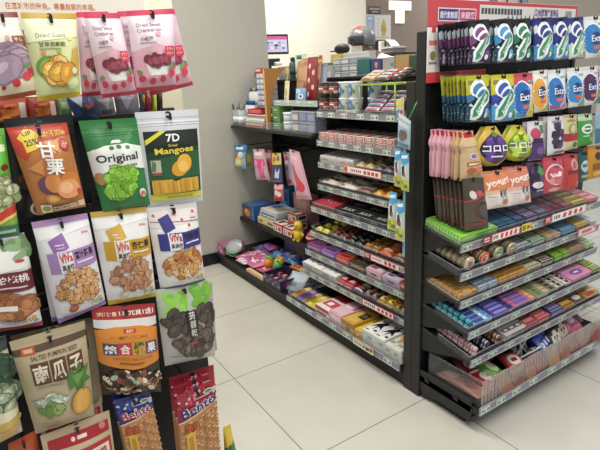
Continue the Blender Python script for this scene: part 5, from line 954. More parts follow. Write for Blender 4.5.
for i in range(3):
    for k in range(2):
        b = MB(); b.box(0, .075, 0, .08, 0, .05, M('#a8aec4', .15, 0, .6), .003); c = MB(); c.box(.01, .065, -.001, .0, .008, .036, M(['#c8c0a0', '#7a86b0', '#8a94b8'][i], .3)); d = MB(); d.box(-.001, .076, -.001, .081, .05, .056, M('#c4c9d8', .2, 0, .7), .001)
        spawn('clip_box', K(('box', b), ('label_plate', c), ('lid', d)), (-2.46 + i * .079, 1.535, ZT + k * .058), 0, 'clear plastic box of small clips, %s column %s row' % (ORD[i], ['lower', 'upper'][k]), 'box', 'clear clip boxes')
def stand(x, y, w, h, c, art, name, l, cat='stationery', t=.006, z=None, rot=(-.12, 0, 0), seal=None):
    k = pouch([(0, h), (w, h), (w, 0), (0, 0)], t, c, art, seal=seal, hole=False, seed=int(abs(x) * 100)); spawn(name, k, (x, y, ZU if z is None else z), 0, l, cat, None, rot=rot)
stand(-2.63, 1.60, .03, .19, '#c8a83a', [('R', .2, .1, .8, .6, '#3a3430'), ('R', .3, .65, .7, .95, '#d8c070')], 'brush_pack', 'black and yellow brush pack by the wooden panel')
stand(-2.60, 1.58, .025, .17, '#b0986a', [('R', .3, .1, .7, .9, '#4a3a34')], 'brush_pack', 'narrow brown brush pack by the wooden panel')
stand(-2.57, 1.56, .05, .115, '#dcd2b4', [('R', .1, .06, .9, .2, '#c8b88a'), ('E', .5, .55, .25, .2, '#b8a878'), ('R', .3, .8, .7, .85, '#8a7a5a')], 'card_pack', 'cream card pack in front of the kraft envelopes')
for k in range(3): stand(-2.60 + k * .035, 1.66 + .03 * k, .105, .225, ['#c49a6c', '#b98e62', '#cfa67a'][k], [('R', .04, .02, .1, .98, '#a87c50'), ('P', [(.1, .1), (.5, .2), (.9, .08), (.9, .06), (.1, .06)], '#b0855a'), ('R', .2, .5, .8, .52, '#a87c50')], 'kraft_envelope', 'brown kraft envelope pack, %s from the front' % ORD[k], 'envelope')
stand(-2.47, 1.62, .06, .215, '#b07058', [('R', .1, .1, .9, .5, '#c89078'), ('E', .5, .7, .3, .14, '#8a4a3c')], 'gift_bag', 'terracotta gift bag beside the kraft envelopes')
stand(-2.405, 1.60, .10, .235, '#8a2430', [('E', .3, .2, .12, .06, '#d8b8b8'), ('E', .7, .35, .12, .06, '#d8b8b8'), ('E', .3, .52, .12, .06, '#d8b8b8'), ('E', .72, .68, .12, .06, '#d8b8b8'), ('E', .3, .84, .12, .06, '#d8b8b8')], 'gift_bag', 'dark red gift bag with pale spots')
stand(-2.44, 1.555, .10, .075, '#6a9ac8', [('R', .05, .1, .5, .4, '#a8c8e0'), ('E', .6, .6, .25, .2, '#d8e0e4'), ('E', .6, .6, .12, .1, '#4a4a50')], 'sticker_pack', 'light blue sticker pack at the end of the stationery shelf')
stand(-2.33, 1.64, .06, .2, '#9098b0', [('R', .1, .1, .9, .9, '#a8b0c8')], 'file_pack', 'pale violet file pack beside the spotted gift bag')

# ================================================================== snack rack in the aisle (its face looks along +x)
RX = -1.03
t = empty('snack_rack', (-1.245, 0, 0)); tag(t, 'black wire-backed snack rack hung with rows of nut and dried fruit pouches', 'rack')
def rp(n, *a): b = MB(); b.box(*a, BLACK, .002); ob(n, b, t)
rp('back_panel', -.02, 0, -.62, .37, .06, 1.195); rp('top_rail', -.005, .03, -.62, .425, 1.190, 1.206)
for y in (-.6, .35): rp('upright', -.03, .012, y - .018, y + .018, 0, 1.21)
rp('lower_panel', .02, .035, -.62, .435, .06, .78); rp('base_deck', -.02, .26, -.62, .37, .05, .09); rp('kick_plinth', -.02, .22, -.6, .35, 0, .05)
for z in (.99, .80, .62): rp('hook_rail', .0, .014, -.6, .36, z - .012, z + .012)
# white header card
hc = MB(); hc.box(0, .003, -.52, 0, 0, .30, M('#eee9dd', .5)); P_ = Print(hc, lambda u, v, o: (.003 + o, -.52 + u * .52, .30 - v * .30), .52, .30, .0003)
P_.T('在這城市的街角。專屬無窮的幸福。', .46, .425, .79, .47, '#d87a3a', 0)
P_.R(.50, .60, .56, .78, '#4a4442'); b = MB(); b.box(-.004, 0, -.5, -.48, -.06, .3, BLACK2); b.box(-.004, 0, -.04, -.02, -.06, .3, BLACK2)
spawn('header_card', K(('card', hc), ('support', b)), (-1.225, .385, 1.262), 0, 'white header card with a line of orange Chinese writing above the snack rack', 'sign')
# low row of packets behind the rail
def rk(px, X, t_, base, art, name, label, n=1, step=.02, cat='snack', **k):
    q, o = quad_from(px, X); kit = pouch(q, t_, base, art, seed=rnd.randint(1, 99), **k); g_ = None
    for i in range(n):
        spawn(name, kit, (o.x - i * step, o.y + (rnd.uniform(-.006, .004) if i else 0), o.z + (rnd.uniform(-.002, .005) if i else 0)), PI / 2, label if i == 0 else '%s, %s behind the front one' % (label, ORD[i - 1]), cat, None, rot=(0, rnd.uniform(-.05, .05) if i else 0, 0))
    return q, o
def rack(px, X, t_, base, art, name, label, n=1, step=.02, hk=True, **k):
    q, o = rk(px, X, t_, base, art, name, label, n, step, **k)
    if hk: spawn('peg_hook', hook(abs(X + 1.235) + .014), (-1.235, o.y, o.z - .012), PI / 2, ' '.join(('peg hook of the ' + label).split()[:15]), 'hook', 'peg hooks on the snack rack')
redp = [('R', .02, .05, .98, .5, '#b8432c'), ('E', .5, .5, .3, .25, '#d8702c'), ('R', .72, .2, .9, .9, '#d8d0c4'), ('R', .2, .3, .5, .45, '#8a2018'), ('P', [(.1, .9), (.3, .6), (.6, .95)], '#e08a3c')]
rk([(-8, 98), (27, 97), (31, 122), (-6, 124)], -1.17, .012, '#a83424', redp, 'snack_packet', 'red-orange snack packet behind the taro pouch')
rk([(27, 97), (56, 96), (60, 120), (30, 122)], -1.165, .012, '#a83424', redp, 'snack_packet', 'red-orange snack packet with white stripe below the guava pouch')
rk([(56, 97), (70, 97), (73, 120), (60, 120)], -1.16, .01, '#6a9a50', [('R', .2, .2, .8, .5, '#b8c8a0'), ('R', .2, .6, .8, .8, '#3a7a3c')], 'snack_packet', 'green snack packet below the guava pouch')
rk([(65, 96), (92, 94), (100, 118), (76, 120)], -1.15, .012, '#2c4a80', [('P', [(.1, .1), (.6, .05), (.4, .5)], '#c8d4dc'), ('R', .3, .5, .9, .8, '#16203c'), ('P', [(.5, .4), (.9, .3), (.95, .45), (.6, .6)], '#a8505a')], 'snack_packet', 'navy and white snack packet below the pink cranberry pouches')
rk([(92, 95), (112, 94), (116, 115), (99, 117)], -1.16, .012, '#8a8a96', [('P', [(.1, .2), (.8, .1), (.6, .7)], '#b8b8c4'), ('R', .2, .7, .9, .9, '#5a5a6a')], 'snack_packet', 'grey snack packet beside the navy one')
rk([(113, 93), (137, 90), (140, 113), (117, 115)], -1.165, .012, '#77747f', [('P', [(.2, .1), (.7, .3), (.4, .8)], '#a8a6b4')], 'snack_packet', 'dim grey-violet snack packet under the cranberry pouches')
rk([(139, 90), (147, 89), (148, 111), (141, 112)], -1.17, .008, '#4a5a80', [('E', .5, .4, .3, .2, '#c8a83a')], 'snack_packet', 'narrow blue snack packet near the rail end')
rk([(143, 92), (152, 91), (153, 111), (144, 112)], -1.165, .008, '#7a1c28', [('R', .2, .3, .8, .6, '#98303a')], 'snack_packet', 'narrow wine red snack packet near the rail end')
rk([(152, 92), (156.5, 92), (157, 111), (152.5, 111)], -1.16, .005, '#a8b83a', [('R', .2, .1, .8, .9, '#bccb4c')], 'snack_packet', 'thin lime snack packet at the rail end')
rk([(156.5, 91), (162, 90), (163, 110), (157, 111)], -1.17, .006, '#231f22', [('R', .2, .2, .8, .5, '#3a3034')], 'snack_packet', 'thin black snack packet at the rail end')

# ---- row one
bowl = lambda cu, cv, w, h, rim: [('P', [(cu - w, cv), (cu + w, cv), (cu + w * .72, cv + h), (cu - w * .72, cv + h)], '#efece6')] + [('R', cu - w * .7 + i * w * .17, cv + h * .25, cu - w * .66 + i * w * .17, cv + h * .95, '#c9c4bf') for i in range(9)] + [('E', cu, cv, w, h * .22, rim)]
def cran(a): return [('P', [(0, .5), (.5, .42), (1, .5), (1, .93), (0, .93)], '#e2aebd'), ('P', [(.1, .95), (.5, .6), (.95, .95)], '#d9a0b0'), ('T', 'Dried Sweet', .14, .16, .66, .205, '#6a5a60', 0, .0), ('T', 'Cranberries', .14, .225, .64, .27, '#6a5a60', 0, .0), ('T', '小紅莓', .18, .33, .42, .38, '#4a3a40'), ('R', .16, .40, .5, .41, '#9a8a90'), ('E', .56, .3, .06, .03, '#e8a0c0'), ('E', .34, .5, .045, .022, '#c8c890')] + bowl(.5, .66, .28, .15, '#d8cfcf') + [('S', .5, .625, .25, .055, 26, .0085, ['#8a3a48', '#a04a58', '#7a2e3c', '#984050'], {'asp': 1.1, 'edge': '#5a2230', 'seed': 4}), ('R', .68, .46, .92, .59, '#d8384a'), ('T', 'クラン', .71, .475, .89, .515, '#f4e4e4'), ('T', 'ベリー', .71, .53, .89, .57, '#f4e4e4'),
   ('E', .12, .84, .07, .04, '#d23c4c'), ('E', .34, .88, .075, .042, '#cf3848'), ('E', .58, .86, .075, .042, '#d2404e'), ('E', .82, .8, .08, .045, '#cf3848'), ('E', .9, .72, .05, .028, '#d8505c'), ('E', .78, .72, .06, .025, '#6a9a5a', -30), ('E', .88, .68, .06, .022, '#5a8a4a', 30), ('E', .08, .76, .06, .025, '#6a9a5a', 40)]
kw = dict(seal='#d7385c', bseal='#cb3348', sv=.062)
rack([(-16, 12), (17, 12), (40.5, 94), (-4, 102)], RX, .02, '#e9dfce', [('P', [(.0, .62), (1, .55), (1, .94), (0, .94)], '#e2d6b4'), ('R', .62, .28, .98, .44, '#8a4a34'), ('T', '芋心', .68, .30, .9, .35, '#e8d8c8'), ('T', '地瓜', .68, .37, .9, .42, '#e8d8c8'), ('E', .5, .3, .06, .03, '#e0a0a0')] + [('E', .45, .66, .42, .12, '#efe9e4')] + [('S', .45, .58, .34, .1, 9, .028, ['#b9a2b0', '#a892a4', '#c4b0bc'], {'asp': 1.4, 'edge': '#8a7484'}), ('E', .5, .82, .1, .05, '#c8343c'), ('E', .78, .76, .1, .05, '#d04048'), ('E', .9, .7, .08, .04, '#c8343c'), ('E', .84, .63, .07, .03, '#5a9a3c', 20), ('E', .2, .86, .05, .025, '#b82c34')], 'snack_pouch', 'cream and taro-purple dried yam pouch with brown seals, top row', 1, seal='#8a4a3c', bseal='#c4603c', sv=.06)
rack([(20, 12.5), (76, 13.5), (80.5, 96), (37.5, 101.5)], RX + .004, .022, '#dadf9f', [('P', [(0, .07), (1, .07), (1, .28), (0, .34)], '#e9edc4'), ('T', 'Dried Guava', .18, .235, .74, .285, '#5f6248', 0, .0), ('T', '甘草芭樂乾', .2, .335, .72, .39, '#54583a'), ('R', .2, .41, .62, .42, '#8a8c6a'), ('E', .82, .3, .045, .025, '#d6da5a'), ('E', .26, .46, .05, .026, '#d89a5c'), ('E', .58, .44, .05, .03, '#9ac04a'), ('P', [(.86, .42), (1, .4), (1, .7), (.86, .8), (.8, .6)], '#d8b04a'),
   ('E', .32, .62, .24, .13, '#6fa03c', -15), ('E', .34, .63, .2, .105, '#9cc060', -15), ('E', .38, .645, .15, .08, '#d5e2a4', -15)] + bowl(.52, .70, .3, .14, '#e4e0d0') + [('S', .53, .67, .27, .07, 13, .02, ['#e0a838', '#d89830', '#ecc060'], {'asp': 1.3, 'edge': '#a8742a', 'seed': 3}), ('E', .82, .83, .17, .075, '#b8cf80', -25), ('E', .82, .83, .13, .055, '#d3e2a8', -25), ('E', .86, .68, .06, .04, '#e8ead8')], 'snack_pouch', 'pale green dried guava pouch with yellow seals, top row', 1, seal='#cda531', bseal='#dcbc2c', sv=.06)
rack([(83, 12.5), (119, 13), (137, 94), (102, 98.5)], RX + .006, .022, '#ead6de', cran(0), 'snack_pouch', 'pink dried cranberry pouch next to the guava pouch, top row', 1, **kw)
rack([(126, 11), (173, 8.5), (176, 88.5), (136.5, 92)], RX + .004, .024, '#ecd8e0', cran(1), 'snack_pouch', 'pink dried cranberry pouch at the free end of the top row', 1, **kw)
rk([(76, 12), (108, 11.5), (112, 94), (82, 97)], RX - .035, .02, '#d8b8c6', cran(2), 'snack_pouch', 'pink cranberry pouch half hidden between the guava pouch and its neighbour', 1, **kw)
rk([(117, 11.5), (142, 10), (146, 92), (126, 94)], RX - .035, .02, '#cfb0be', cran(3), 'snack_pouch', 'pink cranberry pouch squeezed between the two front cranberry pouches', 1, **kw)
rk([(136, 11), (174, 9), (193, 85), (150, 96)], RX - .03, .02, '#d4b0be', cran(4), 'snack_pouch', 'pink cranberry pouch skewed behind the free-end one', 1, **kw)

# ---- row two
rack([(-22, 130), (4, 128), (20, 235), (-14, 240)], RX, .02, '#8ab84a', [('R', 0, .08, 1, .4, '#5fb83a'), ('R', .2, .14, .9, .2, '#d8e8c0'), ('E', .8, .34, .14, .03, '#8a2a2c'), ('S', .5, .6, .5, .17, 46, .011, ['#b4bc8c', '#9aa872', '#c8cca4'], {'asp': 1.05, 'edge': '#5a6a44'}), ('P', [(.1, .78), (1, .68), (1, .76), (.1, .86)], '#c83a34'), ('P', [(.1, .86), (1, .76), (1, .79), (.1, .89)], '#e0cf5a'), ('R', 0, .88, 1, 1, '#3a7a5a'), ('R', .1, .92, .9, .95, '#bcd0b8')], 'snack_pouch', 'green pouch of shelled peas at the rack\'s near edge, second row', 1, seal='#6ab84a', sv=.06)
rk([(3, 119), (72, 114), (86, 206), (20, 220)], RX - .03, .02, '#1d1a1a', [('S', .24, .7, .2, .12, 6, .016, ['#4a3028', '#5a3a2c'], {'asp': 1.1, 'edge': '#2a1a16'}), ('E', .32, .9, .16, .09, '#d8d4d0'), ('E', .32, .9, .12, .065, '#6a4a34'), ('E', .86, .7, .06, .035, '#8a8a8a'), ('E', .86, .7, .045, .025, '#1d1a1a')], 'snack_pouch', 'black roasted chestnut pouch behind the orange one, second row', 1, seal='#232022', sv=.06)
rack([(6, 128), (66.5, 122.5), (86, 206.5), (38, 215)], RX + .012, .024, '#b8733a', [('P', [(0, .0), (1, 0), (1, .12), (.42, .18), (.12, .36), (0, .26)], '#c2402c'), ('P', [(.1, .12), (.3, .0), (.48, .10), (.42, .14), (.42, .24), (.18, .28), (.17, .17)], '#e6c62c'), ('T', 'UP', .2, .055, .36, .1, '#2a2420', -8, .02), ('T', '25%', .2, .14, .42, .205, '#2a2420', -8, .02), ('T', '無糖不加價', .46, .06, .92, .13, '#e2b84a', -3, .02), ('P', [(.5, .2), (.8, .16), (.7, .3)], '#d99a58'), ('P', [(.1, .45), (.4, .36), (.35, .55)], '#cf8a4a'),
   ('T', '甘', .36, .18, .66, .36, '#f4efe6', 6, .025), ('T', '栗', .42, .37, .74, .55, '#f4efe6', 6, .025), ('E', .84, .23, .08, .075, '#b83430', -20), ('T', '天津', .8, .19, .89, .27, '#e8c8b8', 30),
   ('E', .36, .66, .18, .1, '#6a4258', 10), ('E', .46, .64, .15, .105, '#d88a48', 20), ('E', .78, .62, .17, .085, '#cf7a34'), ('E', .72, .73, .24, .115, '#dd9660', 5), ('E', .68, .71, .14, .07, '#ecb488', 5), ('E', .36, .82, .12, .06, '#d28a3c'), ('E', .36, .815, .07, .035, '#e6b460'), ('E', .92, .78, .05, .035, '#b83a30'),
   ('R', .1, .88, .3, .98, '#e8e2d0'), ('E', .2, .93, .08, .035, '#9aa83a'), ('R', .33, .91, .47, .965, '#d9c7ac'), ('R', .49, .91, .63, .965, '#d9c7ac'), ('R', .65, .905, .82, .965, '#cdb190'), ('R', .84, .89, .98, .96, '#d9c7ac'), ('R', .35, .93, .45, .945, '#5a4634'), ('R', .51, .93, .61, .945, '#5a4634')], 'snack_pouch', 'orange roasted chestnut pouch with a yellow arrow, tilted, second row', 1, seal='#b8402c', sv=.04, rough=.28)
rack([(78, 121), (136, 117.5), (150.5, 205), (103, 212)], RX + .004, .022, '#2f7d3f', [('P', [(0, .33), (.3, .27), (.7, .26), (1, .31), (1, .56), (.7, .52), (.3, .54), (0, .6)], '#e6e8e2'), ('P', [(0, .33), (.12, .3), (.2, .56), (.1, .6), (0, .58)], '#dfe3dc'), ('P', [(.42, .25), (.46, .22), (.58, .215), (.62, .235), (.58, .25)], '#e8f0e8'), ('E', .42, .3, .045, .022, '#2f7d3f'), ('E', .55, .29, .045, .022, '#2f7d3f'), ('E', .7, .3, .045, .022, '#2f7d3f'), ('T', 'Original', .1, .36, .88, .47, '#22262a', -1, .02), ('T', 'Seedless Raisins', .3, .475, .84, .515, '#4a4e50', -1),
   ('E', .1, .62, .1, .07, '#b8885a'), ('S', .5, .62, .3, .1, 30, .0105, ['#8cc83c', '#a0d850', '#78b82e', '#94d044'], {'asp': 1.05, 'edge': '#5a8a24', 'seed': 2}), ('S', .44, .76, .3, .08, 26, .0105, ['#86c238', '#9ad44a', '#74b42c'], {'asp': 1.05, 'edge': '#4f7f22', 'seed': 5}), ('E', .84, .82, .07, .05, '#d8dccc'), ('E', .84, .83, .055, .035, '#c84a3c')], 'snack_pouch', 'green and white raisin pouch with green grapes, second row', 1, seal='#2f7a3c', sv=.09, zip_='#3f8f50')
rack([(134.5, 112.5), (198, 109), (203, 200.5), (147.5, 207)], RX + .002, .016, '#c9cdcf', [('R', .07, .2, .95, .93, '#1f3d2a'), ('P', [(.07, .2), (.95, .2), (.95, .38), (.07, .42)], '#17231c'), ('P', [(.07, .5), (.95, .42), (.95, .7), (.07, .72)], '#265a34'), ('P', [(.08, .34), (.08, .29), (.32, .2), (.42, .2)], '#d8cf2c'), ('R', .07, .87, .95, .935, '#d5cf3a'), ('T', '7D', .4, .235, .62, .315, '#f0f0ec', 0, .02), ('T', 'Dried', .42, .34, .56, .365, '#e8d850'), ('T', 'Mangoes', .2, .37, .84, .455, '#e6cf3c', -2, .025),
   ('E', .58, .6, .15, .085, '#d89a2c', -20), ('E', .66, .55, .13, .1, '#e6ac38', 20), ('E', .63, .58, .09, .06, '#f0c05a'), ('R', .12, .5, .27, .63, '#b8b8a4'), ('P', [(.14, .5), (.2, .53), (.18, .62), (.12, .62)], '#5a7a4a'), ('R', .13, .63, .27, .66, '#a8403c'),
   ('P', [(.1, .71), (.42, .71), (.5, .74), (.6, .71), (.9, .71), (.9, .86), (.1, .87)], '#c9a53a')] + [('P', [(.12 + i * .075, .73), (.155 + i * .075, .72), (.17 + i * .075, .85), (.125 + i * .075, .855)], ['#d8952a', '#c8842a', '#e0a440'][i % 3]) for i in range(10)] + [('T', 'PHILIPPINE BRAND', .32, .895, .78, .915, '#5a5a20')], 'snack_pouch', 'silver pouch of dried mangoes with black label, free end of the second row', 1, seal='#cfd3d6', sv=.07, zip_='#dfe2e4', rough=.28)

# ---- row three
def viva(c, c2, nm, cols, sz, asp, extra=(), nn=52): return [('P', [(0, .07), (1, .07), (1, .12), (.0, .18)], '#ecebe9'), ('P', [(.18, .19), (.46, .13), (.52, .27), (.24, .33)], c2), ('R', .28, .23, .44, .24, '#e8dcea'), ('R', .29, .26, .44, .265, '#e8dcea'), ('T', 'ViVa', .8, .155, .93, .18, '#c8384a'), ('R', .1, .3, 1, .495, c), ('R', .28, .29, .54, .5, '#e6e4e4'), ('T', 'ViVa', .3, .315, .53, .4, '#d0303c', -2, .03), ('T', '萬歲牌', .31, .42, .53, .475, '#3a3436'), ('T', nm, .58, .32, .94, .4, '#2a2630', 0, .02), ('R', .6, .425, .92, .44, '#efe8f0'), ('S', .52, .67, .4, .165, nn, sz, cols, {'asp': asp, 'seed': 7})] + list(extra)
tagart = [('P', [(.72, .93), (.74, .84), (.96, .8), (.97, .9)], '#d8d4c0'), ('E', .8, .88, .05, .025, '#7ab04a'), ('E', .87, .86, .05, .025, '#d8983c'), ('E', .9, .9, .05, .02, '#5a9ac8'), ('R', .78, .78, .95, .79, '#d8707a')]
rack([(-26, 237), (24, 232.5), (43, 325), (-18, 334)], RX, .024, '#e2dfdd', [('P', [(0, .07), (1, .07), (1, .33), (0, .38)], '#dfe0d8'), ('S', .7, .14, .3, .08, 8, .02, ['#6a8a5a', '#8aa878'], {'asp': 2.4, 'edge': None, 'shine': False}), ('E', .8, .26, .1, .015, '#c83a4a'), ('R', 0, .36, 1, .56, '#6a2630'), ('T', '琥珀核桃', .1, .39, .92, .475, '#e6dcd8', -2, .02), ('R', .3, .51, .86, .525, '#d8c0bc'), ('E', .55, .74, .44, .17, '#a7a6b8'), ('E', .55, .73, .40, .145, '#8a5a3a'), ('S', .55, .715, .38, .13, 44, .011, ['#a8683e', '#b87a4c', '#8f5632'], {'asp': 1.2, 'seed': 9}), ('R', .1, .70, .62, .75, '#dfdcd8')] + tagart, 'snack_pouch', 'white candied walnut pouch with maroon band, third row near edge', 1, seal='#dedbd8', bseal='#a83c4a', sv=.06)
rk([(33, 226), (84, 217), (96, 308), (52, 322)], RX - .03, .022, '#d6d3d6', viva('#a884b8', '#8a62a0', '蜜汁腰果', ['#cf9a62'], .01, 1.6, (), 6), 'snack_pouch', 'second cashew pouch hidden behind the purple-banded one', 1, seal='#b08cc0', bseal='#a47cb8', sv=.06)
rack([(31, 222.5), (87, 213), (106, 303.5), (58.5, 323.5)], RX + .004, .026, '#e4e2e4', viva('#a782b9', '#8f68a6', '蜜汁腰果', ['#cf9a62', '#d8a870', '#c48c52', '#dcae7a'], .0118, 1.9, [('E', .34, .87, .1, .04, '#a84a2c'), ('E', .34, .86, .07, .025, '#d8702c'), ('R', .12, .93, .4, .94, '#8a6a9a'), ('R', .12, .955, .36, .962, '#5a4a5a')] + tagart, 56), 'snack_pouch', 'white cashew pouch with purple band, third row', 1, seal='#b48fc2', bseal='#a680bc', sv=.055)
rack([(90, 212.5), (146, 206.5), (156, 296), (108.5, 305)], RX + .002, .026, '#e4e2df', viva('#c99a2a', '#c9a23c', '杏仁果', ['#b98260', '#c4906c', '#aa7450', '#c89a78'], .0112, 1.6, [('E', .3, .88, .09, .04, '#cfc4b0'), ('E', .33, .87, .05, .025, '#e4dac8')] + tagart, 54), 'snack_pouch', 'white almond pouch with golden band, third row', 1, seal='#c9a444', bseal='#d8b42c', sv=.055)
rack([(145.5, 207.5), (196, 201.5), (205, 282), (161, 292)], RX, .024, '#e6e4e2', [('P', [(.0, .06), (1, .06), (1, .2), (0, .24)], '#e0d6d4')] + [('E', .1 + .13 * i, .1 + .07 * (i % 3), .03, .018, '#c8485a') for i in range(7)] + [('P', [(0, .16), (1, .2), (1, .21), (0, .17)], '#8a6a5a'), ('P', [(.16, .14), (.38, .09), (.46, .25), (.24, .3)], '#3f3a86')] + viva('#3b3a8c', '#4a4596', '堅果綜合果', ['#d8a45c', '#c8783c', '#e0c088', '#b86a3a', '#cf9a5c', '#e4d4b0'], .0105, 1.5, tagart, 66)[4:], 'snack_pouch', 'white mixed nut pouch with navy band, free end of the third row', 1, seal='#e0d8d6', bseal='#3f3f8a', sv=.05)

# ---- row four
rack([(-26, 341), (5.5, 335.5), (22.5, 431), (-12, 449)], RX + .002, .024, '#c9bfa2', [('P', [(0, .0), (1, 0), (1, .12), (0, .16)], '#3a4444'), ('S', .6, .3, .4, .14, 16, .02, ['#3f5a44', '#2f4a38', '#5a7250'], {'asp': 1.6, 'edge': '#22362a', 'shine': False}), ('S', .5, .55, .5, .13, 16, .018, ['#8a9a80', '#a8b094', '#5f7458'], {'asp': 1.3, 'edge': '#46583f'}), ('E', .5, .74, .5, .07, '#e0d8b4', -10), ('E', .6, .82, .46, .06, '#c8a45a', -10), ('E', .5, .9, .4, .05, '#d8b870', -12)], 'snack_pouch', 'cream and dark green snack pouch at the near edge of the fourth row', 1, seal='#2c3234', sv=.05)
leaf = [(.62, .46), (.7, .36), (.74, .42), (.84, .33), (.86, .42), (.98, .4), (.92, .5), (.99, .56), (.86, .58), (.78, .66), (.74, .56), (.64, .58)]
rk([(10, 336), (92, 317), (103, 402), (36, 430)], RX - .03, .024, '#9a8a6c', [('R', .1, .1, .9, .3, '#5a4430')], 'snack_pouch', 'second pumpkin seed pouch behind the front one, fourth row', 1, seal='#8f7f62', sv=.06)
rack([(9, 342), (84.5, 320.5), (94.5, 415), (36, 434)], RX + .006, .028, '#b7a785', [('P', [(0, .09), (1, .08), (1, .14), (0, .155)], '#5a4432'), ('R', .1, .085, .28, .16, '#b8542f'), ('R', .13, .105, .25, .14, '#dcb090'), ('T', 'SALTED PUMPKIN SEED', .2, .175, .84, .215, '#4d3a2b', 0, .005), ('R', .17, .24, .41, .45, '#5c3c28'), ('R', .43, .24, .65, .45, '#5c3c28'), ('R', .67, .24, .9, .45, '#5c3c28'), ('T', '南', .19, .26, .39, .43, '#d8cdb4', 0, .03), ('T', '瓜', .45, .26, .63, .43, '#d8cdb4', 0, .03), ('T', '子', .69, .26, .88, .43, '#d8cdb4', 0, .03), ('T', 'ROAST PUMPKIN SEED', .2, .465, .58, .49, '#6a5440', 0, .0),
   ('P', leaf, '#4a7a34'), ('P', [(.7, .44), (.9, .46), (.76, .56)], '#6a9a48'), ('S', .36, .64, .24, .05, 17, .012, ['#c9d2c0', '#dbe0d2', '#b4c2ac'], {'asp': 1.8, 'edge': '#8a9a80', 'seed': 3}), ('S', .34, .72, .16, .045, 10, .014, ['#7f9a54', '#93aa66', '#6a8844'], {'asp': 1.7, 'edge': '#4f6a34', 'seed': 6}),
   ('E', .8, .74, .17, .14, '#9a6a2a', 12), ('E', .8, .74, .155, .128, '#c8943c', 12), ('E', .77, .74, .07, .12, '#d8a850', 12), ('E', .84, .75, .05, .11, '#d4a048', 12), ('E', .86, .59, .02, .05, '#6a7a3a', 10), ('R', .14, .84, .4, .845, '#8a7a5c'), ('R', .14, .9, .4, .905, '#8a7a5c'), ('R', .2, .93, .4, .95, '#7a6a50')], 'snack_pouch', 'kraft pumpkin seed pouch with brown lettering and a gourd, fourth row', 1, seal='#b3a280', sv=.06)
rack([(91, 307.5), (154.5, 303), (161.5, 391.5), (102.5, 395)], RX + .004, .024, '#37291f', [('R', 0, 0, 1, .13, '#a83030'), ('T', '超值優惠', .06, .03, .36, .1, '#e8d8a0', 0, .02), ('T', '138元買1送1', .4, .03, .96, .1, '#efe4dc', 0, .02), ('R', 0, .13, 1, .22, '#d8d4ce'), ('P', [(0, .24), (.3, .2), (.7, .2), (1, .24), (1, .6), (.7, .655), (.3, .655), (0, .6)], '#d6842e'), ('R', .42, .225, .62, .265, '#b83a2c'), ('T', '盛香珍', .46, .23, .58, .26, '#f0d8c0'), ('T', 'ひとつ纖維アップどこまれの', .2, .29, .8, .325, '#6a4420', 0, .0), ('R', .08, .37, .3, .5, '#4a4668'), ('R', .3, .37, .52, .5, '#c23a3c'), ('R', .52, .37, .74, .5, '#d89a3c'), ('R', .74, .37, .96, .5, '#5a3a78'), ('T', '綜', .1, .385, .28, .49, '#f0eae0', 0, .03), ('T', '合', .33, .385, .49, .49, '#f0eae0', 0, .03), ('T', '纖', .54, .36, .73, .51, '#2c6a34', 0, .04), ('T', '果', .77, .385, .93, .49, '#f0eae0', 0, .03), ('T', 'SYNTHETIC FIBER FRUIT MIX', .2, .53, .86, .555, '#8a4a20', 0, .0), ('R', .3, .585, .7, .6, '#8a5420'),
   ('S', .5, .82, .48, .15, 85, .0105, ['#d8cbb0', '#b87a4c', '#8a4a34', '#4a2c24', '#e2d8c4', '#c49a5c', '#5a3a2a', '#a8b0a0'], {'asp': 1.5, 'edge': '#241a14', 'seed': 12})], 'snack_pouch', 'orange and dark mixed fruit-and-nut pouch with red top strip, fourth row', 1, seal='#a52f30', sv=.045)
rack([(155, 290), (208.5, 279.5), (215, 355.5), (165, 366)], RX + .004, .022, M('#b9b7b3', .2, 0, 1, .3, 45), [('P', [(.0, .04), (1, .04), (1, .28), (.6, .34), (0, .36)], '#a9b79c'), ('S', .25, .18, .22, .1, 9, .016, ['#7ab83a', '#8cc84c'], {'asp': 1.6, 'edge': None, 'shine': False}), ('S', .75, .14, .22, .1, 9, .016, ['#7ab83a', '#68a830'], {'asp': 1.6, 'edge': None, 'shine': False}), ('S', .3, .42, .2, .12, 9, .02, ['#463c36', '#554a42', '#3a322e'], {'asp': 1.5, 'edge': '#2a2422'}), ('S', .8, .44, .16, .14, 8, .02, ['#4a3e38', '#5a4d44'], {'asp': 1.5, 'edge': '#2a2422'}), ('S', .6, .7, .36, .13, 18, .021, ['#3f352f', '#52463e', '#6a5a50'], {'asp': 1.6, 'edge': '#262020', 'seed': 3}),
   ('P', [(.44, .3), (.62, .28), (.66, .4), (.64, .62), (.5, .64), (.45, .5)], '#27211f'), ('T', '蒟', .48, .3, .6, .4, '#d8d4cc'), ('T', '蒻', .49, .41, .61, .51, '#d8d4cc'), ('T', '乾', .5, .52, .62, .62, '#d8d4cc'), ('E', .54, .7, .08, .018, '#b83a34'), ('R', .1, .84, .3, .86, '#8a8884')], 'snack_pouch', 'clear pouch of dark dried konjac with green print, fourth row end', 1, seal='#b4c0a4', sv=.07)
rk([(158, 293), (212, 282), (217, 350), (167, 364)], RX - .03, .018, '#a8a6a2', [('S', .5, .6, .36, .2, 14, .02, ['#463c36', '#554a42'], {'asp': 1.5, 'edge': '#2a2422'})], 'snack_pouch', 'second konjac pouch tucked behind the clear one', 1, seal='#9aa88c', sv=.07)

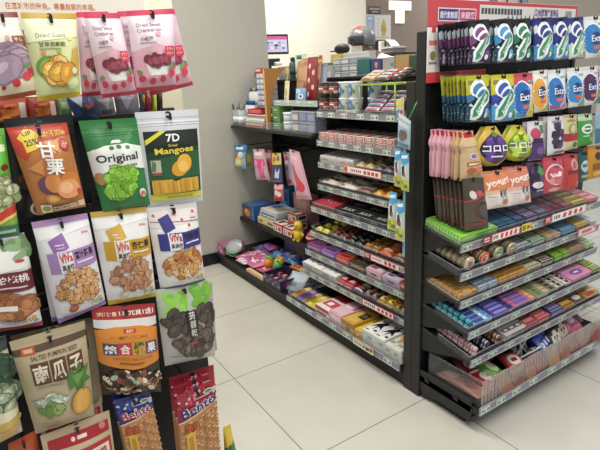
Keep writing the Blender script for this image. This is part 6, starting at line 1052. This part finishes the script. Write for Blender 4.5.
# ---- row five
seedr = [('R', .07, .07, .96, .17, '#a8242c'), ('E', .42, .12, .03, .02, '#e8d8cc'), ('R', .48, .105, .62, .135, '#ecdccc'), ('E', .86, .1, .05, .03, '#c87a70'), ('R', .1, .22, .96, .9, '#b02a30'), ('R', .14, .24, .6, .5, '#a32028'), ('R', .6, .26, .92, .62, '#e0d4bc'), ('T', '焙焙', .64, .28, .88, .36, '#b02a30', 0, .02), ('R', .66, .4, .86, .58, '#4a3a30')]
for k, (dx, dy) in enumerate(((0, 0), (-8, -14))):
    (rack if k == 0 else rk)([(40 + dx * .2, 436 + dy), (109 + dx, 410 + dy), (122 + dx, 505), (62, 530)], RX + .004 - k * .03, .024, '#c2ae8a', seedr, 'snack_pouch', ['kraft snack pouch with red label at the foot of the rack', 'kraft snack pouch peeping over the red-labelled one'][k], 1, seal='#bca684', sv=.06)
rack([(8, 444), (36, 430), (48, 500), (14, 510)], RX - .02, .02, '#c4572c', [('R', .3, .3, .7, .5, '#8a2c1c')], 'snack_pouch', 'orange snack packet at the foot of the rack near edge', 1, seal='#c8502a', sv=.06)
def bento(c, c2): 
    wav = [(.0, .29), (.98, .2), (.98, 1), (0, 1)]
    a = [('S', .5, .1, .5, .09, 30, .005, [shade(c, 1.35), shade(c, .7), '#c8c0cc'], {'asp': 1.2, 'edge': None, 'shine': False}), ('P', [(.0, .275), (.98, .185), (.98, .205), (0, .295)], '#dfc9a8'), ('P', wav, '#c08a56')]
    for i in range(9):
        for j in range(20): a.append(('E', .06 + i * .11 + (j % 2) * .03, .315 - i * .0095 + j * .034, .05, .0125, ['#cf9a68', '#b67c48', '#d8a878'][(i + 2 * j) % 3], -10, 8))
    a += [('P', [(.62, .25), (.645, .25), (.645, .98), (.62, .98)], '#9a6a40'), ('T', 'Bento', .06, .125, .95, .215, '#f0ece8', -9, .06), ('T', 'Bento', .06, .125, .95, .215, c2, -9, .025), ('R', .4, .09, .8, .097, '#d8c8d0'), ('E', .78, .065, .13, .022, '#d6d8c8'), ('E', .78, .065, .1, .015, '#4a8a5a'), ('P', [(.14, .62), (.14, .41), (.06, .41), (.24, .34), (.42, .39), (.35, .4), (.37, .6)], '#d8b43c'), ('P', [(.19, .6), (.19, .43), (.3, .42), (.32, .59)], '#c8842c'), ('S', .24, .34, .2, .03, 10, .009, ['#c86a34', '#b8542c'], {'asp': 2, 'edge': '#7a3018'})]
    return a
for k in range(3):
    (rack if k == 0 else rk)([(176 - k * 3.5, 396 - k * 9), (214.5 - k * .5, 378.5 - k * 7), (222 - k, 476), (184 - k * 2, 492)], RX + .004 - k * .02, .01, '#a82c3c', bento('#a82c3c', '#3a2a6c'), 'squid_snack', ['red squid snack packet at the front of the bottom row', 'red squid snack packet just behind the front red one', 'red squid snack packet at the back of the red stack'][k], 1, seal='#a02838', sv=.04)
for k in range(2):
    (rack if k == 0 else rk)([(114 - k * 3, 400 - k * 5), (150 - k * 2, 391 - k * 5), (167 - k * 2, 472), (134 - k * 2, 486)], RX + .0 - k * .02, .01, '#2a3c86', bento('#2a3c86', '#a82c34'), 'squid_snack', ['blue squid snack packet at the front of the bottom row', 'blue squid snack packet behind the front blue one'][k], 1, seal='#2a3a80', sv=.04)
rk([(223, 428), (230, 424), (240, 470), (226, 475)], RX - .02, .012, '#d8b83a', [('P', [(0, .4), (1, .3), (1, 1), (0, 1)], '#2f7a3a'), ('R', .1, .5, .9, .6, '#c8503a')], 'snack_packet', 'yellow and green snack packet poking out past the red squid snack', 1, seal='#d8b83a')

# ================================================================== the counter beyond the gondola
def part(n, p, *a, mat=BLACK, c=.003): b = MB(); b.box(*a, mat, c); return ob(n, b, p)
t = empty('service_counter', (-2.3, 2.05, 0)); tag(t, 'dark service counter behind the long gondola, crowded with goods', 'counter')
part('body', t, -1.5, .98, .03, .5, 0, 1.19, mat=M('#2a2524', .5)); part('worktop', t, -1.53, .975, 0, .54, 1.19, 1.225, mat=M('#1d1a1b', .35)); part('raised_ledge', t, .1, .98, .02, .12, 1.225, 1.262, mat=M('#1f1c1e', .4))
CZ = 1.225
def cx(px, Y, z=1.3): return along('x', (0, Y, z), px)
def upright(p0, p1, Y, z1, c, art, name, l, cat, z0=CZ, d=.06, side=()):
    a, b = cx(p0, Y), cx(p1, Y); h = z1 - z0
    spawn(name, carton(b - a, d, h, c, art, [('R', .05, .1, .95, .9, shade(c, 1.2))], side), (a, Y, z0), 0, l, cat)
LZ = 1.262
upright(357.5, 370, 2.10, 1.345, '#2c6468', [('R', .08, .06, .92, .94, '#33706f'), ('R', .1, .8, .9, .83, '#24585a')], 'file_box', 'teal file box on the counter ledge', 'box', LZ)
upright(371, 381.5, 2.10, 1.342, '#3c3c86', [('R', .05, .05, .95, .95, '#45458f'), ('P', [(.35, .35), (.65, .35), (.6, .6), (.5, .68), (.4, .6)], '#c8a84a'), ('E', .5, .3, .12, .06, '#d8b858'), ('R', .3, .78, .7, .83, '#b8b8d8')], 'file_box', 'violet-blue box with small gold emblem on the counter ledge', 'box', LZ)
upright(382.5, 394.5, 2.10, 1.345, '#a8a49a', [('R', .06, .05, .94, .95, '#b4b0a6'), ('E', .8, .5, .12, .14, '#8a7a54'), ('R', .1, .1, .5, .14, '#8a867c')], 'file_box', 'pale grey box with faint gold mark on the counter ledge', 'box', LZ)
upright(395, 409, 2.10, 1.352, '#b08a56', [('R', .04, .04, .96, .96, '#ba945e'), ('R', .45, .3, .55, .34, '#d0b080')], 'file_box', 'tan wooden box on the counter ledge', 'box', LZ)
upright(410, 423, 2.10, 1.348, '#2f4a38', [('R', .05, .05, .95, .95, '#365240'), ('R', .1, .02, .9, .05, '#a8b0a4')], 'file_box', 'dark green box on the counter ledge, beside the endcap', 'box', LZ)
for k in range(3):
    for j in range(3):
        a, b = cx(333 + 8.2 * k, 2.12), cx(340.6 + 8.2 * k, 2.12)
        bb = MB(); bb.box(0, b - a, 0, .12, 0, .038, M('#b9bec6', .2, 0, .75), .004); c = MB(); c.box(.004, b - a - .004, -.002, 0, .008, .028, ['#dcdfe2', '#a8b0bc', '#cfd3d6'][(k + j) % 3]); l = MB(); l.box(-.001, b - a + .001, -.002, .121, .036, .0415, M('#dfe2e4', .25))
        spawn('goods_box', K(('box', bb), ('front_label', c), ('lid', l)), (a, 2.12, CZ + .012 + j * .043), 0, 'clear plastic goods box on the counter, %s layer, %s from the gift bag' % (['lowest', 'middle', 'top'][j], ORD[k]), 'box', 'clear goods boxes on the counter')
upright(331, 341, 2.2, 1.398, '#d8b04a', [('R', .05, .1, .95, .5, '#e0bc58'), ('R', .3, .6, .8, .8, '#c88a2c')], 'carton', 'yellow-topped carton behind the clear goods boxes', 'carton', CZ + .1)
upright(343, 369, 2.22, 1.40, '#cfcdc6', [('R', .05, .1, .95, .3, '#b8b8b4'), ('R', .1, .5, .5, .8, '#a8aab0'), ('E', .8, .5, .06, .14, '#9ab04a')], 'carton', 'pale grey carton before the helmeted person', 'carton', CZ + .09)
upright(297, 316, 2.12, 1.385, '#d8b850', [('P', [(.3, .9), (.4, .3), (.7, .2), (.6, .9)], '#c89a5a'), ('R', .05, .05, .95, .15, '#e4d08a')], 'yellow_pack', 'yellow pack with a tan picture behind the kraft envelopes', 'pack', CZ)
upright(278, 297, 2.05, 1.34, '#aeb0b4', [('R', .05, .1, .95, .4, '#c2c4c8'), ('R', .1, .55, .9, .9, '#9a9ca4')], 'carton', 'grey carton behind the kraft envelopes', 'carton', CZ)
ap = MB(); ap.box(0, .16, 0, .003, 0, .195, M('#e8ecec', .1, 0, .3)); ae = MB(); ae.box(0, .16, -.001, .004, .192, .196, M('#d8dfe2', .15, 0, .6)); spawn('acrylic_sheet', K(('sheet', ap), ('edge', ae)), (cx(296, 2.2), 2.2, CZ), 0, 'clear acrylic sheet standing above the yellow pack', 'display sheet')
b = MB(); b.lathe([(.016, 0), (.017, .04), (.012, .055), (.012, .06)], M('#c86a2c', .35), 16); c = MB(); c.lathe([(.013, .058), (.013, .072), (0, .073)], '#d8783a', 16); spawn('orange_bottle', K(('bottle', b), ('cap', c)), (cx(321, 2.12), 2.12, 1.325), 0, 'small orange bottle beside the yellow pack', 'bottle')
b = MB(); b.box(0, .05, 0, .05, 0, .02, '#6a9a4a', .002); c = MB(); c.box(.005, .045, -.001, 0, .004, .016, '#a8c08a'); spawn('green_box', K(('box', b), ('label_plate', c)), (cx(323, 2.14), 2.14, 1.325), 0, 'small green box beside the orange bottle', 'box')
b = MB(); b.box(0, .18, 0, .12, 0, .10, M('#b8bac0', .3, 0, .8), .003); c = MB(); c.box(.02, .16, -.002, 0, .02, .06, '#d8d8dc'); spawn('plastic_tub', K(('tub', b), ('label_plate', c)), (cx(317, 2.10), 2.10, CZ), 0, 'grey plastic tub under the orange bottle', 'tub')
bottle_(-3.02, 1.92, 1.25, '#3f5a4c', '#2f3c38', 'dark green glass bottle above the wooden panel', .14, .026)
bottle_(-2.94, 1.92, 1.25, '#cfe0d2', '#5f9a74', 'pale bottle with green cap above the wooden panel', .15, .028)
b = MB(); b.box(-3.1, -2.3, 1.87, 2.04, 1.19, 1.25, M('#3a3634', .5), .002); c = MB(); c.box(-3.1, -2.3, 1.868, 1.872, 1.235, 1.25, '#5a5452'); spawn('counter_ledge', K(('ledge', b), ('front_edging', c)), (0, 0, 0), 0, 'narrow ledge between the gondola back and the counter', 'ledge')

# wall things
WX = -5.59
def wallq(x0, x1, y0, y1, X): A = at('x', X, x0, y1); B = at('x', X, x1, y0); return A, B
A, B = wallq(264, 288, 34, 54.5, -4.6); t = empty('monitor', tuple(A)); tag(t, 'flat monitor with a pink and pale blue display beside the column', 'monitor'); w_, h_ = B.y - A.y, B.z - A.z
b = MB(); b.box(-.04, 0, 0, w_, 0, h_, M('#1c1c22', .3), .004); ob('housing', b, t)
b = MB(); q = Print(b, lambda u, v, o: (.001 + o, .018 + u * (w_ - .036), .02 + (1 - v) * (h_ - .04)), w_, h_, .0005); SCN = lambda c: M(c, .3, 0, 1, 0, 60, .35)
q.R(0, 0, 1, 1, SCN('#b9c0e0')); q.R(0, 0, 1, .22, SCN('#c05a96'))
for i in range(5):
    for j in range(3): q.R(.08 + i * .17, .36 + j * .17, .19 + i * .17, .46 + j * .17, SCN(['#5a4a7a', '#c05a6a', '#8a90b0', '#d8b0c0', '#e4e4ee'][(i * 2 + j) % 5]))
q.R(.45, .5, .56, .66, SCN('#3a3444')); ob('screen', b, t); b = MB(); b.tube([(-.04, w_ * .5, h_ * .5), (-1.0, w_ * .5, h_ * .5)], .02, BLACK2); ob('wall_arm', b, t)
A, B = wallq(268, 292, 57, 66, -4.5); t = empty('card_terminal', tuple(A)); tag(t, 'dark counter terminal below the monitor', 'terminal'); part('body', t, -.1, 0, 0, (B.y - A.y) * .5, 0, .07, mat=M('#2c2a2e', .4)); part('stand', t, -.07, -.03, .02, .06, -A.z, .0, mat=BLACK2); part('paper_roll', t, -.06, .02, (B.y - A.y) * .25, (B.y - A.y) * .55, .0, .035, mat=M('#e4e0da', .5), c=.01)
A, B = wallq(367, 391, 15, 40, -5.582); t = empty('poster', tuple(A)); tag(t, 'pale blue and white poster with a golden plant picture on the taupe wall', 'poster'); w_, h_ = B.y - A.y, B.z - A.z; part('board', t, -.0135, 0, 0, w_, 0, h_, mat=M('#c9cbd0', .45), c=.001)
b = MB(); q = Print(b, lambda u, v, o: (o, u * w_, h_ * (1 - v)), w_, h_, .001); q.R(0, .04, .3, .96, '#8fa4c0'); q.R(.06, .1, .22, .2, '#c4cedc'); q.R(.06, .3, .2, .6, '#a8b8d0'); q.R(.34, .04, .98, .96, '#d4d3cf')
for i in range(5): q.E(.46, .18 + i * .14, .03, .025, '#b8a06a')
q.P_([(.6, .85), (.58, .4), (.64, .22), (.68, .15), (.74, .25), (.78, .42), (.76, .85)], '#c2a65a'); q.P_([(.56, .6), (.6, .45), (.76, .45), (.82, .62), (.72, .74)], '#b39a54'); q.R(.36, .88, .9, .92, '#a8aaa8'); ob('printed_face', b, t)
A, B = wallq(368.5, 380.5, 6.5, 14, -5.584); t = empty('wall_plaque', tuple(A)); tag(t, 'small dark plaque on the taupe wall above the poster', 'plaque'); w_, h_ = B.y - A.y, B.z - A.z; part('plate', t, -.01, 0, 0, w_, 0, h_, mat=M('#4a403f', .4), c=.001)
b = MB(); q = Print(b, lambda u, v, o: (o, u * w_, h_ * (1 - v)), w_, h_, .001); [q.R(.08 + i * .11, .2, .16 + i * .11, .45, '#b8aca4') for i in range(8)]; [q.R(.3 + i * .1, .6, .37 + i * .1, .8, '#b8aca4') for i in range(5)]; ob('printed_face', b, t)
A, B = wallq(390, 411.5, 1.5, 23, -5.564); t = empty('lit_sign', tuple(A)); tag(t, 'glowing white T-shaped lightbox sign on the taupe wall', 'sign'); w_, h_ = B.y - A.y, B.z - A.z
EM = M('#fff6e2', .5, 0, 1, 0, 60, .75); part('upper_box', t, -.03, 0, 0, w_, h_ * .6, h_, mat=EM); part('lower_box', t, -.03, 0, w_ * .3, w_ * .68, 0, h_ * .58, mat=EM)
b = MB(); q = Print(b, lambda u, v, o: (o, u * w_, h_ * (1 - v)), w_, h_, .001)
for i in range(4): q.R(.08 + i * .23, .1, .10 + i * .23, .32, '#cbb9a6'); q.R(.22 + i * .23, .1, .24 + i * .23, .32, '#cbb9a6'); q.R(.08 + i * .23, .19, .24 + i * .23, .215, '#cbb9a6')
ob('lettering', b, t)
def panel(x0, x1, y0, y1, X, c, c2, l, name='notice_board'):
    A, B = wallq(x0, x1, y0, y1, X); t = empty(name, tuple(A)); tag(t, l, 'board'); w_, h_ = B.y - A.y, B.z - A.z; part('frame', t, -.02, 0, 0, w_, 0, h_, mat=M('#4a4644', .4)); b = MB(); Print(b, lambda u, v, o: (o, .02 + u * (w_ - .04), .02 + (h_ - .04) * (1 - v)), w_, h_, .001).go([('R', 0, 0, 1, 1, c), ('P', [(.2, .7), (.35, .3), (.5, .7)], c2), ('R', .6, .4, .8, .6, c2)]); ob('face', b, t)
panel(455, 492, -30, 6, -5.574, '#c9d0de', '#8a9ac4', 'white notice board with blue marks above the promotion board')
panel(507, 521, -30, 6, -5.574, '#d8dae0', '#b8bcc8', 'narrow white board with dark frame above the promotion board')
panel(521, 530, -30, 6, -5.574, '#a8b4cc', '#c8d0e0', 'slim pale blue board beside the narrow white board')
# printer by the till
A = at('x', -4.3, 393, 53); t = empty('receipt_printer', tuple(A)); tag(t, 'pale grey receipt printer with white paper behind the tan box', 'printer'); part('body', t, -.2, 0, 0, .2, 0, .075, mat=M('#8f908c', .4), c=.01); part('tray', t, -.18, .01, -.02, .21, .05, .062, mat=M('#b4b5b0', .4))
b = MB(); b.grid(lambda u, v: (-.15 + .1 * v, .02 + .13 * u, .075 + .075 * (1 - v) + .01 * math.sin(3 * v)), 2, 6, '#f0eee8'); ob('paper', b, t)
part('back_stand', t, -.24, -.2, .0, .06, .0, .14, mat=M('#d8d4ca', .5), c=.004)
t2 = empty('till_counter', (-4.5, 3.4, 0)); tag(t2, 'dark till counter carrying the receipt printer', 'counter'); part('body', t2, -.02, .35, .62, 1.3, 0, A.z - .04, mat=M('#2c2624', .5)); part('worktop', t2, -.15, .38, .60, 1.32, A.z - .04, A.z - .002, mat=M('#241f20', .4))
A = at('x', -4.9, 377, 50); t = empty('till_screen', (A.x, A.y, A.z - .05)); tag(t, 'black till screen behind the helmeted person', 'monitor'); part('screen_back', t, -.03, .03, -.06, .13, .0, .15, mat=M('#26272b', .35), c=.01); part('stand', t, -.03, .0, .02, .06, -(A.z - .05), .02, mat=M('#1d1d20', .4))

# the person in a helmet, standing at the till and looking toward the column
HC = at('x', -4.35, 361, 44); PXY = Vector((HC.x, HC.y + .05, 0)); zt = HC.z
def skin(name, nodes, edges, mat, parent, root=0, lv=2):
    me = bpy.data.meshes.new(name); me.from_pydata([n[0] for n in nodes], edges, []); o = bpy.data.objects.new(name, me); COL.objects.link(o)
    o.parent = parent; md = o.modifiers.new('skin', 'SKIN'); md.use_smooth_shade = True
    for i, n in enumerate(nodes): sv = me.skin_vertices[0].data[i]; sv.radius = n[1] if isinstance(n[1], tuple) else (n[1], n[1]); sv.use_root = i == root
    s = o.modifiers.new('sub', 'SUBSURF'); s.levels = lv; s.render_levels = lv; me.materials.append(mat); return o
pr = empty('person', tuple(PXY), 0); tag(pr, 'person in a grey and red helmet and white shirt, standing at the till', 'person')
SK = M('#8a6450', .55); z = zt
nodes = [((0, .3, .92), (.15, .12)), ((0, .3, 1.1), (.13, .11)), ((0, .27, z - .34), (.14, .11)), ((0, .19, z - .18), (.13, .08)), ((0, .07, z - .09), .058), ((0, -.03, z - .07), .06), ((0, -.06, z - .02), (.075, .09)), ((0, -.055, z + .07), (.07, .085)),
  ((-.19, .17, z - .18), .055), ((-.24, .06, z - .44), .045), ((-.2, -.2, z - .6), .036), ((-.19, -.33, z - .63), .032),
  ((.19, .17, z - .18), .055), ((.24, .06, z - .44), .045), ((.2, -.2, z - .6), .036), ((.19, -.33, z - .63), .032),
  ((-.09, .3, .86), .09), ((-.1, .26, .48), .062), ((-.1, .3, .08), .042), ((-.1, .16, .035), .035), ((.09, .3, .86), .09), ((.1, .26, .48), .062), ((.1, .3, .08), .042), ((.1, .16, .035), .035)]
eds = [(0, 1), (1, 2), (2, 3), (3, 4), (4, 5), (5, 6), (6, 7), (3, 8), (8, 9), (9, 10), (10, 11), (3, 12), (12, 13), (13, 14), (14, 15), (0, 16), (16, 17), (17, 18), (18, 19), (0, 20), (20, 21), (21, 22), (22, 23)]
for sx in (-1, 1):
    base = 11 if sx < 0 else 15
    for k in range(5):
        i = len(nodes); fx = (k - 2) * .018; thumb = k == (4 if sx < 0 else 0)
        p0 = (sx * .19 + fx, -.345, z - .635); L_ = (.055, .065, .07, .062, .05)[k]
        if thumb: p1, p2 = (sx * .19 + fx * 1.8, -.36, z - .645), (sx * .19 + fx * 2.0, -.385, z - .66)
        else: p1, p2 = (sx * .19 + fx * 1.2, -.345 - L_ * .6, z - .645), (sx * .19 + fx * 1.25, -.345 - L_, z - .67)
        nodes += [(p1, .009), (p2, .008)]; eds += [(base, i), (i, i + 1)]
skin('body', nodes, eds, SK, pr)
sn = [((0, .3, .9), (.18, .14)), ((0, .3, 1.1), (.16, .135)), ((0, .27, z - .32), (.19, .17)), ((0, .2, z - .16), (.18, .16)), ((0, .09, z - .1), (.1, .095)), ((-.2, .17, z - .19), .075), ((-.235, .09, z - .37), .062), ((.2, .17, z - .19), .075), ((.235, .09, z - .37), .062)]
skin('shirt', sn, [(0, 1), (1, 2), (2, 3), (3, 4), (3, 5), (5, 6), (3, 7), (7, 8)], M('#efeeec', .7), pr)
tn = [((0, .3, .95), (.17, .13)), ((-.09, .3, .84), .105), ((-.1, .26, .48), .078), ((-.1, .3, .12), .062), ((.09, .3, .84), .105), ((.1, .26, .48), .078), ((.1, .3, .12), .062)]
skin('trousers', tn, [(0, 1), (1, 2), (2, 3), (0, 4), (4, 5), (5, 6)], M('#2c2e3a', .7), pr)
hm = MB(); hc_ = (0, -.035, z + .045)
def HP(u, v):
    th = 2 * PI * u; ph = PI * .66 * v; f = math.cos(th - 1.5 * PI)   # f=1 at the front (-y)
    ph = ph * (1 - .28 * max(0, f) ** 2); return (hc_[0] + .128 * math.sin(ph) * math.cos(th), hc_[1] + .152 * math.sin(ph) * math.sin(th), hc_[2] + .135 * math.cos(ph))
hm.grid(HP, 32, 16, M('#6f7174', .25)); he = ob('helmet', hm, pr)
b = MB(); b.grid(lambda u, v: tuple(hc_[i] + (HP(.60 + .28 * u, .08 + .42 * v)[i] - hc_[i]) * 1.015 for i in range(3)), 12, 8, M('#c23a3c', .25)); ob('red_patch', b, he)
b = MB(); b.grid(lambda u, v: tuple(hc_[i] + (HP(.3 + .2 * u, .3 + .3 * v)[i] - hc_[i]) * 1.015 for i in range(3)), 10, 6, M('#3a3b3f', .2)); ob('dark_panel', b, he)
b = MB(); b.grid(lambda u, v: (hc_[0] + .138 * math.cos(PI * (1.15 + .7 * u)), hc_[1] + .165 * math.sin(PI * (1.15 + .7 * u)) , hc_[2] + .03 - .075 * v), 16, 4, M('#3a3d42', .1, 0, .75)); ob('visor', b, he)
b = MB(); b.grid(lambda u, v: (.075 * math.cos(PI * (1.1 + .8 * u)), -.06 + .105 * math.sin(PI * (1.1 + .8 * u)), z - .02 - .07 * v), 12, 5, M('#e8e8e6', .7)); ob('face_mask', b, pr)
for s_ in (-1, 1):
    b = MB(); b.ball((s_ * .032, -.142, z + .025), (.014, .008, .008), '#e8e4de', 10, 6); b.ball((s_ * .032, -.149, z + .025), (.006, .003, .006), '#241a14', 8, 6); ob('eye', b, pr)
b = MB(); b.ball((0, -.155, z - .005), (.012, .016, .02), SK, 10, 8); ob('nose', b, pr)
# dark cap of goods beside
A = at('x', -3.95, 342, 49); b = MB(); b.ball((0, 0, 0), (.065, .075, .05), M('#2a2829', .6), 20, 10); c = MB(); c.prism([(-.045, .05), (.045, .05), (.035, .11), (-.035, .11)], -.02, -.012, M('#242223', .6), 'z')
spawn('black_cap', K(('crown', b), ('brim', c)), (A.x, A.y, A.z), 2.2, 'dark rounded cap standing beside the helmeted person', 'cap')
pd = MB(); pd.tube([(0, 0, 0), (0, 0, A.z - .05)], .02, BLACK2); pb = MB(); pb.lathe([(.07, 0), (.07, .015), (.02, .03)], BLACK2, 20); spawn('cap_stand', K(('pole', pd), ('foot', pb)), (A.x, A.y, 0), 0, 'thin dark stand under the black cap', 'stand')

# ================================================================== light
wd = bpy.data.worlds.new('world'); SC.world = wd; wd.use_nodes = True; bg = wd.node_tree.nodes['Background']; bg.inputs[0].default_value = (.95, .97, 1, 1); bg.inputs[1].default_value = .42
def area(x, y, z, sx_, sy, pw, col=(1, .965, .91), rot=(0, 0, 0)):
    l = bpy.data.lights.new('ceiling_light', 'AREA'); l.shape = 'RECTANGLE'; l.size = sx_; l.size_y = sy; l.energy = pw; l.color = col
    o = bpy.data.objects.new('ceiling_light', l); COL.objects.link(o); o.location = (x, y, z); o.rotation_euler = rot
area(.2, .0, 2.6, 1.2, .3, 26); area(-.3, 1.2, 2.6, 1.2, .3, 22); area(-2.2, .6, 2.6, 1.2, .3, 24); area(.6, 2.2, 2.6, 1.2, .3, 22)
area(-4.3, 3.2, 2.9, 1.4, .5, 60, (1, .95, .86)); area(-4.6, 6.5, 2.9, 1.4, .5, 40, (1, .94, .84)); area(-1.5, 4.0, 2.8, 1.4, .4, 26); area(-3.3, .5, 2.5, .3, 1.0, 20, (1, .95, .84))
vs = SC.view_settings; vs.view_transform = 'Standard'; vs.look = 'None'; vs.exposure = 0
